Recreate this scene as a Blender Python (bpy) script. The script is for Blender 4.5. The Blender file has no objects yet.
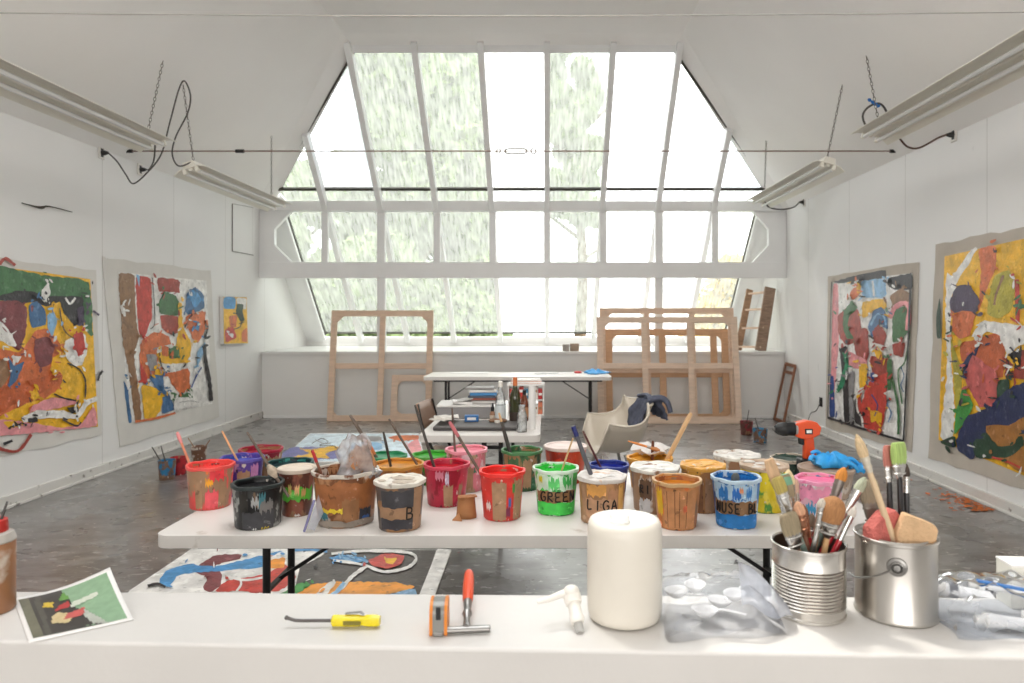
import bpy, bmesh, math, random
from mathutils import Vector, Matrix, Quaternion
from mathutils.geometry import tessellate_polygon

R = math.radians
rnd = random.Random(7)
SC = bpy.context.scene
COL = SC.collection
# ---------------------------------------------------------------- survey of the place
# the photograph was surveyed as a level 24 mm view: principal point (547, 317), focal length 683 px
F, CX, CY, H = 683.0, 547.0, 317.0, 1.47
XL, XR = -4.15, 3.45          # side walls
YB = 9.94                     # knee wall under the skylight
ZT = 0.718                    # folding table height
ZL = 0.862                    # ledge height


def at(px, py, d):
    """surveyed point at distance d"""
    return Vector(((px - CX) * d / F, d, H - (py - CY) * d / F))


def dist_on(z, py):
    return (H - z) * F / (py - CY)


# ---------------------------------------------------------------- materials
MATS = {}


def _lin(c):
    return tuple(((x / 12.92) if x <= 0.04045 else ((x + 0.055) / 1.055) ** 2.4) for x in c)


def rgb(r, g, b):
    return _lin((r / 255, g / 255, b / 255))


def newmat(name):
    m = bpy.data.materials.new(name)
    m.use_nodes = True
    nt = m.node_tree
    for n in list(nt.nodes):
        nt.nodes.remove(n)
    out = nt.nodes.new('ShaderNodeOutputMaterial')
    return m, nt, out


def node(nt, typ, **kw):
    n = nt.nodes.new(typ)
    for k, v in kw.items():
        setattr(n, k, v)
    return n


def mixc(nt, fac, a, b):
    n = nt.nodes.new('ShaderNodeMix')
    n.data_type = 'RGBA'
    for sock, v in ((n.inputs[0], fac), (n.inputs[6], a), (n.inputs[7], b)):
        if hasattr(v, 'links'):
            nt.links.new(v, sock)
        elif isinstance(v, (int, float)):
            sock.default_value = v
        else:
            sock.default_value = (*v, 1)
    return n.outputs[2]


def noise_mask(nt, scale, lo, hi, seed=0.0, detail=4, stretch=None, vec=None):
    tc = node(nt, 'ShaderNodeTexCoord')
    mp = node(nt, 'ShaderNodeMapping')
    nt.links.new(vec or tc.outputs['Object'], mp.inputs[0])
    mp.inputs['Location'].default_value = (seed * 3.17, seed * 1.71, seed * 2.3)
    if stretch:
        mp.inputs['Scale'].default_value = stretch
    nz = node(nt, 'ShaderNodeTexNoise')
    nz.inputs['Scale'].default_value = scale
    nz.inputs['Detail'].default_value = detail
    nt.links.new(mp.outputs[0], nz.inputs[0])
    mr = node(nt, 'ShaderNodeMapRange')
    mr.inputs[1].default_value = lo
    mr.inputs[2].default_value = hi
    nt.links.new(nz.outputs[0], mr.inputs[0])
    return mr.outputs[0]


def mat(name, col, rough=0.5, metal=0.0, var=0.0, vscale=8.0, bump=0.0, bscale=40.0, splats=(), spec=0.5,
        stretch=None, trans=0.0):
    """principled paint/plastic/metal; var mottles the colour; splats = (colour, scale, lo, hi, seed[, stretch]) drips and stains"""
    if name in MATS:
        return MATS[name]
    m, nt, out = newmat(name)
    p = node(nt, 'ShaderNodeBsdfPrincipled')
    p.inputs['Roughness'].default_value = rough
    p.inputs['Metallic'].default_value = metal
    p.inputs['Specular IOR Level'].default_value = spec
    if trans:
        p.inputs['Transmission Weight'].default_value = trans
        p.inputs['IOR'].default_value = 1.2
    c = None
    if var:
        d = tuple(max(0, x * (1 - var)) for x in col)
        b = tuple(min(1, x * (1 + var)) for x in col)
        c = mixc(nt, noise_mask(nt, vscale, .3, .7, rnd.random() * 9, 5, stretch), d, b)
    for s in splats:
        sc, scale, lo, hi, seed = s[:5]
        c = mixc(nt, noise_mask(nt, scale, lo, hi, seed, 5, s[5] if len(s) > 5 else None), c if c is not None else col, sc)
    if c is None:
        p.inputs['Base Color'].default_value = (*col, 1)
    else:
        nt.links.new(c, p.inputs['Base Color'])
    if bump:
        bp = node(nt, 'ShaderNodeBump')
        bp.inputs['Strength'].default_value = bump
        bp.inputs['Distance'].default_value = 0.01
        nt.links.new(noise_mask(nt, bscale, 0, 1, rnd.random() * 9, 4, stretch), bp.inputs['Height'])
        nt.links.new(bp.outputs[0], p.inputs['Normal'])
    nt.links.new(p.outputs[0], out.inputs[0])
    MATS[name] = m
    return m


def film(name, tint, clear, rough=0.1, cloudy=(.9, .9, .9), scale=12, streak=None, haze=None, ior=1.3):
    """thin plastic / glass sheet: part clear, part translucent, with gloss"""
    if name in MATS:
        return MATS[name]
    m, nt, out = newmat(name)
    tr = node(nt, 'ShaderNodeBsdfTransparent')
    tr.inputs[0].default_value = (*tint, 1)
    tl = node(nt, 'ShaderNodeBsdfTranslucent')
    tl.inputs[0].default_value = (*cloudy, 1)
    df = node(nt, 'ShaderNodeBsdfDiffuse')
    df.inputs[0].default_value = (*cloudy, 1)
    m1 = node(nt, 'ShaderNodeMixShader')
    m1.inputs[0].default_value = 0.4 if haze is None else haze
    nt.links.new(tl.outputs[0], m1.inputs[1])
    nt.links.new(df.outputs[0], m1.inputs[2])
    m2 = node(nt, 'ShaderNodeMixShader')
    mask = noise_mask(nt, scale, .3, .75, rnd.random() * 5, 5, streak)
    mr = node(nt, 'ShaderNodeMapRange')
    mr.inputs[3].default_value = max(0, clear - .18)
    mr.inputs[4].default_value = min(1, clear + .18)
    nt.links.new(mask, mr.inputs[0])
    nt.links.new(mr.outputs[0], m2.inputs[0])
    nt.links.new(m1.outputs[0], m2.inputs[1])
    nt.links.new(tr.outputs[0], m2.inputs[2])
    gl = node(nt, 'ShaderNodeBsdfGlossy')
    gl.inputs['Roughness'].default_value = rough
    fr = node(nt, 'ShaderNodeFresnel')
    fr.inputs[0].default_value = 1.4
    m3 = node(nt, 'ShaderNodeMixShader')
    fr.inputs[0].default_value = ior
    nt.links.new(fr.outputs[0], m3.inputs[0])
    nt.links.new(m2.outputs[0], m3.inputs[1])
    nt.links.new(gl.outputs[0], m3.inputs[2])
    nt.links.new(m3.outputs[0], out.inputs[0])
    MATS[name] = m
    return m


# ---------------------------------------------------------------- mesh helpers
def NB():
    return bmesh.new()


def add_box(bm, c, s, M=None):
    sx, sy, sz = s[0] / 2, s[1] / 2, s[2] / 2
    vs = []
    for x, y, z in ((-1, -1, -1), (1, -1, -1), (1, 1, -1), (-1, 1, -1), (-1, -1, 1), (1, -1, 1), (1, 1, 1), (-1, 1, 1)):
        p = Vector((x * sx, y * sy, z * sz))
        if M is not None:
            p = M @ p
        vs.append(bm.verts.new(p + Vector(c)))
    for f in ((0, 3, 2, 1), (4, 5, 6, 7), (0, 1, 5, 4), (1, 2, 6, 5), (2, 3, 7, 6), (3, 0, 4, 7)):
        bm.faces.new([vs[i] for i in f])
    return vs


def add_bar(bm, a, b, w, t, up=(0, 0, 1)):
    """rectangular bar from a to b: w across, t along up"""
    a, b, up = Vector(a), Vector(b), Vector(up)
    d = (b - a).normalized()
    s = d.cross(up)
    if s.length < 1e-6:
        s = d.cross(Vector((1, 0, 0)))
    s.normalize()
    u = s.cross(d).normalized()
    vs = []
    for p in (a, b):
        for i, j in ((-1, -1), (1, -1), (1, 1), (-1, 1)):
            vs.append(bm.verts.new(p + s * (i * w / 2) + u * (j * t / 2)))
    for f in ((3, 2, 1, 0), (4, 5, 6, 7), (0, 1, 5, 4), (1, 2, 6, 5), (2, 3, 7, 6), (3, 0, 4, 7)):
        bm.faces.new([vs[i] for i in f])


def add_tube(bm, pts, r, n=8, flat=1.0, closed=False, caps=True, up=None):
    pts = [Vector(p) for p in pts]
    N = len(pts)
    rs = r if isinstance(r, (list, tuple)) else [r] * N
    rings = []
    prev = None
    for i, p in enumerate(pts):
        if closed:
            d = pts[(i + 1) % N] - pts[i - 1]
        else:
            d = pts[min(i + 1, N - 1)] - pts[max(i - 1, 0)]
        if d.length < 1e-9:
            d = Vector((0, 0, 1))
        d.normalize()
        if prev is None:
            u = Vector(up) if up else (Vector((0, 0, 1)) if abs(d.z) < .9 else Vector((0, 1, 0)))
            s = d.cross(u).normalized()
        else:
            s = (prev - d * prev.dot(d))
            s = s.normalized() if s.length > 1e-6 else d.cross(Vector((0, 0, 1))).normalized()
        prev = s
        u = s.cross(d)
        rings.append([bm.verts.new(p + s * (rs[i] * math.cos(2 * math.pi * k / n)) + u * (rs[i] * flat * math.sin(2 * math.pi * k / n)))
                      for k in range(n)])
    for i in range(N if closed else N - 1):
        A, B = rings[i], rings[(i + 1) % N]
        for k in range(n):
            bm.faces.new((A[k], A[(k + 1) % n], B[(k + 1) % n], B[k]))
    if caps and not closed:
        bm.faces.new(list(reversed(rings[0])))
        bm.faces.new(rings[-1])


def add_lathe(bm, prof, c=(0, 0, 0), n=36, M=None, wob=None):
    """profile (r, z) turned about z; r = 0 closes to a pole"""
    c = Vector(c)
    rings = []
    for j, (r, z) in enumerate(prof):
        if r < 1e-6:
            p = Vector((0, 0, z))
            rings.append([bm.verts.new((M @ p if M else p) + c)])
        else:
            ring = []
            for k in range(n):
                a = 2 * math.pi * k / n
                rr, zz = r, z
                if wob:
                    rr, zz = wob(r, z, a, j)
                p = Vector((rr * math.cos(a), rr * math.sin(a), zz))
                ring.append(bm.verts.new((M @ p if M else p) + c))
            rings.append(ring)
    for A, B in zip(rings, rings[1:]):
        if len(A) == 1 and len(B) == 1:
            continue
        for k in range(n):
            k2 = (k + 1) % n
            if len(A) == 1:
                bm.faces.new((A[0], B[k2], B[k]))
            elif len(B) == 1:
                bm.faces.new((A[k], A[k2], B[0]))
            else:
                bm.faces.new((A[k], A[k2], B[k2], B[k]))


def add_prism(bm, poly, w):
    """poly: list of 3-D points in a plane, extruded by vector w"""
    w = Vector(w)
    P = [Vector(p) for p in poly]
    tri = tessellate_polygon([P])
    a = [bm.verts.new(p) for p in P]
    b = [bm.verts.new(p + w) for p in P]
    for t in tri:
        bm.faces.new([a[i] for i in t])
        bm.faces.new([b[i] for i in reversed(t)])
    n = len(P)
    for i in range(n):
        bm.faces.new((a[i], a[(i + 1) % n], b[(i + 1) % n], b[i]))


def add_ball(bm, c, r, n=14, m=9, M=None):
    rx, ry, rz = r if isinstance(r, (list, tuple)) else (r, r, r)
    c = Vector(c)
    prof = [(math.sin(math.pi * j / m), -math.cos(math.pi * j / m)) for j in range(m + 1)]
    S = Matrix.Diagonal((rx, ry, rz))
    if M is not None:
        S = M @ S
    add_lathe(bm, [(max(0, p) if 0 < j < m else 0, z) for j, (p, z) in enumerate(prof)], c, n, S)


def smooth_path(pts, k=6, closed=False):
    P = [Vector(p) for p in pts]
    out = []
    n = len(P)
    for i in range(n if closed else n - 1):
        g = (lambda j: P[j % n]) if closed else (lambda j: P[max(0, min(n - 1, j))])
        p0, p1, p2, p3 = g(i - 1), g(i), g(i + 1), g(i + 2)
        for t in range(k):
            t /= k
            out.append(.5 * ((2 * p1) + (p2 - p0) * t + (2 * p0 - 5 * p1 + 4 * p2 - p3) * t * t + (3 * p1 - p0 - 3 * p2 + p3) * t ** 3))
    if not closed:
        out.append(P[-1])
    return out


def obj(name, bm, m, parent=None, smooth=None, bevel=0.0, loc=None, seg=2, subsurf=0):
    bmesh.ops.recalc_face_normals(bm, faces=bm.faces)
    me = bpy.data.meshes.new(name)
    if smooth is not None:
        ca = math.cos(R(smooth))
        for f in bm.faces:
            f.smooth = True
        for e in bm.edges:
            if len(e.link_faces) == 2 and e.link_faces[0].normal.dot(e.link_faces[1].normal) < ca:
                e.smooth = False
    bm.to_mesh(me)
    bm.free()
    for x in (m if isinstance(m, (list, tuple)) else [m]):
        me.materials.append(x)
    o = bpy.data.objects.new(name, me)
    COL.objects.link(o)
    if parent is not None:
        o.parent = parent
    if loc is not None:
        o.location = loc
    if bevel:
        b = o.modifiers.new('soft_edges', 'BEVEL')
        b.width = bevel
        b.segments = seg
        b.limit_method = 'ANGLE'
        b.angle_limit = R(40)
    if subsurf:
        s = o.modifiers.new('smooth', 'SUBSURF')
        s.levels = s.render_levels = subsurf
    return o


def tag(o, label, cat, group=None):
    o['label'] = label
    o['category'] = cat
    if group:
        o['group'] = group
    return o


def thing(name, label, cat, loc=(0, 0, 0), rotz=0.0, group=None):
    o = bpy.data.objects.new(name, None)
    o.empty_display_size = .05
    COL.objects.link(o)
    o.location = loc
    o.rotation_euler = (0, 0, rotz)
    return tag(o, label, cat, group)


def struct(o):
    o['kind'] = 'structure'
    return o


def orient(o, p0, p1, roll=0.0):
    """stand a thing's own z axis along p0 -> p1"""
    p0, p1 = Vector(p0), Vector(p1)
    q = Vector((0, 0, 1)).rotation_difference((p1 - p0).normalized())
    o.rotation_mode = 'QUATERNION'
    o.rotation_quaternion = q @ Quaternion((0, 0, 1), roll)
    o.location = p0
    return o


# ---------------------------------------------------------------- common materials
WHITE = mat('white_wall_paint', rgb(226, 225, 222), .6, var=.03, vscale=1.2, bump=.05, bscale=9)
WOODW = mat('white_painted_timber', rgb(232, 232, 231), .45, var=.03, vscale=3, bump=.06, bscale=30)
BLACK = mat('black_metal', rgb(26, 25, 26), .4, spec=.5)
BLKPL = mat('black_plastic', rgb(24, 24, 25), .45)
STEEL = mat('bare_steel', rgb(150, 148, 145), .35, 1.0, var=.1, vscale=20)
PINE = mat('raw_pine', rgb(216, 188, 164), .6, var=.1, vscale=6, stretch=(1, 1, 6), bump=.08, bscale=30)
PINE2 = mat('pale_pine', rgb(222, 197, 175), .6, var=.1, vscale=6, stretch=(1, 1, 6), bump=.08, bscale=30)
OLDWOOD = mat('weathered_wood', rgb(150, 118, 92), .7, var=.25, vscale=10, stretch=(1, 1, 5), bump=.2, bscale=40)
BROWNWOOD = mat('stained_brown_wood', rgb(120, 72, 42), .5, var=.2, vscale=12)
TABLEPL = mat('table_white_plastic', rgb(228, 224, 219), .38, var=.02, vscale=5, bump=.06, bscale=260,
              splats=[(rgb(196, 188, 178), 9, .66, .74, 4)])
CANVAS = mat('raw_canvas', rgb(189, 180, 168), .85, var=.06, vscale=6, bump=.15, bscale=120)
CANVASW = mat('primed_canvas', rgb(214, 211, 205), .85, var=.04, vscale=6, bump=.12, bscale=90)
KRAFT = mat('kraft_label', rgb(158, 118, 82), .6, var=.1, vscale=30)
INK = mat('marker_ink', rgb(30, 24, 22), .6)
PAPER = mat('white_paper', rgb(235, 233, 230), .7)
PLW = mat('white_plastic', rgb(236, 232, 224), .35, var=.02, vscale=10)

# ================================================================ THE ROOM
EAVE, TOPZ, XA, XB = 3.03, 4.80, -2.40, 1.60
SKF, SKB = 11.8, 1.13                      # foot of the skylight: distance, height
SLOPE = (11.8 - 8.28) / (4.80 - 1.13)


def ysky(z):
    return SKF - SLOPE * (z - SKB)


REAR = -6.0
# floor: grey painted concrete with years of drips and scuffs
fm, nt, out = newmat('paint_spattered_concrete')
p = node(nt, 'ShaderNodeBsdfPrincipled')
p.inputs['Roughness'].default_value = .34
p.inputs['Specular IOR Level'].default_value = .6
p.inputs['Coat Weight'].default_value = .8
p.inputs['Coat Roughness'].default_value = .3
p.inputs['Coat IOR'].default_value = 1.6
c = mixc(nt, noise_mask(nt, .9, .3, .7, 1, 6), rgb(104, 101, 99), rgb(130, 128, 127))
c = mixc(nt, noise_mask(nt, 4.5, .42, .62, 2, 8, (1, 2.2, 1)), c, rgb(86, 81, 77))
c = mixc(nt, noise_mask(nt, 14, .60, .68, 3, 8, (1, 2.5, 1)), c, rgb(66, 60, 56))
c = mixc(nt, noise_mask(nt, 11, .63, .66, 4, 9, (1, 2.5, 1)), c, rgb(170, 167, 164))
c = mixc(nt, noise_mask(nt, 33, .70, .72, 5, 3), c, rgb(205, 200, 195))
c = mixc(nt, noise_mask(nt, 26, .75, .77, 6, 2), c, rgb(170, 90, 60))
c = mixc(nt, noise_mask(nt, 24, .76, .78, 8, 2), c, rgb(70, 95, 140))
nt.links.new(c, p.inputs[0])
rr = node(nt, 'ShaderNodeMapRange')
nt.links.new(noise_mask(nt, 3, .3, .7, 9, 6), rr.inputs[0])
rr.inputs[3].default_value = .2
rr.inputs[4].default_value = .42
nt.links.new(rr.outputs[0], p.inputs['Roughness'])
bp = node(nt, 'ShaderNodeBump')
bp.inputs['Strength'].default_value = .05
bp.inputs['Distance'].default_value = .01
nt.links.new(noise_mask(nt, 12, .3, .8, 7, 8), bp.inputs['Height'])
nt.links.new(bp.outputs[0], p.inputs['Normal'])
nt.links.new(p.outputs[0], out.inputs[0])
bm = NB()
add_box(bm, ((XL + XR) / 2, (REAR + YB) / 2, -.06), (XR - XL, YB - REAR, .12))
struct(obj('floor', bm, fm))


def board_wall(name, seams, tone):
    """white wall of butted boards: thin joints at a regular pitch, scuffs"""
    m, nt, out = newmat(name)
    p = node(nt, 'ShaderNodeBsdfPrincipled')
    p.inputs['Roughness'].default_value = .6
    tc = node(nt, 'ShaderNodeTexCoord')
    sx = node(nt, 'ShaderNodeSeparateXYZ')
    nt.links.new(tc.outputs['Object'], sx.inputs[0])
    c = mixc(nt, noise_mask(nt, 1.1, .3, .7, 2, 5), tone, tuple(x * .96 for x in tone))
    c = mixc(nt, noise_mask(nt, 7, .72, .78, 5, 6, (1, 1, .5)), c, tuple(x * .86 for x in tone))
    a = node(nt, 'ShaderNodeMath', operation='ADD')
    nt.links.new(sx.outputs[1], a.inputs[0])
    a.inputs[1].default_value = seams
    d = node(nt, 'ShaderNodeMath', operation='DIVIDE')
    nt.links.new(a.outputs[0], d.inputs[0])
    d.inputs[1].default_value = 1.22
    f = node(nt, 'ShaderNodeMath', operation='FRACT')
    nt.links.new(d.outputs[0], f.inputs[0])
    l = node(nt, 'ShaderNodeMath', operation='LESS_THAN')
    nt.links.new(f.outputs[0], l.inputs[0])
    l.inputs[1].default_value = .008
    k = node(nt, 'ShaderNodeMath', operation='MULTIPLY')
    nt.links.new(l.outputs[0], k.inputs[0])
    k.inputs[1].default_value = .35
    c = mixc(nt, k.outputs[0], c, rgb(150, 146, 138))
    nt.links.new(c, p.inputs[0])
    nt.links.new(p.outputs[0], out.inputs[0])
    return m


WL = board_wall('left_board_wall', .95, rgb(231, 230, 228))
WR = board_wall('right_board_wall', .75, rgb(231, 230, 228))
prof = [(REAR, 0), (12.0, 0), (12.0, 1.0), (10.0, EAVE + .03), (REAR, EAVE + .03)]
bm = NB()
add_prism(bm, [(XL, y, z) for y, z in prof], (-.12, 0, 0))
struct(obj('wall_left', bm, WL))
bm = NB()
add_prism(bm, [(XR, y, z) for y, z in prof], (.12, 0, 0))
struct(obj('wall_right', bm, WR))

# ceiling: two rakes and a flat, with the skylight reveal turned outwards at their ends
CEIL = mat('ceiling_paint', rgb(244, 242, 239), .7, var=.03, vscale=.8, bump=.04, bscale=6)
bm = NB()
e = .26


def quad(pts):
    bm.faces.new([bm.verts.new(Vector(q)) for q in pts])


yl, yt = ysky(EAVE) - e, ysky(TOPZ) - e
quad([(XL - .02, REAR, EAVE - .02), (XL - .02, yl + .02, EAVE - .02), (XA, yt, TOPZ), (XA, REAR, TOPZ)])
# unseen opening added in the flat to brighten the work tables below
OX0, OX1, OY0, OY1 = -1.5, .7, .9, 4.3
for a, b, c_, d_ in ((XA, OX0, REAR, yt), (OX1, XB, REAR, yt), (OX0, OX1, REAR, OY0), (OX0, OX1, OY1, yt)):
    quad([(a, c_, TOPZ), (a, d_, TOPZ), (b, d_, TOPZ), (b, c_, TOPZ)])
for (a, c_), (b, d_) in (((OX0, OY0), (OX1, OY0)), ((OX1, OY0), (OX1, OY1)), ((OX1, OY1), (OX0, OY1)), ((OX0, OY1), (OX0, OY0))):
    quad([(a, c_, TOPZ), (b, d_, TOPZ), (b, d_, TOPZ + .5), (a, c_, TOPZ + .5)])
quad([(XB, REAR, TOPZ), (XB, yt, TOPZ), (XR + .02, yl + .02, EAVE - .02), (XR + .02, REAR, EAVE - .02)])
gl, gt = ysky(EAVE - .07) + .04, ysky(TOPZ - .05) + .04
quad([(XL - .02, yl + .02, EAVE - .02), (XL + .02, gl, EAVE - .07), (XA + .07, gt, TOPZ - .05), (XA, yt, TOPZ)])
quad([(XA, yt, TOPZ), (XA + .07, gt, TOPZ - .05), (XB - .07, gt, TOPZ - .05), (XB, yt, TOPZ)])
quad([(XB, yt, TOPZ), (XB - .07, gt, TOPZ - .05), (XR - .02, gl, EAVE - .07), (XR + .02, yl + .02, EAVE - .02)])
# roof thickness above, so that no daylight leaks round the edges
quad([(XL - .5, REAR, EAVE + .1), (XA, REAR, TOPZ + .5), (XA, 8.3, TOPZ + .5), (XL - .5, 9.9, EAVE + .1)])
quad([(XR + .5, REAR, EAVE + .1), (XB, REAR, TOPZ + .5), (XB, 8.3, TOPZ + .5), (XR + .5, 9.9, EAVE + .1)])
for a, b, c_, d_ in ((XA, OX0, REAR, 8.3), (OX1, XB, REAR, 8.3), (OX0, OX1, REAR, OY0), (OX0, OX1, OY1, 8.3)):
    quad([(a, c_, TOPZ + .5), (a, d_, TOPZ + .5), (b, d_, TOPZ + .5), (b, c_, TOPZ + .5)])
struct(obj('ceiling', bm, CEIL))

# knee wall with its deep white sill and the curb at the foot of the glass
bm = NB()
cx, wx = (XL + XR) / 2, XR - XL
add_box(bm, (cx, YB + .05, .475), (wx, .10, .95))
add_box(bm, (cx, (YB + SKF) / 2 + .05, .95), (wx, SKF - YB + .2, .04))
add_box(bm, (cx, YB - .01, .955), (wx, .035, .03))
add_box(bm, (cx, SKF + .06, 1.03), (wx, .09, .2))
add_box(bm, (cx, SKF - .02, .985), (wx, .08, .03))
struct(obj('wall_back', bm, WHITE, bevel=.004))

# ---------------------------------------------------------------- skylight
MX = [-3.2, -2.4, -1.6, -.8, 0, .8, 1.6, 2.4]
GX0, GX1 = -3.86, 3.10
win = bpy.data.objects.new('window_1', None)
COL.objects.link(win)
struct(win)
win['label'] = 'large sloping skylight of white glazing bars and dirty glass panes'
NRM = Vector((0, -1, -SLOPE)).normalized()     # into the room
UPV = Vector((0, -SLOPE, 1)).normalized()


def roofz(x):
    """highest glass at this x"""
    return min(TOPZ - .08, EAVE - .06 + (x - XL) * (TOPZ - EAVE) / (XA - XL), EAVE - .06 + (XR - x) * (TOPZ - EAVE) / (XR - XB))


def sk(x, z, off=0.0):
    return Vector((x, ysky(z), z)) + NRM * off


for x in MX:
    bm = NB()
    ztop = TOPZ + .03 if roofz(x) > TOPZ - .09 else roofz(x) + .02
    add_bar(bm, sk(x, SKB - .02, .065), sk(x, ztop, .065), .075, .13, NRM)
    add_bar(bm, sk(x, SKB + .06, -.01), sk(x, ztop, -.01), .05, .03, NRM)
    obj('mullion', bm, WOODW, win, bevel=.004)
DARKF = mat('dark_window_seal', rgb(70, 66, 60), .5)
bm = NB()
tz = 3.29
add_bar(bm, sk(XL + .3, tz, -.005), sk(XR - .3, tz, -.005), .045, .03, NRM)
obj('transom', bm, DARKF, win)
bm = NB()
for xa, xb in ((XL - .0, GX0), (GX1, XR + .0)):
    add_prism(bm, [sk(xa, SKB - .15, .05), sk(xb, SKB - .15, .05), sk(xb, EAVE + .1, .05), sk(xa, EAVE - .1, .05)], -NRM * .06)
for xa, xb in ((GX0, GX0 + .05), (GX1 - .05, GX1)):
    add_bar(bm, sk((xa + xb) / 2, SKB, .06), sk((xa + xb) / 2, EAVE + .05, .06), .05, .05, NRM)
obj('edge_board', bm, WOODW, win, bevel=.003)
bm = NB()
add_prism(bm, [sk(XA - .1, TOPZ - .085, .03), sk(XB + .1, TOPZ - .085, .03), sk(XB + .05, TOPZ + .05, .03), sk(XA - .05, TOPZ + .05, .03)], -NRM * .04)
obj('head_board', bm, WOODW, win)
bm = NB()
for (xa, za, xb, zb) in ((GX0 - .06, roofz(GX0), XA + .04, TOPZ - .08), (XB - .04, TOPZ - .08, GX1 + .06, roofz(GX1)),):
    add_bar(bm, sk(xa, za, .01), sk(xb, zb, .01), .03, .035, NRM)
for xx in (GX0 + .055, GX1 - .055):
    add_bar(bm, sk(xx, SKB + .05, .01), sk(xx, EAVE + .05, .01), .02, .035, NRM)
add_bar(bm, sk(XA, TOPZ - .08, .01), sk(XB, TOPZ - .08, .01), .018, .03, NRM)
add_bar(bm, sk(GX0, SKB + .075, .01), sk(GX1, SKB + .075, .01), .02, .03, NRM)
obj('seal', bm, DARKF, win)
# panes: some clear but streaked, some milky
CLEARG = film('streaked_glass', (.64, .67, .63), .56, .06, (.36, .37, .34), 5, (6, 1, 1), haze=.15)
MILKYG = film('milky_glass', (1, 1, 1), .22, .1, (.98, .98, .99), 4, (3, 1, 1), haze=.1)
HALFG = film('hazy_glass', (.7, .73, .74), .5, .08, (.5, .52, .54), 3, (3, 1, 1), haze=.12)
kinds = [CLEARG, HALFG, CLEARG, CLEARG, MILKYG, CLEARG, MILKYG, MILKYG, HALFG]
edges = [GX0] + MX + [GX1]
for i in range(9):
    xa, xb = edges[i] + .005, edges[i + 1] - .005
    for (z0, z1, up) in ((SKB + .05, tz, 0), (tz, 9, 1)):
        za, zb = min(z1, roofz(xa)), min(z1, roofz(xb))
        if up and (za <= tz and zb <= tz):
            continue
        poly = [sk(xa, z0, -.02), sk(xb, z0, -.02)]
        za, zb = max(za, z0 + .002), max(zb, z0 + .002)
        poly += [sk(xb, zb, -.02)]
        if za != zb and (xa < XA < xb or xa < XB < xb):
            xm = XA if xa < XA < xb else XB
            poly += [sk(xm, min(z1, roofz(xm)), -.02)]
        poly += [sk(xa, za, -.02)]
        bm = NB()
        bm.faces.new([bm.verts.new(q) for q in poly])
        obj('pane', bm, kinds[i] if (up or i not in (1, 8)) else CLEARG, win)

# ---------------------------------------------------------------- white tie truss across the skylight
yF, yK = YB - .10, YB
f = yF / F


def tx(px):
    return (px - CX) * f


def tz_(py):
    return H - (py - CY) * f


bm = NB()
add_box(bm, ((XL + XR) / 2, yF + .05, (tz_(278) + tz_(262)) / 2), (XR - XL, .10, tz_(262) - tz_(278)))
add_box(bm, ((XL + XR) / 2, yF + .045, (tz_(211) + tz_(201)) / 2), (XR - XL, .13, tz_(201) - tz_(211)))
for i, px in enumerate((324, 380.5, 436.5, 492.5, 547, 603.5, 659.5, 715.5)):
    w = .115 if i in (1, 6) else .095
    add_box(bm, (tx(px), yF + .055, (tz_(211) + tz_(262)) / 2), (w, .08, tz_(211) - tz_(262) + .01))
    if i in (1, 6):
        add_box(bm, (tx(px), yF + .07, (tz_(278) + .97) / 2), (w, .09, tz_(278) - .97))
for sgn, pts in ((0, [(258, 201), (296, 201), (291, 211), (274, 229), (274, 245), (291, 262), (296, 270), (258, 270)]),
                 (1, [(790, 201), (750, 201), (753, 211), (769, 229), (769, 245), (753, 262), (750, 270), (790, 270)])):
    poly = [(max(XL, min(XR, tx(a))), yF + .01, tz_(b)) for a, b in pts]
    add_prism(bm, poly, (0, .085, 0))
# gusset above the left and right ends
add_prism(bm, [(XL, yF + .01, 3.1), (XL + .42, yF + .01, 3.1), (XL + .28, yF + .01, 3.27), (XL, yF + .01, 3.05)], (0, .08, 0))
add_prism(bm, [(XR, yF + .01, 3.1), (XR - .42, yF + .01, 3.1), (XR - .28, yF + .01, 3.27), (XR, yF + .01, 3.05)], (0, .08, 0))
struct(obj('trim_1', bm, WOODW, bevel=.006))

# baseboards
for name, x, s in (('baseboard_left', XL, 1), ('baseboard_right', XR, -1)):
    bm = NB()
    add_box(bm, (x + s * .012, (REAR + YB) / 2, .05), (.024, YB - REAR, .10))
    add_box(bm, (x + s * .016, (REAR + YB) / 2, .012), (.032, YB - REAR, .024))
    struct(obj(name, bm, mat('scuffed_baseboard', rgb(212, 209, 204), .55, var=.05, vscale=5,
                             splats=[(rgb(120, 112, 104), 14, .62, .7, 3)]), bevel=.004))
bm = NB()
add_box(bm, ((XL + XR) / 2, YB - .012, .02), (XR - XL, .024, .04))
struct(obj('baseboard_back', bm, WOODW, bevel=.003))

# rear wall behind the photographer, with an unseen opening added for fill light
RW0, RW1, RZ0, RZ1 = -3.6, 2.9, .6, 3.9
bm = NB()
th = .15
poly = [(XL, REAR, 0), (XR, REAR, 0), (XR, REAR, EAVE), (XB, REAR, TOPZ), (XA, REAR, TOPZ), (XL, REAR, EAVE)]
# four pieces round the opening
add_prism(bm, [(XL, REAR, 0), (XR, REAR, 0), (XR, REAR, RZ0), (XL, REAR, RZ0)], (0, -th, 0))
add_prism(bm, [(XL, REAR, RZ0), (RW0, REAR, RZ0), (RW0, REAR, EAVE + .5), (XL, REAR, EAVE)], (0, -th, 0))
add_prism(bm, [(RW1, REAR, RZ0), (XR, REAR, RZ0), (XR, REAR, EAVE), (RW1, REAR, EAVE + .5)], (0, -th, 0))
add_prism(bm, [(RW0, REAR, EAVE + .5), (RW1, REAR, EAVE + .5), (XB, REAR, TOPZ), (XA, REAR, TOPZ)], (0, -th, 0))
struct(obj('wall_rear', bm, WHITE))
RZ1 = EAVE + .5

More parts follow.
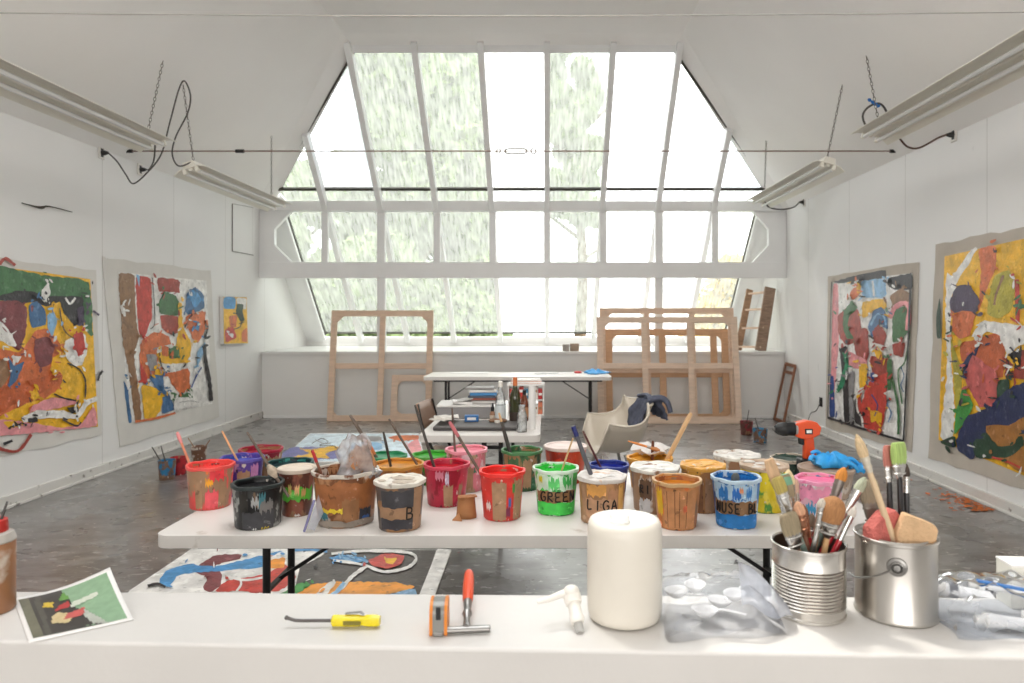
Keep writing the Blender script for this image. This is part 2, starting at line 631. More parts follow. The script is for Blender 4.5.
# ---------------------------------------------------------------- garden outside
bm = NB()
add_box(bm, (0, 30, -.4), (90, 36, .2))
gr = obj('garden_lawn', bm, mat('lawn', rgb(96, 122, 60), .9, var=.3, vscale=2))
struct(gr)
LEAF = mat('tree_leaves', rgb(116, 134, 88), .7, var=.4, vscale=1.5)
LEAFY = mat('yellow_leaves', rgb(200, 172, 60), .7, var=.35, vscale=2)
BARK = mat('tree_bark', rgb(96, 78, 62), .9, var=.3, vscale=6)


def tree(name, label, x, y, h, blobs, leaf, n, size, cat='tree', group='trees outside the skylight'):
    t = thing(name, label, cat, (x, y, -.3), 0, group)
    bm = NB()
    add_tube(bm, smooth_path([(0, 0, 0), (.15, .1, h * .35), (-.1, .15, h * .7), (.05, 0, h * .95)], 4), [.22 - .18 * k / 12 for k in range(13)], 8)
    for k in range(7):
        a = k * 2.4
        z = h * (.35 + .08 * k)
        add_tube(bm, [(0, 0, z), (math.cos(a) * h * .12, math.sin(a) * h * .12, z + h * .08), (math.cos(a) * h * .22, math.sin(a) * h * .2, z + h * .18)], [.07, .05, .02], 6)
    obj('trunk', bm, BARK, t, smooth=50)
    bm = NB()
    r = random.Random(int(abs(x) * 100 + y))
    for k in range(n):
        bx, by, bz, br = blobs[k % len(blobs)]
        u = Vector((r.gauss(0, 1), r.gauss(0, 1), r.gauss(0, 1))).normalized() * br * (r.random() ** .45)
        cpt = Vector((bx, by, bz)) + u
        a = Vector((r.gauss(0, 1), r.gauss(0, 1), r.gauss(0, 1))).normalized()
        b = a.orthogonal().normalized()
        s = size * (.6 + r.random() * .8)
        vs = [bm.verts.new(cpt + a * s), bm.verts.new(cpt + b * s * .5), bm.verts.new(cpt - a * s), bm.verts.new(cpt - b * s * .5)]
        bm.faces.new(vs)
    obj('leaves', bm, leaf, t)
    return t


def crown(r, h, k, seed, lo=.18):
    q = random.Random(seed)
    return [(q.uniform(-r, r), q.uniform(-r, r) * .6, h * q.uniform(lo, 1), r * q.uniform(.35, .6)) for _ in range(k)]


tree('leafy_tree', 'broad green tree behind the left panes of the skylight', -3.3, 20.0, 10.2, crown(2.2, 10.2, 46, 3), LEAF, 60000, .2)
tree('leafy_tree', 'bushy green tree outside the far left panes, nearest the wall', -6.6, 17.5, 6.0, crown(1.5, 6.0, 14, 5), LEAF, 14000, .18)
tree('leafy_tree', 'tall narrow green tree behind the pane right of the middle', .95, 21.0, 9.8, crown(.72, 10.4, 34, 9, .45), LEAF, 26000, .18)
tree('leafy_tree', 'low bushy green tree close outside the lower left panes', -3.1, 15.2, 3.6, crown(1.7, 3.4, 18, 12), LEAF, 16000, .12)
tree('yellow_shrub', 'yellow leaved shrub behind the lowest right pane', 4.0, 15.5, 2.3, [(-.3, 0, 1.6, .8), (.4, .1, 2.3, .8), (0, 0, 1.0, .9), (.8, 0, 1.7, .8), (.2, 0, 2.7, .5)], LEAFY, 7000, .1, 'shrub', 'shrubs outside the skylight')

# ---------------------------------------------------------------- daylight, camera
w = bpy.data.worlds.new('overcast_sky')
SC.world = w
w.use_nodes = True
nt = w.node_tree
bg = nt.nodes['Background']
tc = node(nt, 'ShaderNodeTexCoord')
sx = node(nt, 'ShaderNodeSeparateXYZ')
nt.links.new(tc.outputs['Generated'], sx.inputs[0])
mr = node(nt, 'ShaderNodeMapRange')
mr.inputs[1].default_value = -.4
mr.inputs[2].default_value = .4
nt.links.new(sx.outputs[1], mr.inputs[0])
# warmer sky behind the photographer, cooler ahead
c = mixc(nt, mr.outputs[0], (.86, .83, .80), (.95, .98, 1.0))
nt.links.new(c, bg.inputs[0])
bg.inputs[1].default_value = 3.2


def portal(name, loc, rot, sx_, sy_):
    l = bpy.data.lights.new(name, 'AREA')
    l.shape = 'RECTANGLE'
    l.size, l.size_y = sx_, sy_
    l.cycles.is_portal = True
    o = bpy.data.objects.new(name, l)
    COL.objects.link(o)
    o.location = loc
    o.rotation_euler = rot
    return o


slen = math.hypot(3.67, 3.52)
portal('skylight_portal', (-.35, ysky(2.96) + .06, 2.96 + .06), (-(math.pi / 2 - math.atan2(3.52, 3.67)) , 0, 0), 7.6, slen)
portal('added_roof_opening_portal', ((OX0 + OX1) / 2, (OY0 + OY1) / 2, TOPZ + .48), (0, 0, 0), OX1 - OX0, OY1 - OY0)
portal('rear_fill_opening_portal', ((RW0 + RW1) / 2, REAR - .1, (RZ0 + RZ1) / 2), (R(90), 0, 0), RW1 - RW0, RZ1 - RZ0)
sun = bpy.data.lights.new('hazy_sun', 'SUN')
sun.energy = 1.0
sun.angle = R(6)
sun.color = (1, .95, .86)
so = bpy.data.objects.new('hazy_sun', sun)
COL.objects.link(so)
so.rotation_euler = Vector((.55, -.8, -1.5)).to_track_quat('-Z', 'Y').to_euler()

cam = bpy.data.cameras.new('camera')
cam.sensor_width = 36
cam.lens = 36 * F / 1024
cam.shift_x = -(CX - 512) / 1024
cam.shift_y = (CY - 341.5) / 1024
cam.clip_start = .05
cam.dof.use_dof = True
cam.dof.focus_distance = 2.6
cam.dof.aperture_fstop = 4.0
co = bpy.data.objects.new('camera', cam)
COL.objects.link(co)
co.location = (0, 0, H)
co.rotation_euler = (R(90), 0, 0)
SC.camera = co
vs = SC.view_settings
vs.view_transform = 'Standard'
vs.look = 'None'
vs.gamma = 1
vs.use_curve_mapping = False
vs.exposure = 1.02
SC.cycles.use_denoising = True
SC.cycles.max_bounces = 10
SC.cycles.transparent_max_bounces = 16
SC.cycles.sample_clamp_indirect = 8

# ================================================================ PAINTINGS
PCOL = dict(yellow=(232, 178, 28), green=(62, 110, 66), black=(40, 38, 42), maroon=(122, 58, 62), white=(228, 226, 222),
            blue=(62, 106, 150), lblue=(134, 178, 212), orange=(206, 108, 58), dorange=(190, 92, 46), red=(190, 58, 46),
            purple=(72, 58, 84), brown=(140, 104, 72), pink=(222, 146, 150), grey=(142, 140, 142), dgreen=(36, 66, 46),
            navy=(34, 44, 84), olive=(176, 164, 52), bgreen=(62, 142, 62), lgreen=(150, 196, 60), ochre=(162, 108, 48),
            teal=(32, 132, 92), rose=(192, 92, 88), cobalt=(44, 78, 148), sky=(70, 142, 196), brick=(160, 62, 50),
            dark=(78, 70, 66), ice=(206, 222, 234), peri=(104, 104, 160), dull=(196, 192, 184), salmon=(226, 140, 110), amber=(234, 150, 38))  # amber is the orange paint with sunlight put into its colour


def pmat(k):
    c = rgb(*PCOL[k])
    return mat('oil_paint_' + k, c, .42, var=.24, vscale=11, bump=.3, bscale=45,
               splats=[(tuple(min(1, x * 1.25 + .05) for x in c), 18, .58, .7, len(k)), (tuple(x * .6 for x in c), 26, .62, .70, len(k) + 2)])


def painting_mesh(shapes, mapper, n, lift0=.002, step=.0005, dabs=0, dbox=(-900, -900, 9000, 9000)):
    """layers of paint, one over another, on one mesh; returns bmesh and its materials"""
    bm = NB()
    mats, idx = [], {}
    n = Vector(n)
    r = random.Random(len(shapes))
    for L, s in enumerate(shapes):
        k = s[0]
        if k not in idx:
            idx[k] = len(mats)
            mats.append(pmat(k))
        off = n * (lift0 + step * L)
        if s[1] == 'line':
            w, pts = s[2], smooth_path([Vector((a, b, 0)) for a, b in s[3]], 6)
            left, right = [], []
            for i, p in enumerate(pts):
                d = pts[min(i + 1, len(pts) - 1)] - pts[max(i - 1, 0)]
                q = Vector((-d.y, d.x, 0)).normalized() * w / 2 * (1 + .25 * r.uniform(-1, 1))
                left.append(p + q)
                right.append(p - q)
            A = [bm.verts.new(mapper(p.x, p.y) + off) for p in left]
            Bv = [bm.verts.new(mapper(p.x, p.y) + off) for p in right]
            for i in range(len(A) - 1):
                fc = bm.faces.new((A[i], A[i + 1], Bv[i + 1], Bv[i]))
                fc.material_index = idx[k]
            continue
        pts = [Vector((a, b, 0)) for a, b in s[2 if s[1] == 'flat' else 1]]
        if s[1] != 'flat':
            cut = []
            for i in range(len(pts)):
                a, b, c = pts[i - 1], pts[i], pts[(i + 1) % len(pts)]
                cut += [b.lerp(a, .2), b.lerp(b.lerp(a, .2).lerp(b.lerp(c, .2), .5), .5), b.lerp(c, .2)]
            pts = []
            for i in range(len(cut)):
                a, b = cut[i], cut[(i + 1) % len(cut)]
                kn = max(1, int((b - a).length / 9))
                pts += [a.lerp(b, j / kn) for j in range(kn)]
            ext = max(max(p.x for p in pts) - min(p.x for p in pts), 1)
            pts = [p + Vector((r.uniform(-1, 1), r.uniform(-1, 1), 0)) * min(2.2, ext * .03) for p in pts]
        v = [bm.verts.new(mapper(p.x, p.y) + off) for p in pts]
        for t in tessellate_polygon([pts]):
            try:
                fc = bm.faces.new([v[i] for i in t])
                fc.material_index = idx[k]
            except ValueError:
                pass
    # loose dabs and scratches of the same paints over the edges of the big shapes
    if dabs:
        keys = list(idx)
        polys = [s for s in shapes[1:] if s[1] not in ('line', 'flat')]
        for q in range(dabs):
            s = r.choice(polys)
            v0 = r.choice(s[1])
            k = s[0] if r.random() < .7 else r.choice([kk for kk in keys if kk in ('white', 'black', s[0])] or keys)
            cxy = Vector((v0[0] + r.gauss(0, 9), v0[1] + r.gauss(0, 9), 0))
            if not (dbox[0] < cxy.x < dbox[2] and dbox[1] < cxy.y < dbox[3]):
                continue
            a = r.uniform(0, 6.28)
            l, w = r.uniform(4, 13), r.uniform(1.6, 5)
            u, w_ = Vector((math.cos(a), math.sin(a), 0)), Vector((-math.sin(a), math.cos(a), 0))
            off = n * (lift0 + step * (len(shapes) + q * .2))
            out_ = [cxy + u * l * math.cos(t_) * r.uniform(.8, 1.1) + w_ * w * math.sin(t_) * r.uniform(.6, 1.3) for t_ in [2 * math.pi * j / 9 for j in range(9)]]
            fc = bm.faces.new([bm.verts.new(mapper(p.x, p.y) + off) for p in out_])
            fc.material_index = idx[k]
    return bm, mats


def wall_map(X, ox, oy, s):
    def m(cx_, cy_):
        px, py = ox + cx_ * s, oy + cy_ * s
        d = X * F / (px - CX)
        return Vector((X, d, H - (py - CY) * d / F))
    return m


def wavy(pts, k, amp, seed):
    """outline of a hand-cut canvas"""
    r = random.Random(seed)
    out = []
    for i in range(len(pts)):
        a, b = Vector(pts[i]), Vector(pts[(i + 1) % len(pts)])
        for j in range(k):
            p = a.lerp(b, j / k)
            if j:
                p = p + Vector((0, r.uniform(-amp, amp), r.uniform(-amp, amp)))
            out.append(p)
    return out


def wall_canvas(name, label, X, sgn, corners, mapper, shapes, m, thick=.006, amp=.012, dabs=170):
    c3 = [mapper(*c) for c in corners]
    ctr = sum(c3, Vector()) / len(c3)
    t = thing(name, label, 'painting', (X + sgn * .003, ctr.y, ctr.z))
    org = Vector((X + sgn * .003, ctr.y, ctr.z))
    loc = lambda a, b: mapper(a, b) - Vector((X, ctr.y, ctr.z))
    bm = NB()
    pts = [p - Vector((X, ctr.y, ctr.z)) for p in c3]
    if amp:
        pts = wavy(pts, 9, amp, len(label))
    add_prism(bm, pts, (sgn * thick, 0, 0))
    obj('canvas', bm, m, t)
    xs, ys_ = [c[0] for c in shapes[0][2]], [c[1] for c in shapes[0][2]]
    bm, ms = painting_mesh(shapes, loc, (sgn, 0, 0), thick + .002, .0004, dabs, (min(xs) + 8, min(ys_) + 12, max(xs) - 12, max(ys_) - 22))
    obj('painted_surface', bm, ms, t)
    return t, org


s1 = .3073
LA = [
    ('yellow', 'flat', [(-150, 40), (0, 55), (150, 75), (290, 95), (300, 280), (315, 575), (150, 585), (0, 605), (-150, 630)]),
    ('green', [(-150, 35), (0, 52), (130, 82), (290, 98), (300, 285), (275, 262), (262, 165), (140, 160), (60, 170), (0, 165), (-150, 150)]),
    ('black', [(-20, 150), (60, 130), (110, 135), (130, 150), (200, 150), (268, 150), (262, 235), (235, 250), (205, 215), (190, 165), (150, 185), (110, 170), (60, 175), (0, 165)]),
    ('maroon', [(-100, 170), (0, 165), (60, 165), (85, 190), (80, 260), (60, 330), (30, 310), (0, 260), (-100, 250)]),
    ('orange', [(-150, 330), (0, 320), (60, 335), (110, 260), (150, 255), (190, 300), (200, 340), (180, 380), (200, 410), (190, 450), (150, 480), (80, 500), (0, 540), (-150, 560)]),
    ('white', [(-60, 215), (0, 230), (35, 275), (50, 315), (20, 310), (0, 295), (-60, 270)]),
    ('blue', [(85, 180), (115, 165), (145, 200), (145, 245), (95, 255)]),
    ('lblue', [(148, 210), (170, 200), (182, 230), (165, 285), (150, 255)]),
    ('white', [(130, 130), (152, 105), (160, 140), (140, 172), (128, 160)]),
    ('yellow', [(165, 165), (180, 180), (235, 245), (230, 255), (213, 243), (172, 200), (155, 205)]),
    ('purple', [(245, 190), (268, 180), (268, 250), (250, 240)]),
    ('white', 'line', 7, [(207, 155), (222, 175), (240, 155)]),
    ('maroon', [(105, 290), (150, 280), (172, 310), (160, 370), (125, 385), (105, 350)]),
    ('yellow', [(165, 350), (195, 335), (190, 390), (170, 415), (158, 390)]),
    ('white', [(205, 300), (225, 288), (270, 270), (280, 320), (265, 370), (240, 380), (215, 360), (203, 330)]),
    ('red', [(230, 275), (265, 265), (272, 320), (250, 350), (238, 320)]),
    ('blue', [(15, 340), (40, 380), (75, 360), (45, 430), (15, 450), (30, 400)]),
    ('white', [(25, 345), (65, 345), (50, 370)]),
    ('brown', [(-30, 370), (10, 350), (25, 400), (0, 450), (-30, 440)]),
    ('dorange', [(-150, 460), (0, 450), (80, 430), (180, 400), (190, 425), (120, 470), (40, 500), (0, 530), (-150, 550)]),
    ('yellow', [(92, 470), (108, 445), (124, 478), (100, 492)]),
    ('pink', [(-150, 560), (0, 550), (80, 560), (200, 580), (260, 565), (300, 500), (315, 575), (150, 590), (0, 605), (-150, 630)]),
    ('pink', [(90, 510), (160, 478), (230, 488), (250, 500), (150, 522), (90, 528)]),
    ('yellow', [(0, 560), (40, 555), (60, 575), (20, 580)]),
    ('white', [(60, 545), (110, 522), (200, 522), (240, 538), (268, 490), (310, 475), (312, 492), (282, 502), (250, 548), (200, 548), (120, 548), (70, 562)]),
    ('black', 'line', 5, [(212, 368), (250, 388), (270, 425), (270, 480)]),
    ('black', 'line', 5, [(168, 468), (200, 482), (240, 490)]),
    ('black', 'line', 5, [(195, 552), (240, 572), (256, 560)]),
    ('black', [(208, 512), (245, 508), (250, 525), (225, 532)]),
    ('black', [(80, 548), (112, 543), (116, 560), (85, 562)]),
    ('black', [(30, 570), (60, 563), (55, 577)]),
    ('black', 'line', 3, [(185, 190), (200, 260), (235, 290)]),
    ('brick', 'line', 10, [(-12, 47), (8, 28), (40, 50)]),
    ('brick', 'line', 11, [(-30, 640), (45, 655), (92, 600)]),
    ('black', 'line', 8, [(310, 425), (316, 405), (326, 393)]),
    ('purple', 'line', 7, [(294, 198), (314, 212)]),
    ('black', 'line', 9, [(0, 632), (30, 620)]),
]
wm = wall_map(XL, 0, 250, s1)
wall_canvas('wall_painting', 'unstretched canvas with green top and pink foot, nearest painting on the left wall', XL, 1,
            [(-165, 8), (310, 65), (328, 600), (-165, 712)], wm, LA, CANVASW)

s2 = .293
LB = [
    ('white', 'flat', [(60, 75), (360, 105), (380, 525), (95, 590)]),
    ('blue', [(75, 440), (90, 470), (106, 590), (93, 590)]),
    ('red', [(115, 85), (170, 95), (175, 230), (160, 260), (150, 300), (128, 290)]),
    ('brown', [(58, 77), (115, 82), (118, 230), (130, 300), (110, 350), (128, 470), (140, 580), (115, 588), (95, 420), (75, 330), (65, 200)]),
    ('lblue', [(118, 82), (132, 87), (130, 130)]),
    ('white', [(64, 190), (80, 182), (82, 208), (70, 222)]),
    ('brick', [(190, 93), (268, 101), (268, 150), (240, 142), (195, 145)]),
    ('orange', [(135, 310), (180, 280), (230, 290), (240, 320), (190, 330), (195, 410), (240, 420), (300, 400), (305, 480), (270, 490), (240, 460), (230, 430), (150, 440), (128, 380)]),
    ('green', [(195, 178), (215, 140), (250, 150), (268, 185), (265, 225), (200, 220)]),
    ('brick', [(200, 222), (265, 225), (265, 280), (235, 290), (205, 265)]),
    ('blue', [(285, 210), (290, 150), (320, 125), (350, 150), (352, 200), (320, 215), (300, 225)]),
    ('sky', [(298, 160), (325, 140), (345, 170), (320, 200)]),
    ('orange', [(288, 225), (320, 215), (355, 205), (355, 270), (330, 320), (310, 300), (290, 250)]),
    ('yellow', [(262, 180), (275, 180), (277, 260), (310, 320), (300, 385), (270, 392), (195, 385), (188, 350), (250, 340), (262, 280)]),
    ('green', [(230, 325), (265, 330), (265, 368), (230, 372)]),
    ('orange', [(205, 325), (228, 330), (226, 365), (205, 360)]),
    ('grey', [(150, 355), (185, 355), (195, 410), (165, 415)]),
    ('blue', [(160, 430), (210, 420), (215, 480), (190, 485)]),
    ('blue', [(210, 470), (235, 500), (252, 545), (203, 562)]),
    ('yellow', [(135, 457), (180, 468), (210, 490), (205, 540), (180, 575), (142, 577)]),
    ('yellow', [(185, 405), (212, 412), (208, 428), (180, 425)]),
    ('red', [(130, 380), (155, 430), (156, 462), (134, 450)]),
    ('white', [(225, 392), (300, 380), (300, 395), (232, 404)]),
    ('lblue', [(325, 350), (355, 310), (350, 350), (325, 400)]),
    ('sky', [(318, 260), (335, 255), (330, 280)]),
    ('black', 'line', 13, [(350, 328), (355, 380), (368, 450), (374, 515)]),
    ('black', 'line', 6, [(352, 300), (362, 262), (352, 240)]),
    ('black', 'line', 4, [(283, 265), (300, 230), (322, 214)]),
    ('black', 'line', 4, [(196, 350), (205, 400), (232, 415)]),
    ('black', 'line', 3, [(172, 95), (180, 240), (165, 270)]),
    ('green', [(232, 482), (262, 495), (300, 485), (308, 505), (250, 510)]),
    ('white', [(240, 505), (300, 500), (305, 535), (255, 545)]),
    ('orange', 'line', 8, [(112, 586), (180, 575), (250, 556)]),
    ('grey', 'line', 2, [(265, 520), (300, 515), (330, 520)]),
    ('cobalt', 'line', 4, [(305, 470), (322, 430), (340, 400)]),
]
wm = wall_map(XL, 100, 250, s2)
wall_canvas('wall_painting', 'unstretched canvas with a brown vertical bar and blue oval, mid left wall', XL, 1,
            [(6, 20), (30, 30), (375, 70), (405, 570), (66, 672)], wm, LB, CANVASW)
LS = [
    ('yellow', 'flat', [(408, 160), (488, 162), (492, 318), (410, 320)]),
    ('sky', [(408, 160), (450, 161), (450, 200), (408, 202)]),
    ('white', [(452, 163), (487, 165), (487, 205), (456, 195)]),
    ('dgreen', [(455, 182), (478, 186), (474, 215), (482, 240), (466, 246), (450, 212)]),
    ('orange', [(425, 225), (455, 222), (452, 265), (430, 262)]),
    ('red', [(412, 272), (440, 258), (455, 300), (415, 318)]),
    ('white', [(420, 285), (443, 285), (440, 302)]),
    ('black', 'line', 4, [(440, 215), (470, 225), (466, 260), (445, 270)]),
    ('orange', [(470, 280), (488, 262), (490, 315), (470, 312)]),
]
wall_canvas('small_painting', 'small stretched yellow and blue painting, alone near the far end of the left wall', XL, 1,
            [(407, 158), (489, 160), (493, 319), (409, 322)], wm, LS, CANVASW, thick=.045, amp=0, dabs=14)

RA = [
    ('white', 'flat', [(45, 105), (305, 75), (280, 620), (32, 545)]),
    ('pink', [(45, 110), (62, 108), (65, 300), (50, 470), (38, 440)]),
    ('cobalt', [(36, 410), (48, 410), (53, 545), (33, 545)]),
    ('black', [(45, 103), (140, 78), (218, 62), (220, 90), (140, 102), (60, 108)]),
    ('black', [(222, 92), (305, 74), (305, 132), (250, 130), (225, 120)]),
    ('lblue', [(135, 100), (218, 92), (220, 155), (140, 155)]),
    ('white', 'line', 7, [(175, 100), (180, 150)]),
    ('brown', [(230, 150), (265, 125), (295, 140), (295, 182), (240, 182)]),
    ('brick', [(60, 215), (95, 178), (130, 195), (140, 260), (120, 300), (90, 312), (65, 280)]),
    ('green', [(80, 200), (105, 168), (130, 188), (100, 212), (95, 250), (115, 290), (90, 290), (78, 250)]),
    ('orange', [(100, 140), (130, 105), (138, 140), (110, 165)]),
    ('yellow', [(122, 118), (136, 112), (138, 140), (126, 142)]),
    ('yellow', [(140, 168), (220, 158), (220, 195), (185, 190), (165, 212), (142, 222)]),
    ('brick', [(110, 262), (160, 250), (165, 340), (150, 380), (120, 340)]),
    ('pink', [(95, 328), (160, 358), (150, 392), (100, 380)]),
    ('blue', [(160, 252), (180, 195), (205, 183), (226, 220), (225, 262), (205, 240), (182, 262), (175, 290)]),
    ('lblue', 'line', 6, [(170, 245), (190, 210), (212, 215), (220, 245)]),
    ('brick', [(175, 260), (200, 240), (222, 272), (215, 312), (180, 300)]),
    ('green', [(243, 195), (295, 180), (300, 250), (270, 300), (240, 300)]),
    ('pink', 'line', 15, [(232, 222), (250, 188), (280, 172), (296, 190), (290, 262)]),
    ('brick', [(240, 305), (285, 300), (275, 350), (245, 340)]),
    ('black', [(68, 320), (95, 310), (96, 430), (103, 560), (83, 560), (80, 430)]),
    ('teal', [(60, 460), (95, 345), (98, 370), (85, 440), (65, 465)]),
    ('grey', [(98, 400), (118, 390), (112, 560), (102, 560)]),
    ('black', [(118, 470), (148, 535), (147, 578), (116, 560)]),
    ('brick', [(165, 345), (225, 350), (225, 420), (180, 425)]),
    ('red', [(165, 430), (225, 395), (225, 480), (207, 590), (150, 582), (136, 515), (150, 470)]),
    ('red', 'line', 12, [(160, 440), (134, 470), (138, 520), (150, 545)]),
    ('white', 'line', 6, [(150, 455), (128, 475), (128, 520), (142, 545), (146, 580)]),
    ('yellow', [(132, 370), (162, 370), (160, 430), (135, 462)]),
    ('yellow', [(180, 322), (210, 330), (208, 360), (190, 350)]),
    ('white', 'line', 9, [(168, 335), (188, 310), (213, 318), (222, 352)]),
    ('cobalt', [(170, 400), (185, 398), (182, 432), (172, 428)]),
    ('yellow', [(170, 520), (190, 530), (210, 528), (208, 565), (190, 556), (172, 562)]),
    ('cobalt', 'line', 4, [(175, 470), (195, 505), (185, 540)]),
    ('green', 'line', 8, [(228, 340), (245, 430), (262, 510), (263, 600)]),
    ('green', 'line', 5, [(300, 262), (286, 360), (262, 400), (276, 500)]),
    ('green', [(225, 360), (243, 350), (240, 455), (228, 455)]),
    ('blue', 'line', 4, [(240, 470), (228, 500), (240, 530), (230, 560)]),
    ('blue', 'line', 3, [(272, 380), (282, 410), (272, 440), (282, 462)]),
    ('black', 'line', 3, [(45, 103), (38, 330), (32, 545)]),
    ('black', 'line', 6, [(305, 74), (294, 350), (281, 620)]),
    ('black', 'line', 7, [(32, 545), (150, 583), (281, 622)]),
]
wm = wall_map(XR, 820, 250, s1)
wall_canvas('wall_painting', 'canvas of red, green and black shapes inside a black border on the right wall', XR, -1,
            [(28, 86), (325, 40), (300, 658), (21, 575)], wm, RA, CANVAS)
s4 = .3953
RB = [
    ('yellow', 'flat', [(55, 92), (253, 48), (400, 16), (400, 715), (253, 645), (40, 556)]),
    ('orange', [(140, 72), (185, 62), (187, 120), (160, 180), (140, 240), (148, 130)]),
    ('white', [(60, 130), (58, 250), (62, 400), (42, 553), (78, 560), (82, 470), (74, 380), (70, 200), (95, 145), (140, 70), (120, 76), (75, 145)]),
    ('olive', [(165, 200), (182, 140), (220, 123), (236, 160), (225, 230), (190, 250), (165, 240)]),
    ('brown', 'line', 6, [(205, 140), (186, 190), (182, 215)]),
    ('red', [(234, 150), (246, 150), (247, 262), (236, 262)]),
    ('olive', [(70, 290), (82, 330), (102, 380), (97, 460), (85, 490), (78, 380)]),
    ('dorange', [(93, 312), (150, 298), (200, 278), (212, 330), (205, 400), (160, 402), (130, 340), (100, 362)]),
    ('orange', [(75, 240), (105, 226), (137, 233), (122, 290), (95, 302), (75, 280)]),
    ('purple', [(70, 200), (90, 164), (122, 164), (146, 200), (140, 233), (100, 230), (72, 240)]),
    ('navy', [(100, 362), (150, 308), (132, 352), (105, 392)]),
    ('white', [(125, 295), (150, 253), (190, 258), (253, 268), (400, 245), (400, 330), (253, 312), (216, 342), (196, 292), (160, 282), (143, 302)]),
    ('brick', [(215, 342), (253, 330), (400, 300), (400, 420), (240, 402), (208, 402)]),
    ('black', [(212, 345), (240, 328), (253, 332), (250, 372), (222, 378)]),
    ('yellow', [(225, 365), (236, 360), (232, 385)]),
    ('rose', [(105, 390), (128, 338), (180, 378), (206, 420), (180, 470), (145, 474), (120, 430)]),
    ('dgreen', [(192, 405), (222, 400), (222, 440), (188, 458)]),
    ('bgreen', [(85, 490), (105, 418), (131, 468), (110, 510), (80, 548)]),
    ('navy', [(85, 560), (110, 498), (160, 478), (230, 418), (400, 370), (400, 560), (253, 540), (150, 560), (130, 610), (90, 582)]),
    ('ochre', [(160, 518), (220, 520), (253, 498), (400, 470), (400, 668), (253, 640), (180, 592)]),
    ('dgreen', [(130, 562), (160, 533), (190, 572), (230, 572), (253, 542), (262, 570), (220, 602), (170, 602), (135, 602)]),
    ('dgreen', [(45, 560), (85, 545), (87, 577), (50, 566)]),
    ('dgreen', [(36, 245), (46, 190), (49, 300), (38, 300)]),
    ('red', 'line', 5, [(178, 600), (220, 612), (253, 628)]),
    ('green', [(245, 205), (253, 198), (256, 225), (247, 226)]),
]
wm = wall_map(XR, 924, 220, s4)
wall_canvas('wall_painting', 'canvas with a white band over yellow, orange and navy, nearest painting on the right wall', XR, -1,
            [(32, 62), (253, 18), (400, -12), (400, 762), (253, 680), (13, 602)], wm, RB, CANVAS)


def floor_map(ox, oy, sx_, z):
    def m(cx_, cy_):
        px, py = ox + cx_ * sx_, oy + cy_ * sx_
        d = dist_on(z, py)
        return Vector(((px - CX) * d / F, d, z))
    return m


def floor_canvas(label, corners, mp, shapes, m):
    c3 = [mp(*c) for c in corners]
    ctr = sum(c3, Vector()) / len(c3)
    ctr.z = 0
    t = thing('floor_painting', label, 'painting', ctr)
    bm = NB()
    add_prism(bm, [p - ctr - Vector((0, 0, p.z)) + Vector((0, 0, .001)) for p in c3], (0, 0, .004))
    obj('canvas', bm, m, t)
    bm, ms = painting_mesh(shapes, lambda a, b: mp(a, b) - ctr - Vector((0, 0, mp(a, b).z)), (0, 0, 1), .006, .0004, 40, (120, 70, 880, 200) if len(shapes) > 12 else (90, 55, 640, 150))
    obj('painted_surface', bm, ms, t)


FA = [
    ('white', 'flat', [(0, 190), (205, 52), (560, 58), (540, 240), (-40, 240)]),
    ('dark', 'flat', [(540, 60), (950, 66), (900, 215), (890, 240), (500, 240), (520, 150)]),
    ('maroon', [(215, 110), (270, 80), (350, 78), (340, 95), (262, 112), (285, 140), (280, 180), (250, 195), (225, 190), (240, 150), (190, 130)]),
    ('sky', [(90, 160), (110, 130), (180, 108), (260, 118), (370, 92), (480, 65), (430, 90), (420, 120), (250, 132), (150, 142), (120, 180), (95, 180)]),
    ('red', [(430, 140), (480, 105), (520, 150), (470, 190), (420, 200), (330, 195), (260, 195), (300, 160)]),
    ('amber', [(430, 98), (482, 88), (480, 120), (430, 125)]),
    ('white', 'line', 7, [(300, 150), (360, 160), (420, 150)]),
    ('white', 'line', 6, [(330, 135), (345, 170), (330, 195)]),
    ('white', [(500, 80), (560, 70), (610, 75), (560, 105), (510, 110)]),
    ('sky', 'line', 7, [(500, 68), (560, 66), (612, 72)]),
    ('amber', [(500, 180), (640, 165), (830, 168), (892, 183), (800, 207), (600, 215), (500, 210)]),  # orange band, its sunlit brightness painted in as amber
    ('bgreen', [(455, 210), (540, 163), (562, 175), (510, 212)]),
    ('white', [(575, 205), (620, 165), (642, 165), (610, 210)]),
    ('lblue', [(780, 212), (890, 186), (888, 230), (800, 230)]),
    ('sky', [(612, 92), (660, 82), (712, 88), (740, 100), (690, 108), (640, 104)]),
    ('lblue', [(655, 90), (700, 88), (730, 100), (680, 104)]),
    ('white', 'line', 9, [(625, 80), (720, 71), (850, 74), (888, 92), (862, 122), (790, 136), (735, 118), (690, 108), (630, 100)]),
    ('white', 'line', 12, [(735, 118), (690, 150), (655, 190)]),
    ('lblue', 'line', 12, [(665, 170), (640, 200), (600, 225)]),
    ('red', [(735, 102), (790, 78), (852, 85), (842, 115), (800, 128), (760, 120)]),
    ('yellow', [(790, 95), (832, 93), (815, 114), (795, 110)]),
    ('white', 'flat', [(955, 65), (996, 68), (935, 240), (885, 240)]),
    ('black', 'line', 8, [(55, 182), (85, 175), (110, 185)]),
]
floor_canvas('white edged canvas with blue and orange shapes on the floor under the bucket table',
             [(205, 48), (998, 66), (925, 262), (-70, 262)], floor_map(130, 530, .3223, 0), FA, CANVASW)
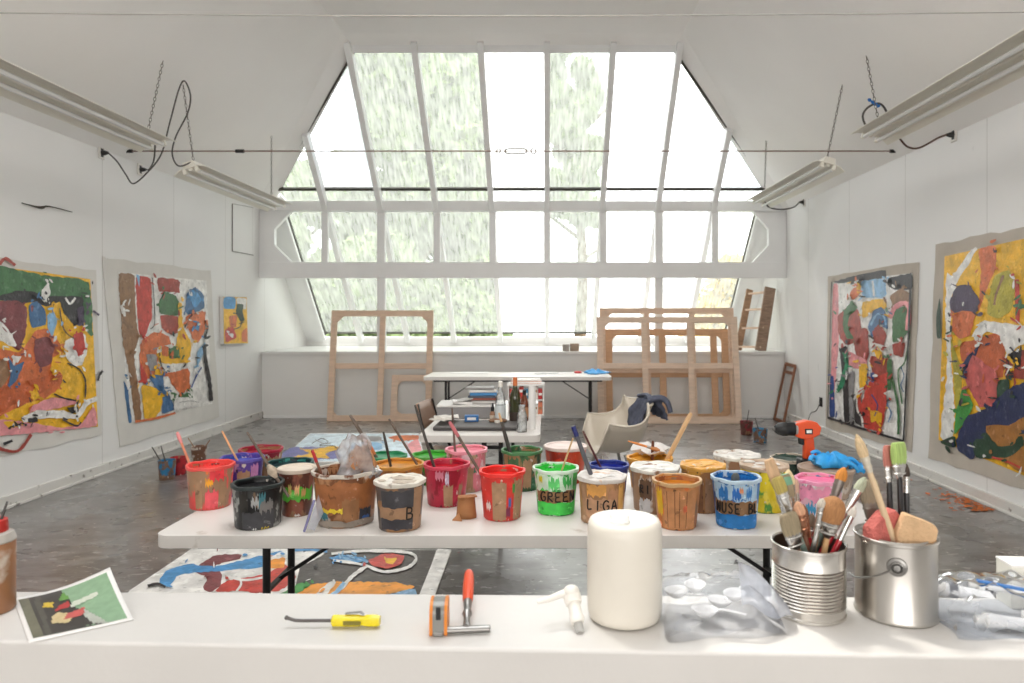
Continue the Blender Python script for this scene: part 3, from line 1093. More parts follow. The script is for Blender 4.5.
FB = [
    ('ice', 'flat', [(187, 42), (690, 42), (720, 172), (42, 172)]),
    ('peri', [(60, 132), (100, 106), (200, 104), (312, 110), (332, 160), (180, 164), (52, 158)]),
    ('yellow', [(130, 110), (182, 118), (300, 100), (332, 108), (252, 138), (282, 158), (200, 156), (100, 151), (190, 135)]),
    ('grey', [(365, 66), (440, 52), (520, 58), (522, 75), (440, 81), (370, 76)]),
    ('orange', [(545, 60), (600, 50), (692, 50), (692, 72), (600, 79)]),
    ('lblue', [(350, 102), (400, 82), (522, 86), (522, 120), (380, 122)]),
    ('pink', [(640, 92), (690, 62), (712, 140), (660, 150)]),
    ('black', 'line', 3, [(195, 90), (240, 66), (270, 84), (230, 98), (300, 100)]),
    ('grey', 'line', 3, [(210, 70), (250, 90), (285, 88)]),
]
floor_canvas('pale blue canvas with purple, yellow and orange shapes on the floor behind the bucket table',
             [(185, 40), (692, 40), (724, 175), (36, 175)], floor_map(270, 425, .2148, 0), FB, PAPER)

# ================================================================ LAMPS, CORDS AND RODS OVERHEAD
LAMPW = mat('lamp_white_enamel', rgb(232, 228, 216), .35)
TUBEM = mat('unlit_fluorescent_tube', rgb(240, 240, 238), .25)
CHAINM = mat('dull_chain', rgb(120, 114, 108), .4, .9)
CORDM = mat('grey_flex', rgb(78, 74, 70), .6)
CORDB = mat('black_flex', rgb(36, 33, 32), .6)


def lamp(label, x, y0, y1, z, tilt, chains, vent):
    """twin-tube fluorescent fitting with a folded reflector, axis along y"""
    L = y1 - y0
    t = thing('fluorescent_lamp', label, 'lamp', (x, y0, z), 0, 'fluorescent lamps hanging over the side walls')
    t.rotation_euler = (0, tilt, 0)
    def profile(pts, w):
        bm = NB()
        add_prism(bm, [(a, 0, b) for a, b in pts], (0, w, 0))
        return bm
    obj('housing', profile([(-.065, .0), (.065, .0), (.052, .065), (-.052, .065)], L), LAMPW, t, bevel=.004)
    for s in (-1, 1):
        pts = [(s * .05, .004), (s * .11, -.006), (s * .165, -.036), (s * .168, -.036), (s * .168, -.031), (s * .112, .001), (s * .05, .012)]
        obj('reflector_wing', profile(pts, L), LAMPW, t)
    bm = NB()
    add_tube(bm, [(-.0, .02, -.005), (0, L - .02, -.005)], .02, 8)
    obj('ballast_cover', bm, LAMPW, t)
    for s in (-1, 1):
        bm = NB()
        add_tube(bm, [(s * .06, .05, -.035), (s * .06, L - .05, -.035)], .017, 12)
        obj('tube', bm, TUBEM, t, smooth=40)
        for yy in (.02, L - .02):
            bm = NB()
            add_box(bm, (s * .06, yy, -.022), (.034, .03, .05))
            obj('lamp_holder', bm, LAMPW, t, bevel=.004)
    Mi = Matrix.Rotation(-tilt, 3, 'Y')
    for (ly, top) in chains:
        a = Vector((0, ly, .07))
        b = Mi @ (Vector(top) - Vector((x, y0, z)))
        n = max(6, int((b - a).length / .034))
        d = (b - a).normalized()
        s1_ = d.orthogonal().normalized()
        s2_ = d.cross(s1_)
        bm = NB()
        for k in range(n):
            c = a.lerp(b, (k + .5) / n)
            sd = s1_ if k % 2 else s2_
            h, w = (b - a).length / n * .62, .009
            ring = [c + d * (h * math.cos(q)) + sd * (w * math.sin(q)) for q in [2 * math.pi * j / 10 for j in range(10)]]
            add_tube(bm, ring, .0028, 5, closed=True)
        obj('chain', bm, CHAINM, t, smooth=60)
    return t


zl = 2.92


def ceil_at(x):
    return min(TOPZ, EAVE + (x - XL) * (TOPZ - EAVE) / (XA - XL), EAVE + (XR - x) * (TOPZ - EAVE) / (XR - XB))


xl, xr = -3.43, 2.76
lamp('white twin tube lamp near the far end of the left wall, under a looped cord', xl, 6.55, 8.75, 2.9, -R(16),
     [(.12, (xl - .06, 6.55, ceil_at(xl - .06))), (2.0, (xl - .02, 8.55, ceil_at(xl - .02)))], 0)
lamp('white twin tube lamp above the two big canvases, nearer one on the left side', xl, 3.6, 6.02, 3.0, -R(16),
     [(2.3, (xl - .02 + .02, 6.1, ceil_at(xl))), (.2, (xl, 3.75, ceil_at(xl)))], 0)
lamp('white twin tube lamp over the far end of the right wall beside the skylight', xr, 6.68, 8.9, 2.97, R(16),
     [(.1, (xr + .03, 6.45, ceil_at(xr + .03))), (2.05, (xr, 8.6, ceil_at(xr)))], 0)
lamp('white twin tube lamp with blue tape on its chain, nearer one on the right', xr, 3.4, 5.84, 3.02, R(16),
     [(2.32, (xr - .02, 5.86, ceil_at(xr - .02))), (.2, (xr, 3.6, ceil_at(xr)))], 0)


def cable(name, label, cat, pts, r, m, group=None, extra=None):
    t = thing(name, label, cat, pts[0], 0, group)
    o = Vector(pts[0])
    bm = NB()
    add_tube(bm, [p - o for p in smooth_path(pts, 8)], r, 8)
    obj('flex', bm, m, t, smooth=60)
    if extra:
        extra(t, o)
    return t


def plug_at(p, dirx):
    def f(t, o):
        bm = NB()
        add_tube(bm, [Vector(p) - o, Vector(p) - o + Vector((dirx * .03, 0, 0)), Vector(p) - o + Vector((dirx * .07, 0, 0))], [.012, .022, .024], 10)
        obj('plug', bm, CORDB, t, smooth=40)
    return f


def cpt(cx_, cy_, d, s=.293, ox=0, oy=40):
    return at(ox + cx_ * s, oy + cy_ * s, d)


P0 = Vector((XL + .07, 6.35, cpt(355, 385, 6.35).z))
cable('power_cord', 'grey cord looping up to the ceiling from a socket on the left wall', 'cord',
      [P0, cpt(400, 415, 6.4), cpt(430, 460, 6.45), cpt(455, 490, 6.5), cpt(500, 455, 6.5), cpt(550, 390, 6.52), cpt(580, 280, 6.45), cpt(610, 170, 6.38),
       cpt(630, 140, 6.35), cpt(650, 190, 6.38), cpt(640, 250, 6.45), cpt(600, 330, 6.54), cpt(588, 390, 6.53), cpt(610, 430, 6.53), cpt(657, 415, 6.56)], .007, CORDM, None, plug_at(P0, -1))
P1 = Vector((XL + .07, 6.95, cpt(487, 442, 6.95).z))
cable('power_cord', 'short grey cord drooping from the nearer left lamp to its wall socket', 'cord',
      [P1, cpt(510, 440, 6.7), cpt(525, 410, 6.3), cpt(530, 352, 6.04)], .007, CORDM, None, plug_at(P1, -1))
P2 = Vector((XR - .07, 5.78, cpt(690, 358, 5.78, .2927, 750, 30).z))
cable('power_cord', 'brown cord sagging from the nearer right lamp to its wall socket', 'cord',
      [P2, cpt(640, 370, 5.75, .2927, 750, 30), cpt(580, 402, 5.74, .2927, 750, 30), cpt(540, 400, 5.73, .2927, 750, 30), cpt(512, 372, 5.7, .2927, 750, 30)], .008,
      mat('brown_flex', rgb(84, 62, 52), .6), None, plug_at(P2, 1))
P3 = Vector((XR - .07, 9.15, cpt(185, 588, 9.15, .2927, 750, 30).z))
cable('power_cord', 'thin dark cord sagging from the far right lamp to the wall', 'cord',
      [P3, cpt(150, 605, 9.1, .2927, 750, 30), cpt(110, 613, 9.0, .2927, 750, 30), cpt(66, 606, 8.9, .2927, 750, 30), cpt(50, 583, 8.8, .2927, 750, 30)], .009, CORDB, None, plug_at(P3, 1))
c0 = cpt(432, 305, 5.88, .2927, 750, 30)
ring = [c0 + Vector((.115 * math.cos(a), .02 * math.sin(3 * a), .13 * math.sin(a))) for a in [R(k) for k in range(-40, 230, 18)]]
cable('cord_coil', 'loop of dark cord hung on the chain of the nearer right lamp', 'cord', ring, .009, CORDM)
bm = NB()
c1 = cpt(415, 250, 5.86, .2927, 750, 30)
add_tube(bm, smooth_path([c1 + Vector((-.03, 0, .035)), c1 + Vector((0, -.01, .01)), c1 + Vector((.035, 0, -.01)), c1 + Vector((.07, .01, -.025))], 4), [.012 + .014 * (k % 3) / 2 for k in range(13)], 8, flat=.6)
tag(obj('tape_scrap', bm, mat('blue_tape', rgb(38, 112, 190), .5), smooth=40), 'scrap of blue tape wound round the lamp chain', 'tape')

# sockets on the walls
SOCK = mat('socket_plate', rgb(216, 212, 204), .4)


def socket(label, X, sgn, y, z, m=SOCK):
    t = thing('wall_socket', label, 'socket', (X, y, z), 0, 'wall sockets')
    bm = NB()
    add_box(bm, (sgn * .007, 0, 0), (.014, .075, .115))
    obj('plate', bm, m, t, bevel=.004)
    bm = NB()
    for k in (-.025, .025):
        add_box(bm, (sgn * .015, 0, k), (.006, .034, .03))
    obj('outlet', bm, BLKPL, t, bevel=.003)


socket('socket plate high on the left wall holding the looped cord plug', XL, 1, P0.y, P0.z)
socket('socket plate high on the left wall holding the short cord plug', XL, 1, P1.y, P1.z)
socket('socket plate high on the right wall at the brown cord', XR, -1, P2.y, P2.z)
socket('socket plate high on the right wall at the thin dark cord', XR, -1, P3.y, P3.z)
ys = 3.42 * F / (819 - CX)
socket('black socket low on the right wall beside the black bordered canvas', XR, -1, ys, at(819, 402, ys).z, BLKPL)
cable('thin_wire', 'thin wire hanging from the black socket down the right wall', 'wire',
      [Vector((XR - .02, ys, at(819, 404, ys).z)), Vector((XR - .03, ys + .1, at(817, 412, ys).z)), Vector((XR - .04, ys + .25, .22)), Vector((XR - .05, ys + .35, .04))], .004, CORDM)

# tension rod with a turnbuckle between the eaves, and a slacker one nearer
RODM = mat('rod_rusty_steel', rgb(150, 128, 118), .45, .7)


def rod(label, y, z, sag, buckle, m=None, r_=.007):
    t = thing('tie_rod', label, 'rod', (XL, y, z), 0, 'tie rods across the room')
    W = XR - XL
    bm = NB()
    add_tube(bm, [(W * k / 12, 0, -sag * math.sin(math.pi * k / 12)) for k in range(13)], r_, 8)
    obj('cable', bm, m or RODM, t, smooth=60)
    if buckle:
        bx = -XL + (516 - CX) * y / F
        bm = NB()
        for s in (-1, 1):
            add_tube(bm, smooth_path([(bx - .11, 0, 0), (bx - .08, 0, s * .022), (bx + .08, 0, s * .022), (bx + .11, 0, 0)], 5), .009, 8)
        add_tube(bm, [(bx + .17 + .026 * math.cos(a), 0, .026 * math.sin(a)) for a in [R(36 * k) for k in range(10)]], .008, 8, closed=True)
        add_tube(bm, [(bx - .17 + .022 * math.cos(a), 0, .022 * math.sin(a)) for a in [R(36 * k) for k in range(10)]], .008, 8, closed=True)
        obj('turnbuckle', bm, STEEL, t, smooth=60)
        for xx in (.06, W - .06, 1.15):
            bm = NB()
            add_tube(bm, [(xx - .04, 0, 0), (xx + .04, 0, 0)], .018, 8)
            obj('clamp', bm, CORDB, t, smooth=40)


rod('taut tie rod with a turnbuckle crossing in front of the skylight', 6.67, 3.09, .0, True)
rod('thin tie rod crossing close to the ceiling at the top of the room', 3.72, 3.14, .03, False, mat('whitewashed_rod', rgb(168, 164, 158), .6), .0035)

# broom-like dark stick fixed on the left wall, and the small hatch panel
a_, b_ = wall_map(XL + .015, 0, 0, 1)(22, 203), wall_map(XL + .015, 0, 0, 1)(72, 212)
bm = NB()
add_tube(bm, smooth_path([a_, a_.lerp(b_, .35) + Vector((0, 0, -.01)), a_.lerp(b_, .5) + Vector((.004, 0, .012)), b_], 4), [.004, .004, .006, .008, .011, .012, .008, .007, .006, .005, .005, .004, .003], 8)
tag(obj('wall_stick', bm, mat('dark_twig', rgb(70, 62, 54), .8), smooth=50), 'thin dark stick fixed high on the left wall above the canvases', 'stick')
wm0 = wall_map(XL, 0, 0, 1)
hp = [wm0(232, 204), wm0(253, 208), wm0(253, 255), wm0(232, 251)]
ctr = sum(hp, Vector()) / 4
t = thing('hatch_panel', 'plain white hatch panel high on the left wall above the small painting', 'panel', ctr)
bm = NB()
add_prism(bm, [p - ctr for p in hp], (.014, 0, 0))
obj('board', bm, WL, t, bevel=.003)
bm = NB()
for i in range(4):
    add_bar(bm, hp[i] - ctr + Vector((.004, 0, 0)), hp[(i + 1) % 4] - ctr + Vector((.004, 0, 0)), .012, .012, (1, 0, 0))
obj('shadow_gap', bm, mat('gap_grey', rgb(120, 116, 112), .8), t)

# ================================================================ BACK OF THE STUDIO
def stretcher(label, px0, px1, pyt, pyb, d0, d1, vert, rails, m, w=.085, t_=.035, gus=True, name='stretcher_frame', arch=False):
    """canvas stretcher leaning back: foot at distance d0, top at d1; part rails named"""
    foot = dist_on(0, pyb)
    x0, x1 = (px0 - CX) * d0 / F, (px1 - CX) * d0 / F
    zt = H - (pyt - CY) * d1 / F
    L = math.hypot(zt, d1 - d0)
    t = thing(name, label, 'stretcher frame', (x0, d0, 0), 0, 'wooden stretcher frames leaning at the back')
    t.rotation_euler = (-math.atan2(d1 - d0, zt), 0, 0)
    W = x1 - x0

    def bar(nm, a, b, ww=w, tt=t_):
        bm = NB()
        add_bar(bm, a, b, ww, tt, (0, 1, 0))
        o = obj(nm, bm, m, t, bevel=.004)
        return o
    bar('side_rail', (w / 2, 0, 0), (w / 2, 0, L))
    bar('side_rail', (W - w / 2, 0, 0), (W - w / 2, 0, L))
    bar('end_rail', (w, 0, w / 2), (W - w, 0, w / 2))
    bar('end_rail', (w, 0, L - w / 2), (W - w, 0, L - w / 2))
    for v in vert:
        xv = (v - CX) * d0 / F - x0
        bar('cross_bar', (xv, -.003, w), (xv, -.003, L - w), w * .95, t_ * .8)
    for r_ in rails:
        zr = (H - (r_ - CY) * (d0 + d1) / 2 / F) / zt * L
        bar('cross_bar', (w, .003, zr), (W - w, .003, zr), w * .95, t_ * .7)
    if gus:
        g = .09
        for cx_, sx_ in ((w, 1), (W - w, -1)):
            for cz_, sz_ in ((w, 1), (L - w, -1)):
                if sz_ > 0 and not arch:
                    gg = .05
                else:
                    gg = g
                bm = NB()
                pts = [(cx_, -.008, cz_), (cx_ + sx_ * gg, -.008, cz_)]
                if arch:
                    pts += [(cx_ + sx_ * gg * (1 - math.sin(R(15 * k))), -.008, cz_ + sz_ * gg * (1 - math.cos(R(15 * k)))) for k in range(1, 6)]
                pts += [(cx_, -.008, cz_ + sz_ * gg)]
                add_prism(bm, pts, (0, .016, 0))
                obj('corner_gusset', bm, m, t)
    return t


stretcher('large pine stretcher frame with a cross inside, left of the far white table', 327, 431, 310.5, 420.5, 9.62, 9.84, [379.5], [366], PINE)
stretcher('small pine stretcher frame with rounded corners behind the large left one', 390, 431, 375, 421, 9.74, 9.88, [], [], PINE2, w=.09, arch=True)
stretcher('front pine stretcher frame of the stack right of the far table, with two uprights', 598, 742, 317, 421, 9.40, 9.66, [646.5, 693], [366], PINE2)
stretcher('tallest pine stretcher frame, second in the stack right of the far table', 600.5, 738, 308, 419, 9.52, 9.77, [649, 695], [370], PINE, t_=.03)
stretcher('pine stretcher frame with arched corners, at the back of the right stack', 606, 731, 329, 417, 9.66, 9.84, [664, 716], [374], mat('darker_pine', rgb(201, 160, 124), .6, var=.1, vscale=6, stretch=(1, 1, 6)), w=.1, t_=.028, arch=True)

# weathered ladder section standing on the sill
zs = .97
t = thing('ladder', 'short weathered wooden ladder leaning on the sill in the far right corner', 'ladder', (3.02, 10.35, zs))
A0, A1 = Vector((-.17, -.16, 0)), Vector((.10, .16, .92))
B0, B1 = Vector((.12, -.3, 0)), Vector((.33, -.10, .94))
bm = NB(); add_bar(bm, A0, A1, .10, .035, (0, 1, 0)); obj('side_rail', bm, OLDWOOD, t, bevel=.004)
bm = NB(); add_bar(bm, B0, B1, .16, .04, (0, 1, 0)); obj('side_rail', bm, mat('grey_brown_wood', rgb(140, 116, 98), .75, var=.25, vscale=9, stretch=(1, 1, 5)), t, bevel=.004)
for k in (.06, .36, .66, .93):
    bm = NB()
    add_bar(bm, A0.lerp(A1, k), B0.lerp(B1, k), .06, .03, (0, 0, 1))
    obj('rung', bm, PINE2, t, bevel=.003)

# brown frame leaning on the right wall
t = thing('picture_frame', 'narrow dark brown wooden frame leaning against the right wall in the corner', 'frame', (3.24, 9.38, 0))
fa, fb = Vector((0, .36, 0)), Vector((.18, .40, .80))
na, nb = Vector((.0, -.02, 0)), Vector((.185, .04, .79))
for nm, p, q in (('side_rail', fa, fb), ('side_rail', na, nb), ('end_rail', fb, nb), ('end_rail', fa.lerp(fb, .87), na.lerp(nb, .87)), ('end_rail', fa.lerp(fb, .03), na.lerp(nb, .03))):
    bm = NB()
    add_bar(bm, p, q, .045, .025, (1, 0, 0))
    obj(nm, bm, BROWNWOOD, t, bevel=.003)

# little blocks on the sill
for lab, px, w_, two in (('pair of grey wood offcuts on the white sill behind the far table', 570, .24, True), ('small grey wood offcut on the sill behind the right stretchers', 609, .11, False)):
    y = 10.02
    t = thing('wood_offcut', lab, 'offcut', ((px - CX) * y / F, y, .97), 0, 'wood offcuts on the sill')
    bm = NB()
    add_box(bm, (-.06 if two else 0, 0, .05), (.10, .07, .10))
    obj('block', bm, mat('grey_offcut', rgb(160, 152, 144), .7, var=.2, vscale=15), t, bevel=.006)
    if two:
        bm = NB()
        add_box(bm, (.065, .01, .055), (.13, .05, .11), Matrix.Rotation(.15, 3, 'Z'))
        obj('block', bm, mat('brown_offcut', rgb(150, 130, 112), .7, var=.2, vscale=15), t, bevel=.006)


# ---------------------------------------------------------------- folding tables
def folding_table(label, x, y, L, Wd, rotz=0.0, legx=.86, legw=.13, brace=True, legdx=0.0):
    """white plastic folding table; origin under the middle"""
    t = thing('folding_table', label, 'table', (x, y, 0), rotz, 'white folding tables')
    bm = NB()
    r = .05
    prof = []
    for cx_, cy_, a0 in ((L / 2 - r, Wd / 2 - r, 0), (-L / 2 + r, Wd / 2 - r, 90), (-L / 2 + r, -Wd / 2 + r, 180), (L / 2 - r, -Wd / 2 + r, 270)):
        for k in range(7):
            a = R(a0 + 15 * k)
            prof.append((cx_ + r * math.cos(a), cy_ + r * math.sin(a), 0))
    add_prism(bm, [Vector((p[0], p[1], ZT - .045)) for p in prof], (0, 0, .045))
    obj('tabletop', bm, TABLEPL, t, smooth=30, bevel=.011, seg=3)
    for s in (-1, 1):
        bm = NB()
        add_bar(bm, (-L / 2 + .12, s * (Wd / 2 - .09), ZT - .058), (L / 2 - .12, s * (Wd / 2 - .09), ZT - .058), .03, .025)
        obj('steel_rail', bm, BLACK, t)
    for s in (-1, 1):
        for q in (-1, 1):
            bm = NB()
            lx = s * L / 2 * legx + legdx
            add_tube(bm, [(lx, q * legw, ZT - .05), (lx, q * legw, .012)], .0155, 10)
            lg = obj('leg', bm, BLACK, t, smooth=50)
            bm = NB()
            add_tube(bm, [(lx, q * legw, .03), (lx, q * legw, 0)], [.02, .022], 10)
            obj('foot_cap', bm, BLKPL, lg, smooth=50)
        lx = s * L / 2 * legx + legdx
        for zz in (.16, ZT - .1):
            bm = NB()
            add_tube(bm, [(lx, -legw, zz), (lx, legw, zz)], .012, 8)
            obj('stretcher_bar', bm, BLACK, t, smooth=50)
        if brace:
            bm = NB()
            add_bar(bm, (lx, 0, ZT - .33), (lx - s * .42, 0, ZT - .055), .022, .014)
            add_bar(bm, (lx, -legw, ZT - .33), (lx, legw, ZT - .33), .02, .014)
            obj('brace', bm, BLACK, t)
    return t


D1 = .752 * F / (535.5 - CY)            # front edge of the bucket table
TX = ((152 + 915) / 2 - CX) * D1 / F
TL = (915 - 152) * D1 / F
TY = D1 + .475
folding_table('long white folding table carrying the paint buckets in the middle of the studio', TX, TY, TL, .95, legx=.783, legdx=-.032)
D2 = 8.58
folding_table('long white folding table at the back in front of the low wall', (517.5 - CX) * D2 / F, D2 + .38, 189 * D2 / F, .76, legx=.79)
D3 = .752 * F / (435.5 - CY)
folding_table('white folding table seen end on, cluttered with books and bottles', (479 - CX) * D3 / F, D3 + .915, 1.83, 122 * D3 / F, R(90))

# on the far table
def far(px, py):
    d = dist_on(ZT, py)
    return Vector(((px - CX) * d / F, d, ZT))


p = far(596, 373.5)
bm = NB()
add_lathe(bm, [(0, .0), (.14, .002), (.16, .012), (.11, .03), (.05, .045), (0, .04)], p, 22,
          wob=lambda r, z, a, j: (r * (1 + .3 * math.sin(3 * a + 1) + .15 * math.sin(7 * a)), z * (1 + .5 * math.sin(4 * a + j))))
BLUERAG = mat('blue_nitrile', rgb(48, 156, 222), .45, var=.15, vscale=20, bump=.3, bscale=30)
tag(obj('blue_rag', bm, BLUERAG, smooth=60), 'crumpled bright blue rag at the right end of the far table', 'rag')
p = far(578, 373)
bm = NB()
add_lathe(bm, [(0, 0), (.05, 0), (.052, .02), (.04, .026), (0, .026)], p, 20)
tag(obj('jar_lid', bm, mat('red_lid', rgb(206, 50, 48), .4), smooth=40), 'small red lid on the far table beside the blue rag', 'lid')
p = far(546, 374)
t = thing('sketch_sheet', 'white sheet with dark pencil marks on the far table', 'paper', p, R(8))
bm = NB()
add_box(bm, (0, 0, .003), (.42, .2, .004))
obj('sheet', bm, PAPER, t)
bm = NB()
add_tube(bm, smooth_path([(-.15, -.03, .006), (-.02, .02, .006), (.1, -.02, .006), (.17, .05, .006)], 4), .004, 5)
obj('pencil_marks', bm, INK, t)
bm = NB()
p = far(470, 373)
add_box(bm, p + Vector((0, 0, .003)), (.5, .25, .005))
tag(obj('paper_sheet', bm, PAPER), 'blank paper sheet on the left half of the far table', 'paper')


# ---------------------------------------------------------------- clutter on the end-on table
def mid(px, py):
    d = dist_on(ZT, py)
    return Vector(((px - CX) * d / F, d, ZT))


def sc(p):
    return p.y / F


# dark slab (cutting mat / portfolio) at the front
p = mid(475, 431)
t = thing('portfolio_case', 'flat dark grey portfolio lying at the front of the cluttered table', 'case', p + Vector((0, .06, 0)), R(-1))
bm = NB(); add_box(bm, (0, .08, .015), (84 * sc(p), .3, .028)); obj('case_body', bm, mat('charcoal_board', rgb(98, 94, 92), .6), t, bevel=.008)
bm = NB(); add_box(bm, (0, -.07, .015), (84 * sc(p) * .98, .006, .006)); obj('zip', bm, BLACK, t)
ztop = .030
# things on it and beside it
q = mid(470, 428) + Vector((0, .1, ztop))
t = thing('paint_tube_box', 'small bright blue box on the dark portfolio', 'box', q, R(6))
bm = NB(); add_box(bm, (0, 0, .022), (.095, .06, .042)); obj('carton', bm, mat('blue_carton', rgb(44, 104, 164), .5, splats=[(rgb(210, 215, 220), 18, .62, .66, 3)]), t, bevel=.003)
bm = NB(); add_box(bm, (0, -.031, .022), (.06, .002, .018)); obj('carton_panel', bm, PAPER, t)
bm = NB()
q = mid(497, 428) + Vector((0, .08, ztop))
add_lathe(bm, [(0, 0), (.05, .002), (.055, .012), (.03, .022), (0, .02)], q, 18, wob=lambda r, z, a, j: (r * (1.2 if abs(math.cos(a)) > .7 else .7), z))
tag(obj('rag', bm, mat('brown_rag', rgb(128, 96, 72), .8, var=.3, vscale=30), smooth=50), 'small brown rag on the dark portfolio', 'rag')
for i, (px, py, w_, rz, c, lab) in enumerate(((448, 425.5, .17, .2, (226, 222, 214), 'loose cream paper at the left edge of the cluttered table'),
                                              (440, 427.5, .14, -.3, (206, 200, 190), 'curled grey paper at the near left corner of the cluttered table'),
                                              (462, 424.5, .2, .1, (216, 206, 196), 'stained sheet in front of the grey flat box'))):
    q = mid(px, py)
    bm = NB()
    v = [[bm.verts.new(q + Vector(((a - 2) * w_ / 4 * math.cos(rz) - b * .03 * math.sin(rz), (b - 2) * .035 + (a - 2) * w_ / 4 * math.sin(rz), .004 + .05 * (i < 2) + .012 * math.sin(a * 1.7 + b + i) ** 2))) for b in range(5)] for a in range(5)]
    for a in range(4):
        for b in range(4):
            bm.faces.new((v[a][b], v[a + 1][b], v[a + 1][b + 1], v[a][b + 1]))
    o = tag(obj('paper_sheet', bm, mat('paper_tone_%d' % i, rgb(*c), .8), smooth=60), lab, 'paper')
    md = o.modifiers.new('thickness', 'SOLIDIFY'); md.thickness = .002
# grey flat box under the books
q = mid(463.5, 419)
t = thing('drawer_box', 'grey flat box under the stack of books', 'box', q + Vector((0, .17, 0)), R(2))
wq = 55 * q.y / F
bm = NB(); add_box(bm, (0, 0, .045), (wq, .34, .088)); obj('box_body', bm, mat('grey_card', rgb(132, 130, 130), .6, var=.04), t, bevel=.005)
bm = NB(); add_box(bm, (0, 0, .093), (wq + .008, .35, .012)); obj('box_lid', bm, mat('white_card', rgb(216, 214, 210), .6), t, bevel=.003)
# stack of books
BK = [('pale grey book lying on the grey box, lowest of the stack', (196, 192, 188), .215, .026, 480, 0),
      ('brick red book second from the bottom of the stack', (150, 84, 70), .2, .018, 482, .03),
      ('slate book in the middle of the lying stack', (86, 96, 112), .205, .016, 480, -.04),
      ('bright blue book above the slate one in the stack', (66, 132, 186), .20, .022, 481, .02),
      ('white book on the blue one in the stack', (228, 226, 222), .205, .02, 480, .06),
      ('grey open magazine on top of the stack of books', (150, 146, 144), .22, .014, 478, -.08)]
zb = ZT + .10
yb_ = q.y + .16
for i, (lab, c, w_, h_, px, rz) in enumerate(BK):
    t = thing('book', lab, 'book', ((px + 3 - CX) * yb_ / F, yb_, zb), rz, 'books stacked on the grey box')
    bm = NB()
    add_box(bm, (0, 0, .0015), (w_, .15, .003)); add_box(bm, (0, 0, h_ - .0015), (w_, .15, .003)); add_box(bm, (0, -.0735, h_ / 2), (w_, .003, h_))
    obj('cover', bm, mat('book_cover_%d' % i, rgb(*c), .5, splats=[(rgb(225, 222, 215), 25, .66, .7, i)]), t)
    bm = NB()
    add_box(bm, (0, .002, h_ / 2), (w_ - .008, .144, h_ - .006))
    obj('pages', bm, PAPER, t)
    zb += h_ + .001
q = mid(463, 419)
t = thing('open_notebook', 'white notebook tilted on the left of the stacked books', 'notebook', (at(462, 402, q.y).x, q.y + .1, ZT + .10), R(12))
bm = NB(); add_box(bm, (-.01, 0, .012), (.14, .12, .02), Matrix.Rotation(.1, 3, 'Y')); obj('pages', bm, PAPER, t, bevel=.003)
bm = NB(); add_box(bm, (-.01, 0, .03), (.15, .13, .006), Matrix.Rotation(-.18, 3, 'Y')); obj('cover', bm, mat('grey_cover', rgb(186, 184, 180), .6), t)


def bottle(name, label, p, prof, m, cap=None, capm=None, label_part=None, cat='bottle', liquid=None):
    t = thing(name, label, cat, p)
    bm = NB()
    add_lathe(bm, prof, (0, 0, 0), 24)
    obj('bottle_body', bm, m, t, smooth=35)
    if cap:
        bm = NB()
        add_lathe(bm, cap, (0, 0, 0), 18)
        obj('cap', bm, capm, t, smooth=35)
    if label_part:
        r0, z0, z1, lm = label_part
        bm = NB()
        add_lathe(bm, [(r0, z0), (r0 + .001, z0 + .001), (r0 + .001, z1 - .001), (r0, z1)], (0, 0, 0), 24)
        obj('label', bm, lm, t, smooth=35)
    if liquid:
        bm = NB()
        add_lathe(bm, liquid[0], (0, 0, 0), 20)
        obj('liquid', bm, liquid[1], t, smooth=35)
    return t


GLASSC = film('clear_bottle_plastic', (.96, .97, .97), .74, .05, (.9, .92, .92), 30, haze=.6)
GREENGL = mat('dark_green_glass', rgb(52, 54, 26), .08, spec=.7)
AMBER = mat('amber_glass', rgb(110, 52, 24), .1, spec=.7)
q = mid(500, 426) + Vector((0, .04, 0))
hh = H - (381 - CY) * q.y / F - ZT
bottle('spray_bottle', 'tall clear plastic bottle standing left of the wine bottle', q,
       [(0, 0), (.034, 0), (.036, .01), (.036, .15), (.032, .19), (.02, .225), (.014, .24), (.014, hh - .03), (0, hh - .03)], GLASSC,
       [(.0165, hh - .04), (.0165, hh - .005), (.012, hh), (0, hh)], PLW, (.0365, .05, .14, mat('clear_label', rgb(205, 212, 214), .5)))
q = mid(515, 425) + Vector((0, .02, 0))
hh = H - (377 - CY) * q.y / F - ZT
bottle('wine_bottle', 'dark green wine bottle with an orange cap on the cluttered table', q,
       [(0, 0), (.036, 0), (.038, .006), (.038, .185), (.034, .215), (.018, .25), (.0145, .27), (.0145, hh - .03), (0, hh - .03)], GREENGL,
       [(.0155, hh - .06), (.016, hh - .004), (.012, hh), (0, hh)], mat('orange_foil', rgb(206, 112, 58), .45), (.0385, .03, .09, mat('dark_label', rgb(50, 38, 30), .6)))
q = mid(524, 422) + Vector((0, .06, 0))
hh = H - (390 - CY) * q.y / F - ZT
bottle('amber_bottle', 'slim amber bottle half hidden behind the wine bottle', q,
       [(0, 0), (.028, 0), (.03, .006), (.03, .12), (.022, .16), (.012, .19), (.012, hh - .03), (0, hh - .03)], AMBER,
       [(.013, hh - .035), (.013, hh), (0, hh)], BLKPL, (.0305, .03, .1, mat('tan_label', rgb(176, 128, 92), .6)))
q = mid(522, 432) + Vector((0, .0, 0))
hh = H - (405 - CY) * q.y / F - ZT
bottle('glass_jar', 'clear glass jar in front of the amber bottle on the cluttered table', q,
       [(0, 0), (.03, 0), (.033, .006), (.033, hh * .6), (.026, hh * .75), (.02, hh * .85), (.022, hh), (.018, hh), (.016, hh * .85), (.024, hh * .72), (.029, hh * .58), (.029, .01), (0, .01)],
       GLASSC, None, None, None, 'jar')
q = mid(492, 425) + Vector((0, .06, 0))
hh = H - (403 - CY) * q.y / F - ZT
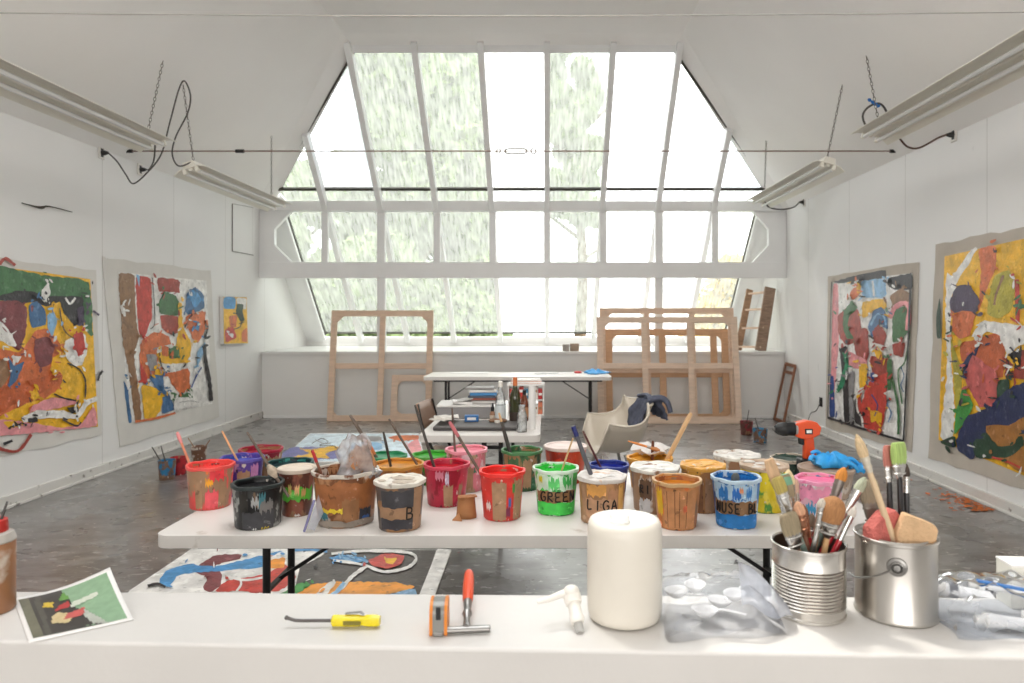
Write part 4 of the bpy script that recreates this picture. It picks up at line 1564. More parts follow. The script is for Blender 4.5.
bottle('dropper_bottle', 'small brown dropper bottle with black cap beside the clear bottle', q,
       [(0, 0), (.018, 0), (.02, .004), (.02, hh * .5), (.012, hh * .62), (0, hh * .62)], mat('brown_bottle', rgb(150, 110, 84), .4),
       [(.013, hh * .58), (.013, hh * .8), (.007, hh * .84), (.007, hh), (0, hh)], BLKPL, (.0205, .012, hh * .42, mat('beige_label', rgb(206, 190, 172), .6)))
q = mid(497, 427.5) + Vector((0, .02, 0))
bottle('paint_pot', 'tiny cream pot in front of the dropper bottle', q, [(0, 0), (.017, 0), (.018, .03), (.014, .034), (0, .034)],
       mat('cream_pot', rgb(220, 200, 172), .5), [(.0185, .03), (.0185, .045), (0, .046)], PLW, None, 'pot')
# white tube standing
q = mid(532, 430) + Vector((0, .02, 0))
hh = H - (386 - CY) * q.y / F - ZT
t = thing('paper_tube', 'tall white cardboard tube at the right edge of the cluttered table', 'tube', q)
bm = NB(); add_lathe(bm, [(.022, 0), (.024, .002), (.024, hh), (.019, hh), (.019, .004), (.022, 0)], (0, 0, 0), 24); obj('tube_wall', bm, PAPER, t, smooth=35)
bm = NB(); add_lathe(bm, [(0, .003), (.0185, .003), (.0185, .006), (0, .006)], (0, 0, 0), 20); obj('end_disc', bm, KRAFT, t)
# shelf-like crate of standing books
q = mid(525, 418)
yb_ = q.y + .12
x0 = (508 - CX) * yb_ / F
t = thing('book_crate', 'open white crate of red and white books on the cluttered table', 'crate', (x0, yb_, ZT))
W_ = 36 * yb_ / F
hh = H - (384 - CY) * yb_ / F - ZT
for nm, c, s in (('bottom_panel', (W_ / 2, .08, .006), (W_, .2, .012)), ('top_panel', (W_ / 2, .08, hh - .006), (W_ + .01, .2, .012)),
                 ('side_panel', (.004, .08, hh / 2), (.008, .2, hh - .024)), ('side_panel', (W_ - .004, .08, hh / 2), (.008, .2, hh - .024)), ('middle_panel', (W_ / 2, .08, hh * .5), (W_ - .016, .2, .008))):
    bm = NB(); add_box(bm, c, s); obj(nm, bm, PAPER, t, bevel=.002)
cols = [(190, 52, 44), (214, 208, 200), (170, 40, 40), (60, 120, 150), (196, 70, 58), (226, 222, 214), (150, 60, 52), (90, 92, 90), (206, 120, 90), (220, 214, 206)]
where = ['leftmost', 'second from left', 'third from left', 'fourth from left', 'fifth from left', 'sixth from left', 'rightmost']
nb = 7
for row in (0, 1):
    for k in range(nb):
        c = cols[(k * 3 + row * 4) % len(cols)]
        hb = hh * .5 - .03 - .012 * ((k * 7 + row) % 3)
        bw = (W_ - .022) / nb
        t = thing('book', '%s of the thin books standing in the %s row of the white crate' % (where[k], 'upper' if row else 'lower'), 'book',
                  (x0 + .011 + bw * (k + .5), yb_ - .008, ZT + (.0125 if not row else hh * .5 + .0045)), 0, 'books in the white crate')
        bm = NB()
        add_box(bm, (0, .06, hb / 2), (bw * .92, .12, hb))
        obj('cover', bm, mat('spine_%d_%d_%d' % c, rgb(*c), .5), t, bevel=.0015)
        bm = NB()
        add_box(bm, (0, -.0005, hb * (.5 + .1 * (k % 3))), (bw * .7, .0012, hb * .22))
        obj('spine_label', bm, PAPER if c[0] < 200 else KRAFT, t)
q = Vector((x0 + W_ / 2, yb_ + .08, ZT + hh))
for i, (lab, c, s) in enumerate((('thin pinkish book lying on top of the white crate', (206, 160, 146), (W_ * .85, .16, .02)), ('white magazine topmost on the white crate', (222, 216, 210), (W_ * .8, .15, .012)))):
    t = thing('book', lab, 'book', q, .03 + i * .05, 'books lying on the white crate')
    bm = NB(); add_box(bm, (0, 0, s[2] / 2), s); obj('cover', bm, mat('top_book_%d' % i, rgb(*c), .5), t, bevel=.002)
    bm = NB(); add_box(bm, (.002, 0, s[2] / 2), (s[0] - .001, s[1] + .001, s[2] * .6)); obj('pages', bm, PAPER, t)
    q = q + Vector((0, 0, s[2] + .0008))

# ---------------------------------------------------------------- chairs
t = thing('folding_chair', 'dark framed folding chair with a brown back at the left of the cluttered table', 'chair', (-.75, 5.15, -.0), R(83))
for s in (-1, 1):
    bm = NB()
    add_tube(bm, smooth_path([(s * .2, -.22, 0), (s * .2, .0, .4), (s * .195, .13, .66), (s * .18, .175, .83)], 5), .012, 8)
    obj('back_leg', bm, BLACK, t, smooth=50)
    bm = NB()
    add_tube(bm, [(s * .21, .2, 0), (s * .21, -.2, .44)], .012, 8)
    obj('front_leg', bm, BLACK, t, smooth=50)
bm = NB(); add_box(bm, (0, -.03, .45), (.4, .38, .03)); obj('seat', bm, mat('brown_seat', rgb(138, 108, 88), .6), t, bevel=.012)
bm = NB()
v = [[bm.verts.new(Vector(((a - 4) * .05, .155 + .02 * ((a - 4) / 4) ** 2 * -1 + (b * .014),   .62 + b * .052))) for b in range(5)] for a in range(9)]
for a in range(8):
    for b in range(4):
        bm.faces.new((v[a][b], v[a + 1][b], v[a + 1][b + 1], v[a][b + 1]))
o = obj('backrest', bm, mat('brown_ply', rgb(150, 118, 96), .5, var=.1), t, smooth=60)
md = o.modifiers.new('thickness', 'SOLIDIFY'); md.thickness = .018

# moulded shell armchair with a jacket over its back (front of the chair is local -y)
SHELL = mat('cream_shell', rgb(212, 202, 186), .35)
chair_d = 5.3
cxx = (614 - CX) * chair_d / F
CHR = R(-78)
t = thing('shell_armchair', 'cream moulded shell armchair standing behind the bucket table', 'chair', (cxx, chair_d, 0), CHR)


def shell(u, v_):
    """u -1..1 across, v 0 (seat front) .. 1 (top of back)"""
    w0 = .235 + .07 * math.sin(min(1, max(0, v_) * 1.5) * math.pi)
    side = abs(u) ** 2.6
    y = -.18 + .36 * min(v_ / .52, 1) + max(0, v_ - .52) * .22
    bend = max(0, min(1, (v_ - .38) / .3))
    z = .46 - .035 * math.sin(min(v_ / .5, 1) * math.pi) + (bend * bend * (3 - 2 * bend)) * .10 + max(0, v_ - .55) * .55
    if v_ < .1:
        z -= (.1 - v_) * .45 * (1 - side)
    arm = .245 * max(0, min(1, (v_ + .03) / .10)) * (1 - max(0, min(1, (v_ - .62) / .38)) ** .8)
    return Vector((u * w0 * (1 + .12 * side), y + side * (-.10) * max(0, (v_ - .45)) * 1.6, z + side * arm))


bm = NB()
NU, NV = 25, 26
g = [[bm.verts.new(shell(-1 + 2 * a / (NU - 1), b / (NV - 1))) for b in range(NV)] for a in range(NU)]
for a in range(NU - 1):
    for b in range(NV - 1):
        bm.faces.new((g[a][b], g[a + 1][b], g[a + 1][b + 1], g[a][b + 1]))
o = obj('seat_shell', bm, SHELL, t, smooth=70)
md = o.modifiers.new('thickness', 'SOLIDIFY'); md.thickness = .008; md.offset = 0
bm = NB()
rim = [shell(-1, b / 25) for b in range(26)] + [shell(-1 + 2 * a / 24, 1) for a in range(1, 25)] + [shell(1, 1 - b / 25) for b in range(1, 26)]
add_tube(bm, rim, .009, 8)
obj('rolled_rim', bm, SHELL, t, smooth=60)
for sx_, sy_ in ((-1, -1), (1, -1), (-1, 1), (1, 1)):
    bm = NB()
    add_tube(bm, [(sx_ * .09, sy_ * .09 - .03, .415), (sx_ * .21, sy_ * .19 - .02, 0)], [.013, .010], 10)
    obj('leg', bm, mat('chrome_leg', rgb(170, 166, 160), .3, .9), t, smooth=50)
# jacket draped over the back
JEAN = mat('dark_denim', rgb(84, 89, 106), .85, var=.25, vscale=25, bump=.3, bscale=120)
t2 = thing('denim_jacket', 'dark blue denim jacket draped over the back of the cream armchair', 'jacket', (cxx, chair_d, 0), CHR)
bm = NB()
NU, NV = 17, 22
rj = random.Random(4)


def jac(a, b):
    u = -.62 + 1.3 * a / (NU - 1)
    s = b / (NV - 1)
    top = shell(max(-1, min(1, u * .9)), 1.0)
    fold = .015 * math.sin(u * 14 + s * 5) + .012 * math.sin(u * 23 + 2 - s * 7) + .008 * math.sin(u * 9 + s * 19)
    if s < .5:                      # inside of the back
        k = 1 - s / .5
        p = shell(max(-1, min(1, u * .9)), 1 - .42 * k)
        n = Vector((0, -1, .35)).normalized()
        return p + n * (.025 + abs(fold)) + Vector((u * .03 * k, 0, .012))
    k = (s - .5) / .5
    return top + Vector((u * .05 * k, .035 + .02 * math.sin(min(1, k * 4) * 1.57) + .05 * k + fold, .028 * (1 - k) - .13 * k + .01))


g = [[bm.verts.new(jac(a, b)) for b in range(NV)] for a in range(NU)]
for a in range(NU - 1):
    for b in range(NV - 1):
        bm.faces.new((g[a][b], g[a + 1][b], g[a + 1][b + 1], g[a][b + 1]))
o = obj('jacket_body', bm, JEAN, t2, smooth=70)
md = o.modifiers.new('thickness', 'SOLIDIFY'); md.thickness = .012
bm = NB()
st = shell(.5, 1)
add_tube(bm, smooth_path([st + Vector((.0, -.03, .03)), st + Vector((.05, .05, .045)), st + Vector((.08, .09, .01)), st + Vector((.09, .11, -.06))], 5), [.045 - .001 * k for k in range(16)], 12, flat=.6)
obj('sleeve', bm, JEAN, t2, smooth=60)
bm = NB()
st = shell(-.1, 1)
add_tube(bm, smooth_path([st + Vector((-.12, -.03, .03)), st + Vector((0, -.01, .05)), st + Vector((.14, -.02, .035))], 5), .022, 10, flat=.7)
obj('collar', bm, JEAN, t2, smooth=60)

# ================================================================ BUCKETS OF PAINT
def inside_rgb(c):
    return rgb(*c)


KR = (166, 129, 98)
BUCKETS = {}


def cone_patch(bm, R_, a0, a1, z0, z1, rough_=.0, seed=0, na=14, nz=3, off=.0012):
    """piece of label or paint on a bucket wall; R_(z) = radius"""
    r = random.Random(seed)
    g = []
    for i in range(na + 1):
        a = a0 + (a1 - a0) * i / na
        j0 = rough_ * (.7 * math.sin(i * 1.1 + seed) + .5 * math.sin(i * 2.3 + seed * 2) + r.uniform(-.35, .35))
        j1 = rough_ * (.7 * math.sin(i * .9 + seed * 3) + .5 * math.sin(i * 2.0 + seed) + r.uniform(-.35, .35))
        row = []
        for k in range(nz + 1):
            z = (z0 + j0) + ((z1 + j1) - (z0 + j0)) * k / nz
            rr = R_(z) + off
            aa = a + (r.uniform(-rough_, rough_) * 1.5 if rough_ and i in (0, na) else 0)
            row.append(bm.verts.new((rr * math.cos(aa), rr * math.sin(aa), z)))
        g.append(row)
    for i in range(na):
        for k in range(nz):
            bm.faces.new((g[i][k], g[i + 1][k], g[i + 1][k + 1], g[i][k + 1]))


STROKES = {
    'G': [[(.9, .85), (.5, 1), (.1, .75), (.05, .3), (.4, 0), (.85, .15), (.9, .45), (.55, .45)]],
    'R': [[(.1, 0), (.12, 1)], [(.1, .95), (.7, .95), (.75, .6), (.15, .5), (.9, 0)]],
    'E': [[(.85, .98), (.1, .95), (.15, .5), (.7, .52)], [(.15, .5), (.1, .03), (.9, 0)]],
    'N': [[(.1, 0), (.12, 1), (.82, 0), (.88, 1)]],
    'L': [[(.12, 1), (.1, .05), (.8, .1)]],
    'I': [[(.5, 1), (.45, 0)]],
    'A': [[(.05, 0), (.5, 1), (.95, 0)], [(.22, .38), (.8, .4)]],
    'B': [[(.1, 0), (.12, 1)], [(.1, 1), (.75, .9), (.7, .55), (.15, .52), (.85, .4), (.8, .05), (.1, 0)]],
    'U': [[(.1, 1), (.12, .2), (.5, 0), (.85, .2), (.88, 1)]],
    'S': [[(.9, .85), (.5, 1), (.15, .75), (.8, .35), (.55, 0), (.1, .15)]],
    'D': [[(.1, 0), (.12, 1), (.8, .75), (.85, .3), (.1, 0)]],
}


def lettering(bm, R_, text, a_mid, zc, hgt, wid, gap):
    """hand-lettered capitals wrapped round the wall, read from outside"""
    n = len(text)
    total = n * wid + (n - 1) * gap
    for i, ch in enumerate(text):
        if ch == ' ':
            continue
        x0 = -total / 2 + i * (wid + gap)
        for s in STROKES[ch]:
            pts = []
            for u, v in smooth_path([(a, b, 0) for a, b in s], 3) if False else [(a, b) for a, b in s]:
                z = zc + (v - .5) * hgt
                rr = R_(z) + .0032
                a = a_mid + (x0 + u * wid) / rr
                pts.append((rr * math.cos(a), rr * math.sin(a), z))
            add_tube(bm, smooth_path(pts, 3), .0029, 5)


def bucket_body_mat(key, base, splats, rough=.4):
    sp = [(rgb(*c), sc_ * 1.3, lo - .045, lo + .0, sd, (1, 1, st)) for (c, sc_, lo, sd, st) in splats]
    s_ = len(key) * 1.7
    sp += [(rgb(*[int(x * .55) for x in base]), 30, .64, .67, s_, (1, 1, .6)), (rgb(214, 206, 196), 38, .66, .69, s_ + 3, (1, 1, .6)), (rgb(150, 116, 84), 16, .63, .67, s_ + 5, (1, 1, .4))]
    return mat('bucket_' + key, rgb(*base), rough, var=.14, vscale=18, splats=sp)


def bucket(key, label, cx_, w, yr, yb, base, paint, splats=(), labels=(), lid=None, taper=.86, rimcol=None, text=None, level=.86,
           rough=.4, wob=.0, clear=False, name='paint_bucket', dback=None):
    """cx_, w: surveyed middle and width at the rim; yr: rim line; yb: front of the foot"""
    w = w * .95
    df = (H - ZT) * F / (yb - CY)
    dc = df
    for _ in range(4):
        rt = w / 2 / F * dc
        dc = df + rt * taper
    hgt = H - (yr - CY) * dc / F - ZT
    X = (cx_ - CX) * dc / F
    rb = rt * taper
    t = thing(name, label, 'bucket' if name == 'paint_bucket' else 'jar', (X, dc, ZT), 0, 'paint buckets on the long white table')
    BUCKETS[key] = (X, dc, hgt, rt)
    R_ = lambda z: rb + (rt - rb) * max(0, min(1, z / hgt))
    th = .0035
    zi = hgt * level
    m = bucket_body_mat(key, base, splats, rough)
    rr = random.Random(int(cx_))
    bm = NB()
    prof = [(0, 0), (rb * .96, 0), (rb, .004), (rb + (rt - rb) * .5, hgt * .5), (rt, hgt - .012), (rt + .003, hgt - .010), (rt + .003, hgt - .001), (rt - .001, hgt), (rt - th, hgt - .002),
            (R_(zi) - th, zi)]
    add_lathe(bm, prof, (0, 0, 0), 40)
    if clear:
        obj('bucket_wall', bm, film('tub_clear_' + key, rgb(*base), .35, .15, rgb(*base), 9, (1, 1, .4), haze=.6), t, smooth=40)
    else:
        obj('bucket_wall', bm, m, t, smooth=40)
    if rimcol:
        bm = NB()
        add_lathe(bm, [(rt + .001, hgt - .012), (rt + .0055, hgt - .010), (rt + .0055, hgt + .001), (rt + .001, hgt + .003), (rt - .0045, hgt + .001), (rt - .0045, hgt - .006)], (0, 0, 0), 40,
                  wob=(lambda r, z, a, j: (r + .0015 * math.sin(5 * a + key.__len__()), z + .0015 * math.sin(7 * a))))
        obj('rim', bm, mat('rim_' + key, rgb(*rimcol), .45, var=.1, vscale=30, splats=[(rgb(*paint), 22, .58, .66, 3)]), t, smooth=50)
    if lid is None:
        bm = NB()
        ri = R_(zi) - th - .0004
        add_lathe(bm, [(ri, zi + .002), (ri * .82, zi - .002), (ri * .45, zi - .003), (0, zi - .002)], (0, 0, 0), 36,
                  wob=lambda r, z, a, j: (r, z + .004 * math.sin(3 * a + j) * (r / ri if j else 0)))
        # dried paint climbing the inner wall
        add_lathe(bm, [(ri, zi - .004), (rt - th - .0006, hgt - .014), (rt - th - .0012, hgt - .006)], (0, 0, 0), 36,
                  wob=lambda r, z, a, j: (r, z - (.006 * (1 + math.sin(4 * a + cx_)) if j == 2 else 0)))
        pc = rgb(*paint)
        obj('paint', bm, mat('paint_in_' + key, pc, .3, var=.14, vscale=25, bump=.2, bscale=30,
                             splats=[(tuple(x * .6 for x in pc), 16, .62, .7, 2)]), t, smooth=60)
    else:
        lc, messy = lid
        bm = NB()
        add_lathe(bm, [(rt + .004, hgt - .010), (rt + .006, hgt - .008), (rt + .006, hgt + .004), (rt + .002, hgt + .006), (rt - .007, hgt + .005), (rt - .010, hgt + .001), (rt * .5, hgt + .0015), (0, hgt + .001)],
                  (0, 0, 0), 40, wob=(lambda r, z, a, j: (r + .002 * math.sin(6 * a), z + (.0018 * math.sin(5 * a + j) + .0012 * math.sin(11 * a) if j >= 2 else 0))) if messy else None)
        obj('lid', bm, mat('lid_' + key, rgb(*lc), .5, var=.12, vscale=18, bump=.35 if messy else .1, bscale=28,
                           splats=[(rgb(*paint), 13, .57, .63, 4), (rgb(225, 222, 216), 20, .6, .66, 6)] if messy else [(rgb(*paint), 12, .66, .7, 4)]), t, smooth=45)
        if messy:
            for k in range(8):
                bm = NB()
                a, q = rr.uniform(0, 6.28), rr.uniform(.1, .8) * rt
                s = rr.uniform(.012, .03)
                add_ball(bm, (q * math.cos(a), q * math.sin(a), hgt + .003), (s, s * rr.uniform(.5, 1), .0035), 9, 6)
                obj('dried_paint', bm, mat('dried_' + key, rgb(*messy), .5, var=.15, vscale=40, bump=.4, bscale=60), t, smooth=60)
    av = math.atan2(-dc, -X)             # towards the photographer
    for i, (da0, da1, f0, f1, c, rg) in enumerate(labels):
        bm = NB()
        cone_patch(bm, R_, av + R(da0), av + R(da1), max(.004, f0 * hgt), f1 * hgt, rg, int(cx_) + i, 16, 3, .0010 + .0004 * i)
        nm = 'kraft_label' if c == KR else 'paint_streak'
        obj(nm, bm, mat('smear_%d_%d_%d' % c, rgb(*c), .5, var=.18, vscale=26, bump=.1, splats=[(tuple(x * .6 for x in rgb(*c)), 34, .63, .67, 2), (tuple(min(1, x * 1.3 + .08) for x in rgb(*c)), 28, .64, .68, 7)]), t, smooth=60)
    if text:
        tx_, ang, fz, lh, lw, lg = text
        bm = NB()
        lettering(bm, R_, tx_, av + R(ang), fz * hgt, lh, lw, lg)
        obj('lettering', bm, INK, t, smooth=60)
    return t


B_ = bucket
# ---- left end
B_('coral', 'coral red bucket with runny rim, frontmost at the left end of the long table', 210.5, 45, 464, 511, (232, 88, 84), (232, 70, 66),
   [((166, 129, 98), 11, .57, 2, .35), ((240, 120, 60), 16, .66, 5, .5)],
   [(-42, -22, .05, .8, KR, .006), (20, 44, .05, .75, KR, .006), (-12, 6, .58, .74, (240, 164, 40), .008), (-14, 20, .05, .45, (236, 92, 100), .01), (-2, 34, .7, .97, (234, 64, 72), .01)], rimcol=(232, 82, 76), taper=.88)
B_('violet', 'violet bucket behind the coral red one', 242, 42, 457, 497.5, (88, 62, 150), (70, 80, 170),
   [((200, 150, 190), 14, .6, 2, .6), ((60, 90, 170), 10, .55, 4, .5)], [(-14, 22, .25, .7, KR, .006), (-60, -20, .6, .95, (120, 80, 170), .01), (24, 50, .5, .85, (196, 130, 180), .01)], rimcol=(96, 84, 168))
B_('wine', 'dark crimson bucket at the back left, behind the violet one', 261, 42, 448.5, 487, (146, 26, 52), (150, 16, 44),
   [((158, 118, 82), 10, .55, 3, .5)], [(8, 60, .0, .8, KR, .006)], rimcol=(158, 30, 56))
B_('soot', 'black spattered tub with bare grey lower half, near the front left', 258, 50, 482, 531, (58, 58, 58), (24, 24, 26),
   [((150, 152, 148), 20, .56, 2, .8), ((20, 20, 22), 9, .5, 6, .7)],
   [(-40, 40, .03, .42, (66, 66, 70), .003), (-16, 2, .56, .74, (176, 176, 174), .012), (2, 16, .5, .82, (66, 122, 132), .012), (4, 36, .42, .66, (122, 118, 116), .012), (8, 26, .0, .05, (226, 196, 40), .004), (-14, -2, .0, .05, (222, 222, 220), .003), (-44, -22, .45, .9, (44, 40, 36), .01)],
   rimcol=(44, 52, 52), taper=.9)
B_('teal', 'bucket with a dark teal and black crusted rim behind the brown jar', 290, 46, 462, 496, (34, 58, 62), (20, 44, 48),
   [((60, 150, 140), 20, .6, 2, .7)], rimcol=(30, 78, 76))
B_('cocoa', 'brown jar with a bright green band and pale lid, right of the black tub', 297, 36, 468, 517.5, (134, 76, 58), (150, 90, 70), [((96, 56, 44), 9, .5, 2, .5)],
   [(-60, 60, .36, .62, (92, 186, 60), .008), (-8, 8, .5, .68, (222, 176, 120), .008), (-30, -18, .5, .7, (214, 190, 110), .008), (14, 30, .45, .6, (206, 160, 100), .008), (-10, 12, .0, .06, (206, 200, 194), .004)],
   lid=((214, 200, 184), None), taper=.82, name='paint_jar')
B_('tub', 'wide clear tub of brown paint with a plastic bag stuffed in it', 346, 66, 469, 529, (176, 128, 90), (112, 66, 40),
   [((214, 200, 188), 9, .58, 2, .6), ((122, 76, 48), 8, .52, 4, .6)],
   [(-70, 70, .30, .86, (160, 100, 58), .012), (-8, 24, .04, .55, (150, 104, 66), .006), (26, 54, .08, .34, (58, 60, 70), .004), (32, 50, .13, .2, (60, 96, 160), .003), (38, 46, .06, .1, (190, 60, 60), .002), (-60, -36, .16, .32, (64, 122, 132), .008), (-48, -6, .3, .37, (226, 196, 50), .005), (-70, 70, .02, .14, (150, 138, 126), .004)],
   taper=.86, rimcol=(206, 198, 186), level=.8)
B_('marked', 'dark bucket with a white lid and a marker letter on its kraft band', 400, 50, 480, 533, (92, 82, 78), (122, 100, 84), [((158, 118, 82), 8, .56, 2, 1)],
   [(-56, 60, .06, .3, (64, 62, 68), .003), (-50, 44, .5, .88, (66, 64, 68), .004), (-58, 62, .28, .52, KR, .004), (34, 62, .05, .92, KR, .004)],
   lid=((224, 218, 206), (190, 176, 160)), taper=.86, text=('B', 24, .40, .042, .026, .008))
B_('tangerine', 'ochre orange bucket behind the one with the marker letter', 399, 50, 463, 499, (196, 128, 50), (206, 136, 48), [((160, 100, 40), 9, .55, 2, .6)], rimcol=(208, 150, 70), level=.9)
B_('emerald', 'emerald green tub behind the ochre orange bucket', 386, 41, 455, 482.6, (40, 128, 84), (24, 120, 76), [((30, 90, 60), 10, .55, 2, .6)], [(20, 60, .2, .8, KR, .006)], rimcol=(48, 138, 92), level=.93)
B_('lime', 'lime green tub left of the pink bucket at the back', 432, 40, 454, 486, (66, 150, 54), (60, 160, 44), [((40, 100, 50), 10, .55, 2, .6), ((226, 222, 214), 14, .66, 3, .5)], rimcol=(92, 168, 78), level=.9)
B_('crimson', 'crimson bucket with white spatter and a kraft strip, left of the brown scrap', 446.5, 46, 463, 508, (190, 36, 66), (176, 14, 34),
   [((226, 206, 214), 15, .66, 2, .7), ((150, 20, 44), 12, .55, 5, .5)], [(-8, 18, .0, .55, KR, .006), (-4, 6, .58, .86, (198, 186, 206), .008), (-30, -8, .7, .9, (216, 130, 150), .008)], rimcol=(206, 66, 88), taper=.85)
B_('rose', 'pink spattered bucket at the back behind the crimson one', 466.5, 42, 448.5, 493, (214, 120, 134), (232, 140, 156), [((240, 200, 210), 12, .55, 2, .7), ((70, 120, 90), 22, .66, 4, .8), ((180, 150, 120), 9, .58, 6, .5)],
   [(-20, 20, .1, .6, KR, .008)], rimcol=(232, 150, 164), level=.93)
B_('scarlet', 'scarlet red bucket with two kraft strips, at the front beside the brown scrap', 502, 46, 470, 522, (214, 54, 46), (228, 30, 26),
   [((60, 110, 70), 24, .68, 2, .7), ((230, 200, 190), 24, .68, 5, .7)],
   [(-28, 12, .0, .84, KR, .005), (34, 66, .0, .86, KR, .005), (12, 32, .04, .84, (216, 54, 44), .005), (18, 26, .3, .5, (70, 96, 160), .006), (12, 24, .1, .3, (120, 40, 70), .006), (28, 36, .6, .8, (70, 130, 60), .006), (-48, -32, .25, .4, (228, 200, 196), .008)],
   rimcol=(232, 48, 40), taper=.84)
B_('forest', 'dark green bucket behind the scarlet and bright green ones', 522, 41, 449.5, 492, (60, 98, 62), (52, 104, 56), [((158, 118, 82), 9, .5, 2, .6), ((30, 70, 44), 9, .56, 4, .7)],
   [(-46, -10, .3, .86, (72, 110, 72), .01), (4, 30, .1, .82, KR, .006), (30, 56, .0, .4, (44, 104, 70), .01)], rimcol=(70, 120, 74), level=.86)
B_('tomato', 'tomato red tub with a milky lid, at the back right of the dark green bucket', 565.5, 43, 446, 485, (196, 72, 46), (176, 52, 36), [((150, 44, 30), 9, .56, 2, .5)], [(-30, 30, .5, .72, (206, 64, 40), .006)], lid=((222, 204, 196), None), rough=.3)
B_('grass', 'bright green bucket lettered in black on a brown band', 556, 46, 467, 516.5, (72, 206, 84), (40, 190, 56), [((220, 236, 222), 13, .58, 2, .7), ((40, 150, 60), 12, .6, 4, .6)],
   [(-64, 64, .30, .56, (150, 112, 74), .004), (-60, 50, .58, .92, (206, 232, 210), .008), (-20, 10, .6, .84, (96, 208, 112), .012), (18, 44, .66, .86, (70, 180, 90), .012), (-50, -38, .74, .88, (222, 210, 60), .006), (-64, 64, .03, .30, (72, 210, 84), .003)],
   rimcol=(206, 226, 208), taper=.84, text=('GREEN', 6, .435, .036, .0235, .0065))
B_('sand', 'tan bucket with a white crusted lid and marker letters, right of the bright green one', 602, 49, 476, 526, (186, 138, 92), (206, 150, 90), [((158, 118, 82), 9, .5, 2, .6)],
   [(-40, 10, .66, .92, (216, 156, 80), .006), (-62, -44, .0, .9, KR, .005), (14, 44, .1, .8, (182, 134, 100), .006), (-44, 40, .04, .60, (190, 146, 112), .006), (44, 62, .05, .9, (206, 160, 90), .008)],
   lid=((220, 214, 208), (226, 222, 218)), taper=.9, text=('LIGA', 0, .46, .036, .023, .008))
B_('ultra', 'deep ultramarine bucket mostly hidden behind the tan lettered one', 609, 40, 464, 496, (36, 48, 130), (24, 36, 132), [((220, 150, 60), 18, .68, 2, .7), ((20, 26, 80), 9, .56, 4, .6)], rimcol=(44, 66, 150))
B_('ochre', 'yellow ochre bucket at the back holding brush handles and a wood slat', 650, 46, 457, 492, (222, 158, 56), (210, 146, 40), [((240, 190, 90), 10, .55, 2, .6)], rimcol=(226, 166, 70), level=.9)
B_('chalk', 'bucket with a wide white crusted lid and kraft sides behind the tall white jug', 655, 49, 467, 515, (160, 120, 88), (150, 110, 80), [((214, 208, 200), 9, .6, 2, .7)],
   [(-40, -8, .35, .8, (104, 78, 60), .006), (-6, 30, .2, .86, KR, .006), (-44, -12, .0, .34, (206, 206, 208), .008)], lid=((226, 224, 216), (232, 230, 226)), taper=.9, text=('RI', -26, .58, .032, .018, .008))
B_('caramel', 'caramel brown bucket with dark seams, in front of the yellow crusted bucket', 677, 49, 479, 531, (196, 132, 80), (196, 120, 30), [((222, 120, 60), 12, .62, 2, .8), ((160, 96, 58), 10, .55, 4, .4)],
   [(-62, -40, .3, .84, (226, 180, 40), .01), (-62, -44, .0, .3, (206, 120, 60), .006), (-36, 54, .0, .86, (200, 140, 92), .004), (-26, -24.6, .06, .84, (96, 58, 36), .001), (-6, -4.6, .06, .84, (96, 58, 36), .001), (6, 7.2, .06, .84, (96, 58, 36), .001), (24, 25.2, .06, .84, (96, 58, 36), .001), (16, 26, .4, .54, (226, 116, 80), .006)],
   rimcol=(206, 168, 120), taper=.82)
B_('maize', 'bucket with a thick maize yellow crust, behind and right of the caramel one', 703, 45, 465, 514, (176, 124, 78), (226, 164, 60), [((226, 170, 80), 10, .58, 2, .8)], [(-30, 0, .0, .8, (140, 96, 64), .006), (6, 40, .0, .8, KR, .006)],
   lid=((226, 168, 78), (232, 180, 96)), taper=.86)
B_('azure', 'bright blue bucket with a lettered kraft band near the right end', 736, 49, 476, 530, (36, 120, 190), (18, 84, 150), [((206, 222, 234), 13, .58, 2, .7), ((20, 80, 150), 10, .58, 4, .6)],
   [(-64, 64, .30, .58, (146, 110, 76), .004), (-60, 60, .6, .93, (176, 206, 228), .01), (-46, -20, .6, .84, (50, 124, 196), .012), (-8, 12, .62, .84, (44, 110, 190), .012), (26, 40, .64, .84, (64, 130, 196), .012), (8, 18, .76, .86, (222, 150, 110), .006), (-64, 64, .03, .30, (34, 122, 194), .003)],
   rimcol=(190, 212, 228), taper=.84, text=('NUSE BL', 4, .435, .035, .0185, .006))
B_('crust', 'bucket with a bubbled white lid at the back, behind the bright blue one', 737, 47, 455, 487, (206, 200, 192), (160, 120, 90), [((150, 110, 80), 9, .58, 2, .6)], lid=((226, 222, 214), (230, 226, 220)))
B_('lemon', 'lemon yellow tub with a brown and white messy lid, right of the bright blue bucket', 764, 48, 465, 514, (226, 204, 36), (150, 96, 60), [((80, 150, 60), 12, .58, 2, .8), ((240, 220, 80), 10, .55, 4, .6)],
   [(-60, -30, .1, .5, (96, 150, 60), .01), (-50, -30, .55, .8, (220, 70, 50), .006)], lid=((196, 172, 148), (222, 216, 208)))
B_('bottle_green', 'dark green paint tub with a white rim bar, at the back behind the drill', 792, 42, 457.5, 482.6, (30, 62, 52), (16, 54, 44), [((60, 140, 110), 18, .62, 2, .8)], rimcol=(196, 184, 168), level=.93)
B_('putty', 'tub with a flat putty coloured lid under the blue glove', 826, 54, 468, 501, (160, 140, 122), (150, 112, 86), [((200, 190, 180), 10, .58, 2, .7)], lid=((176, 154, 136), None))
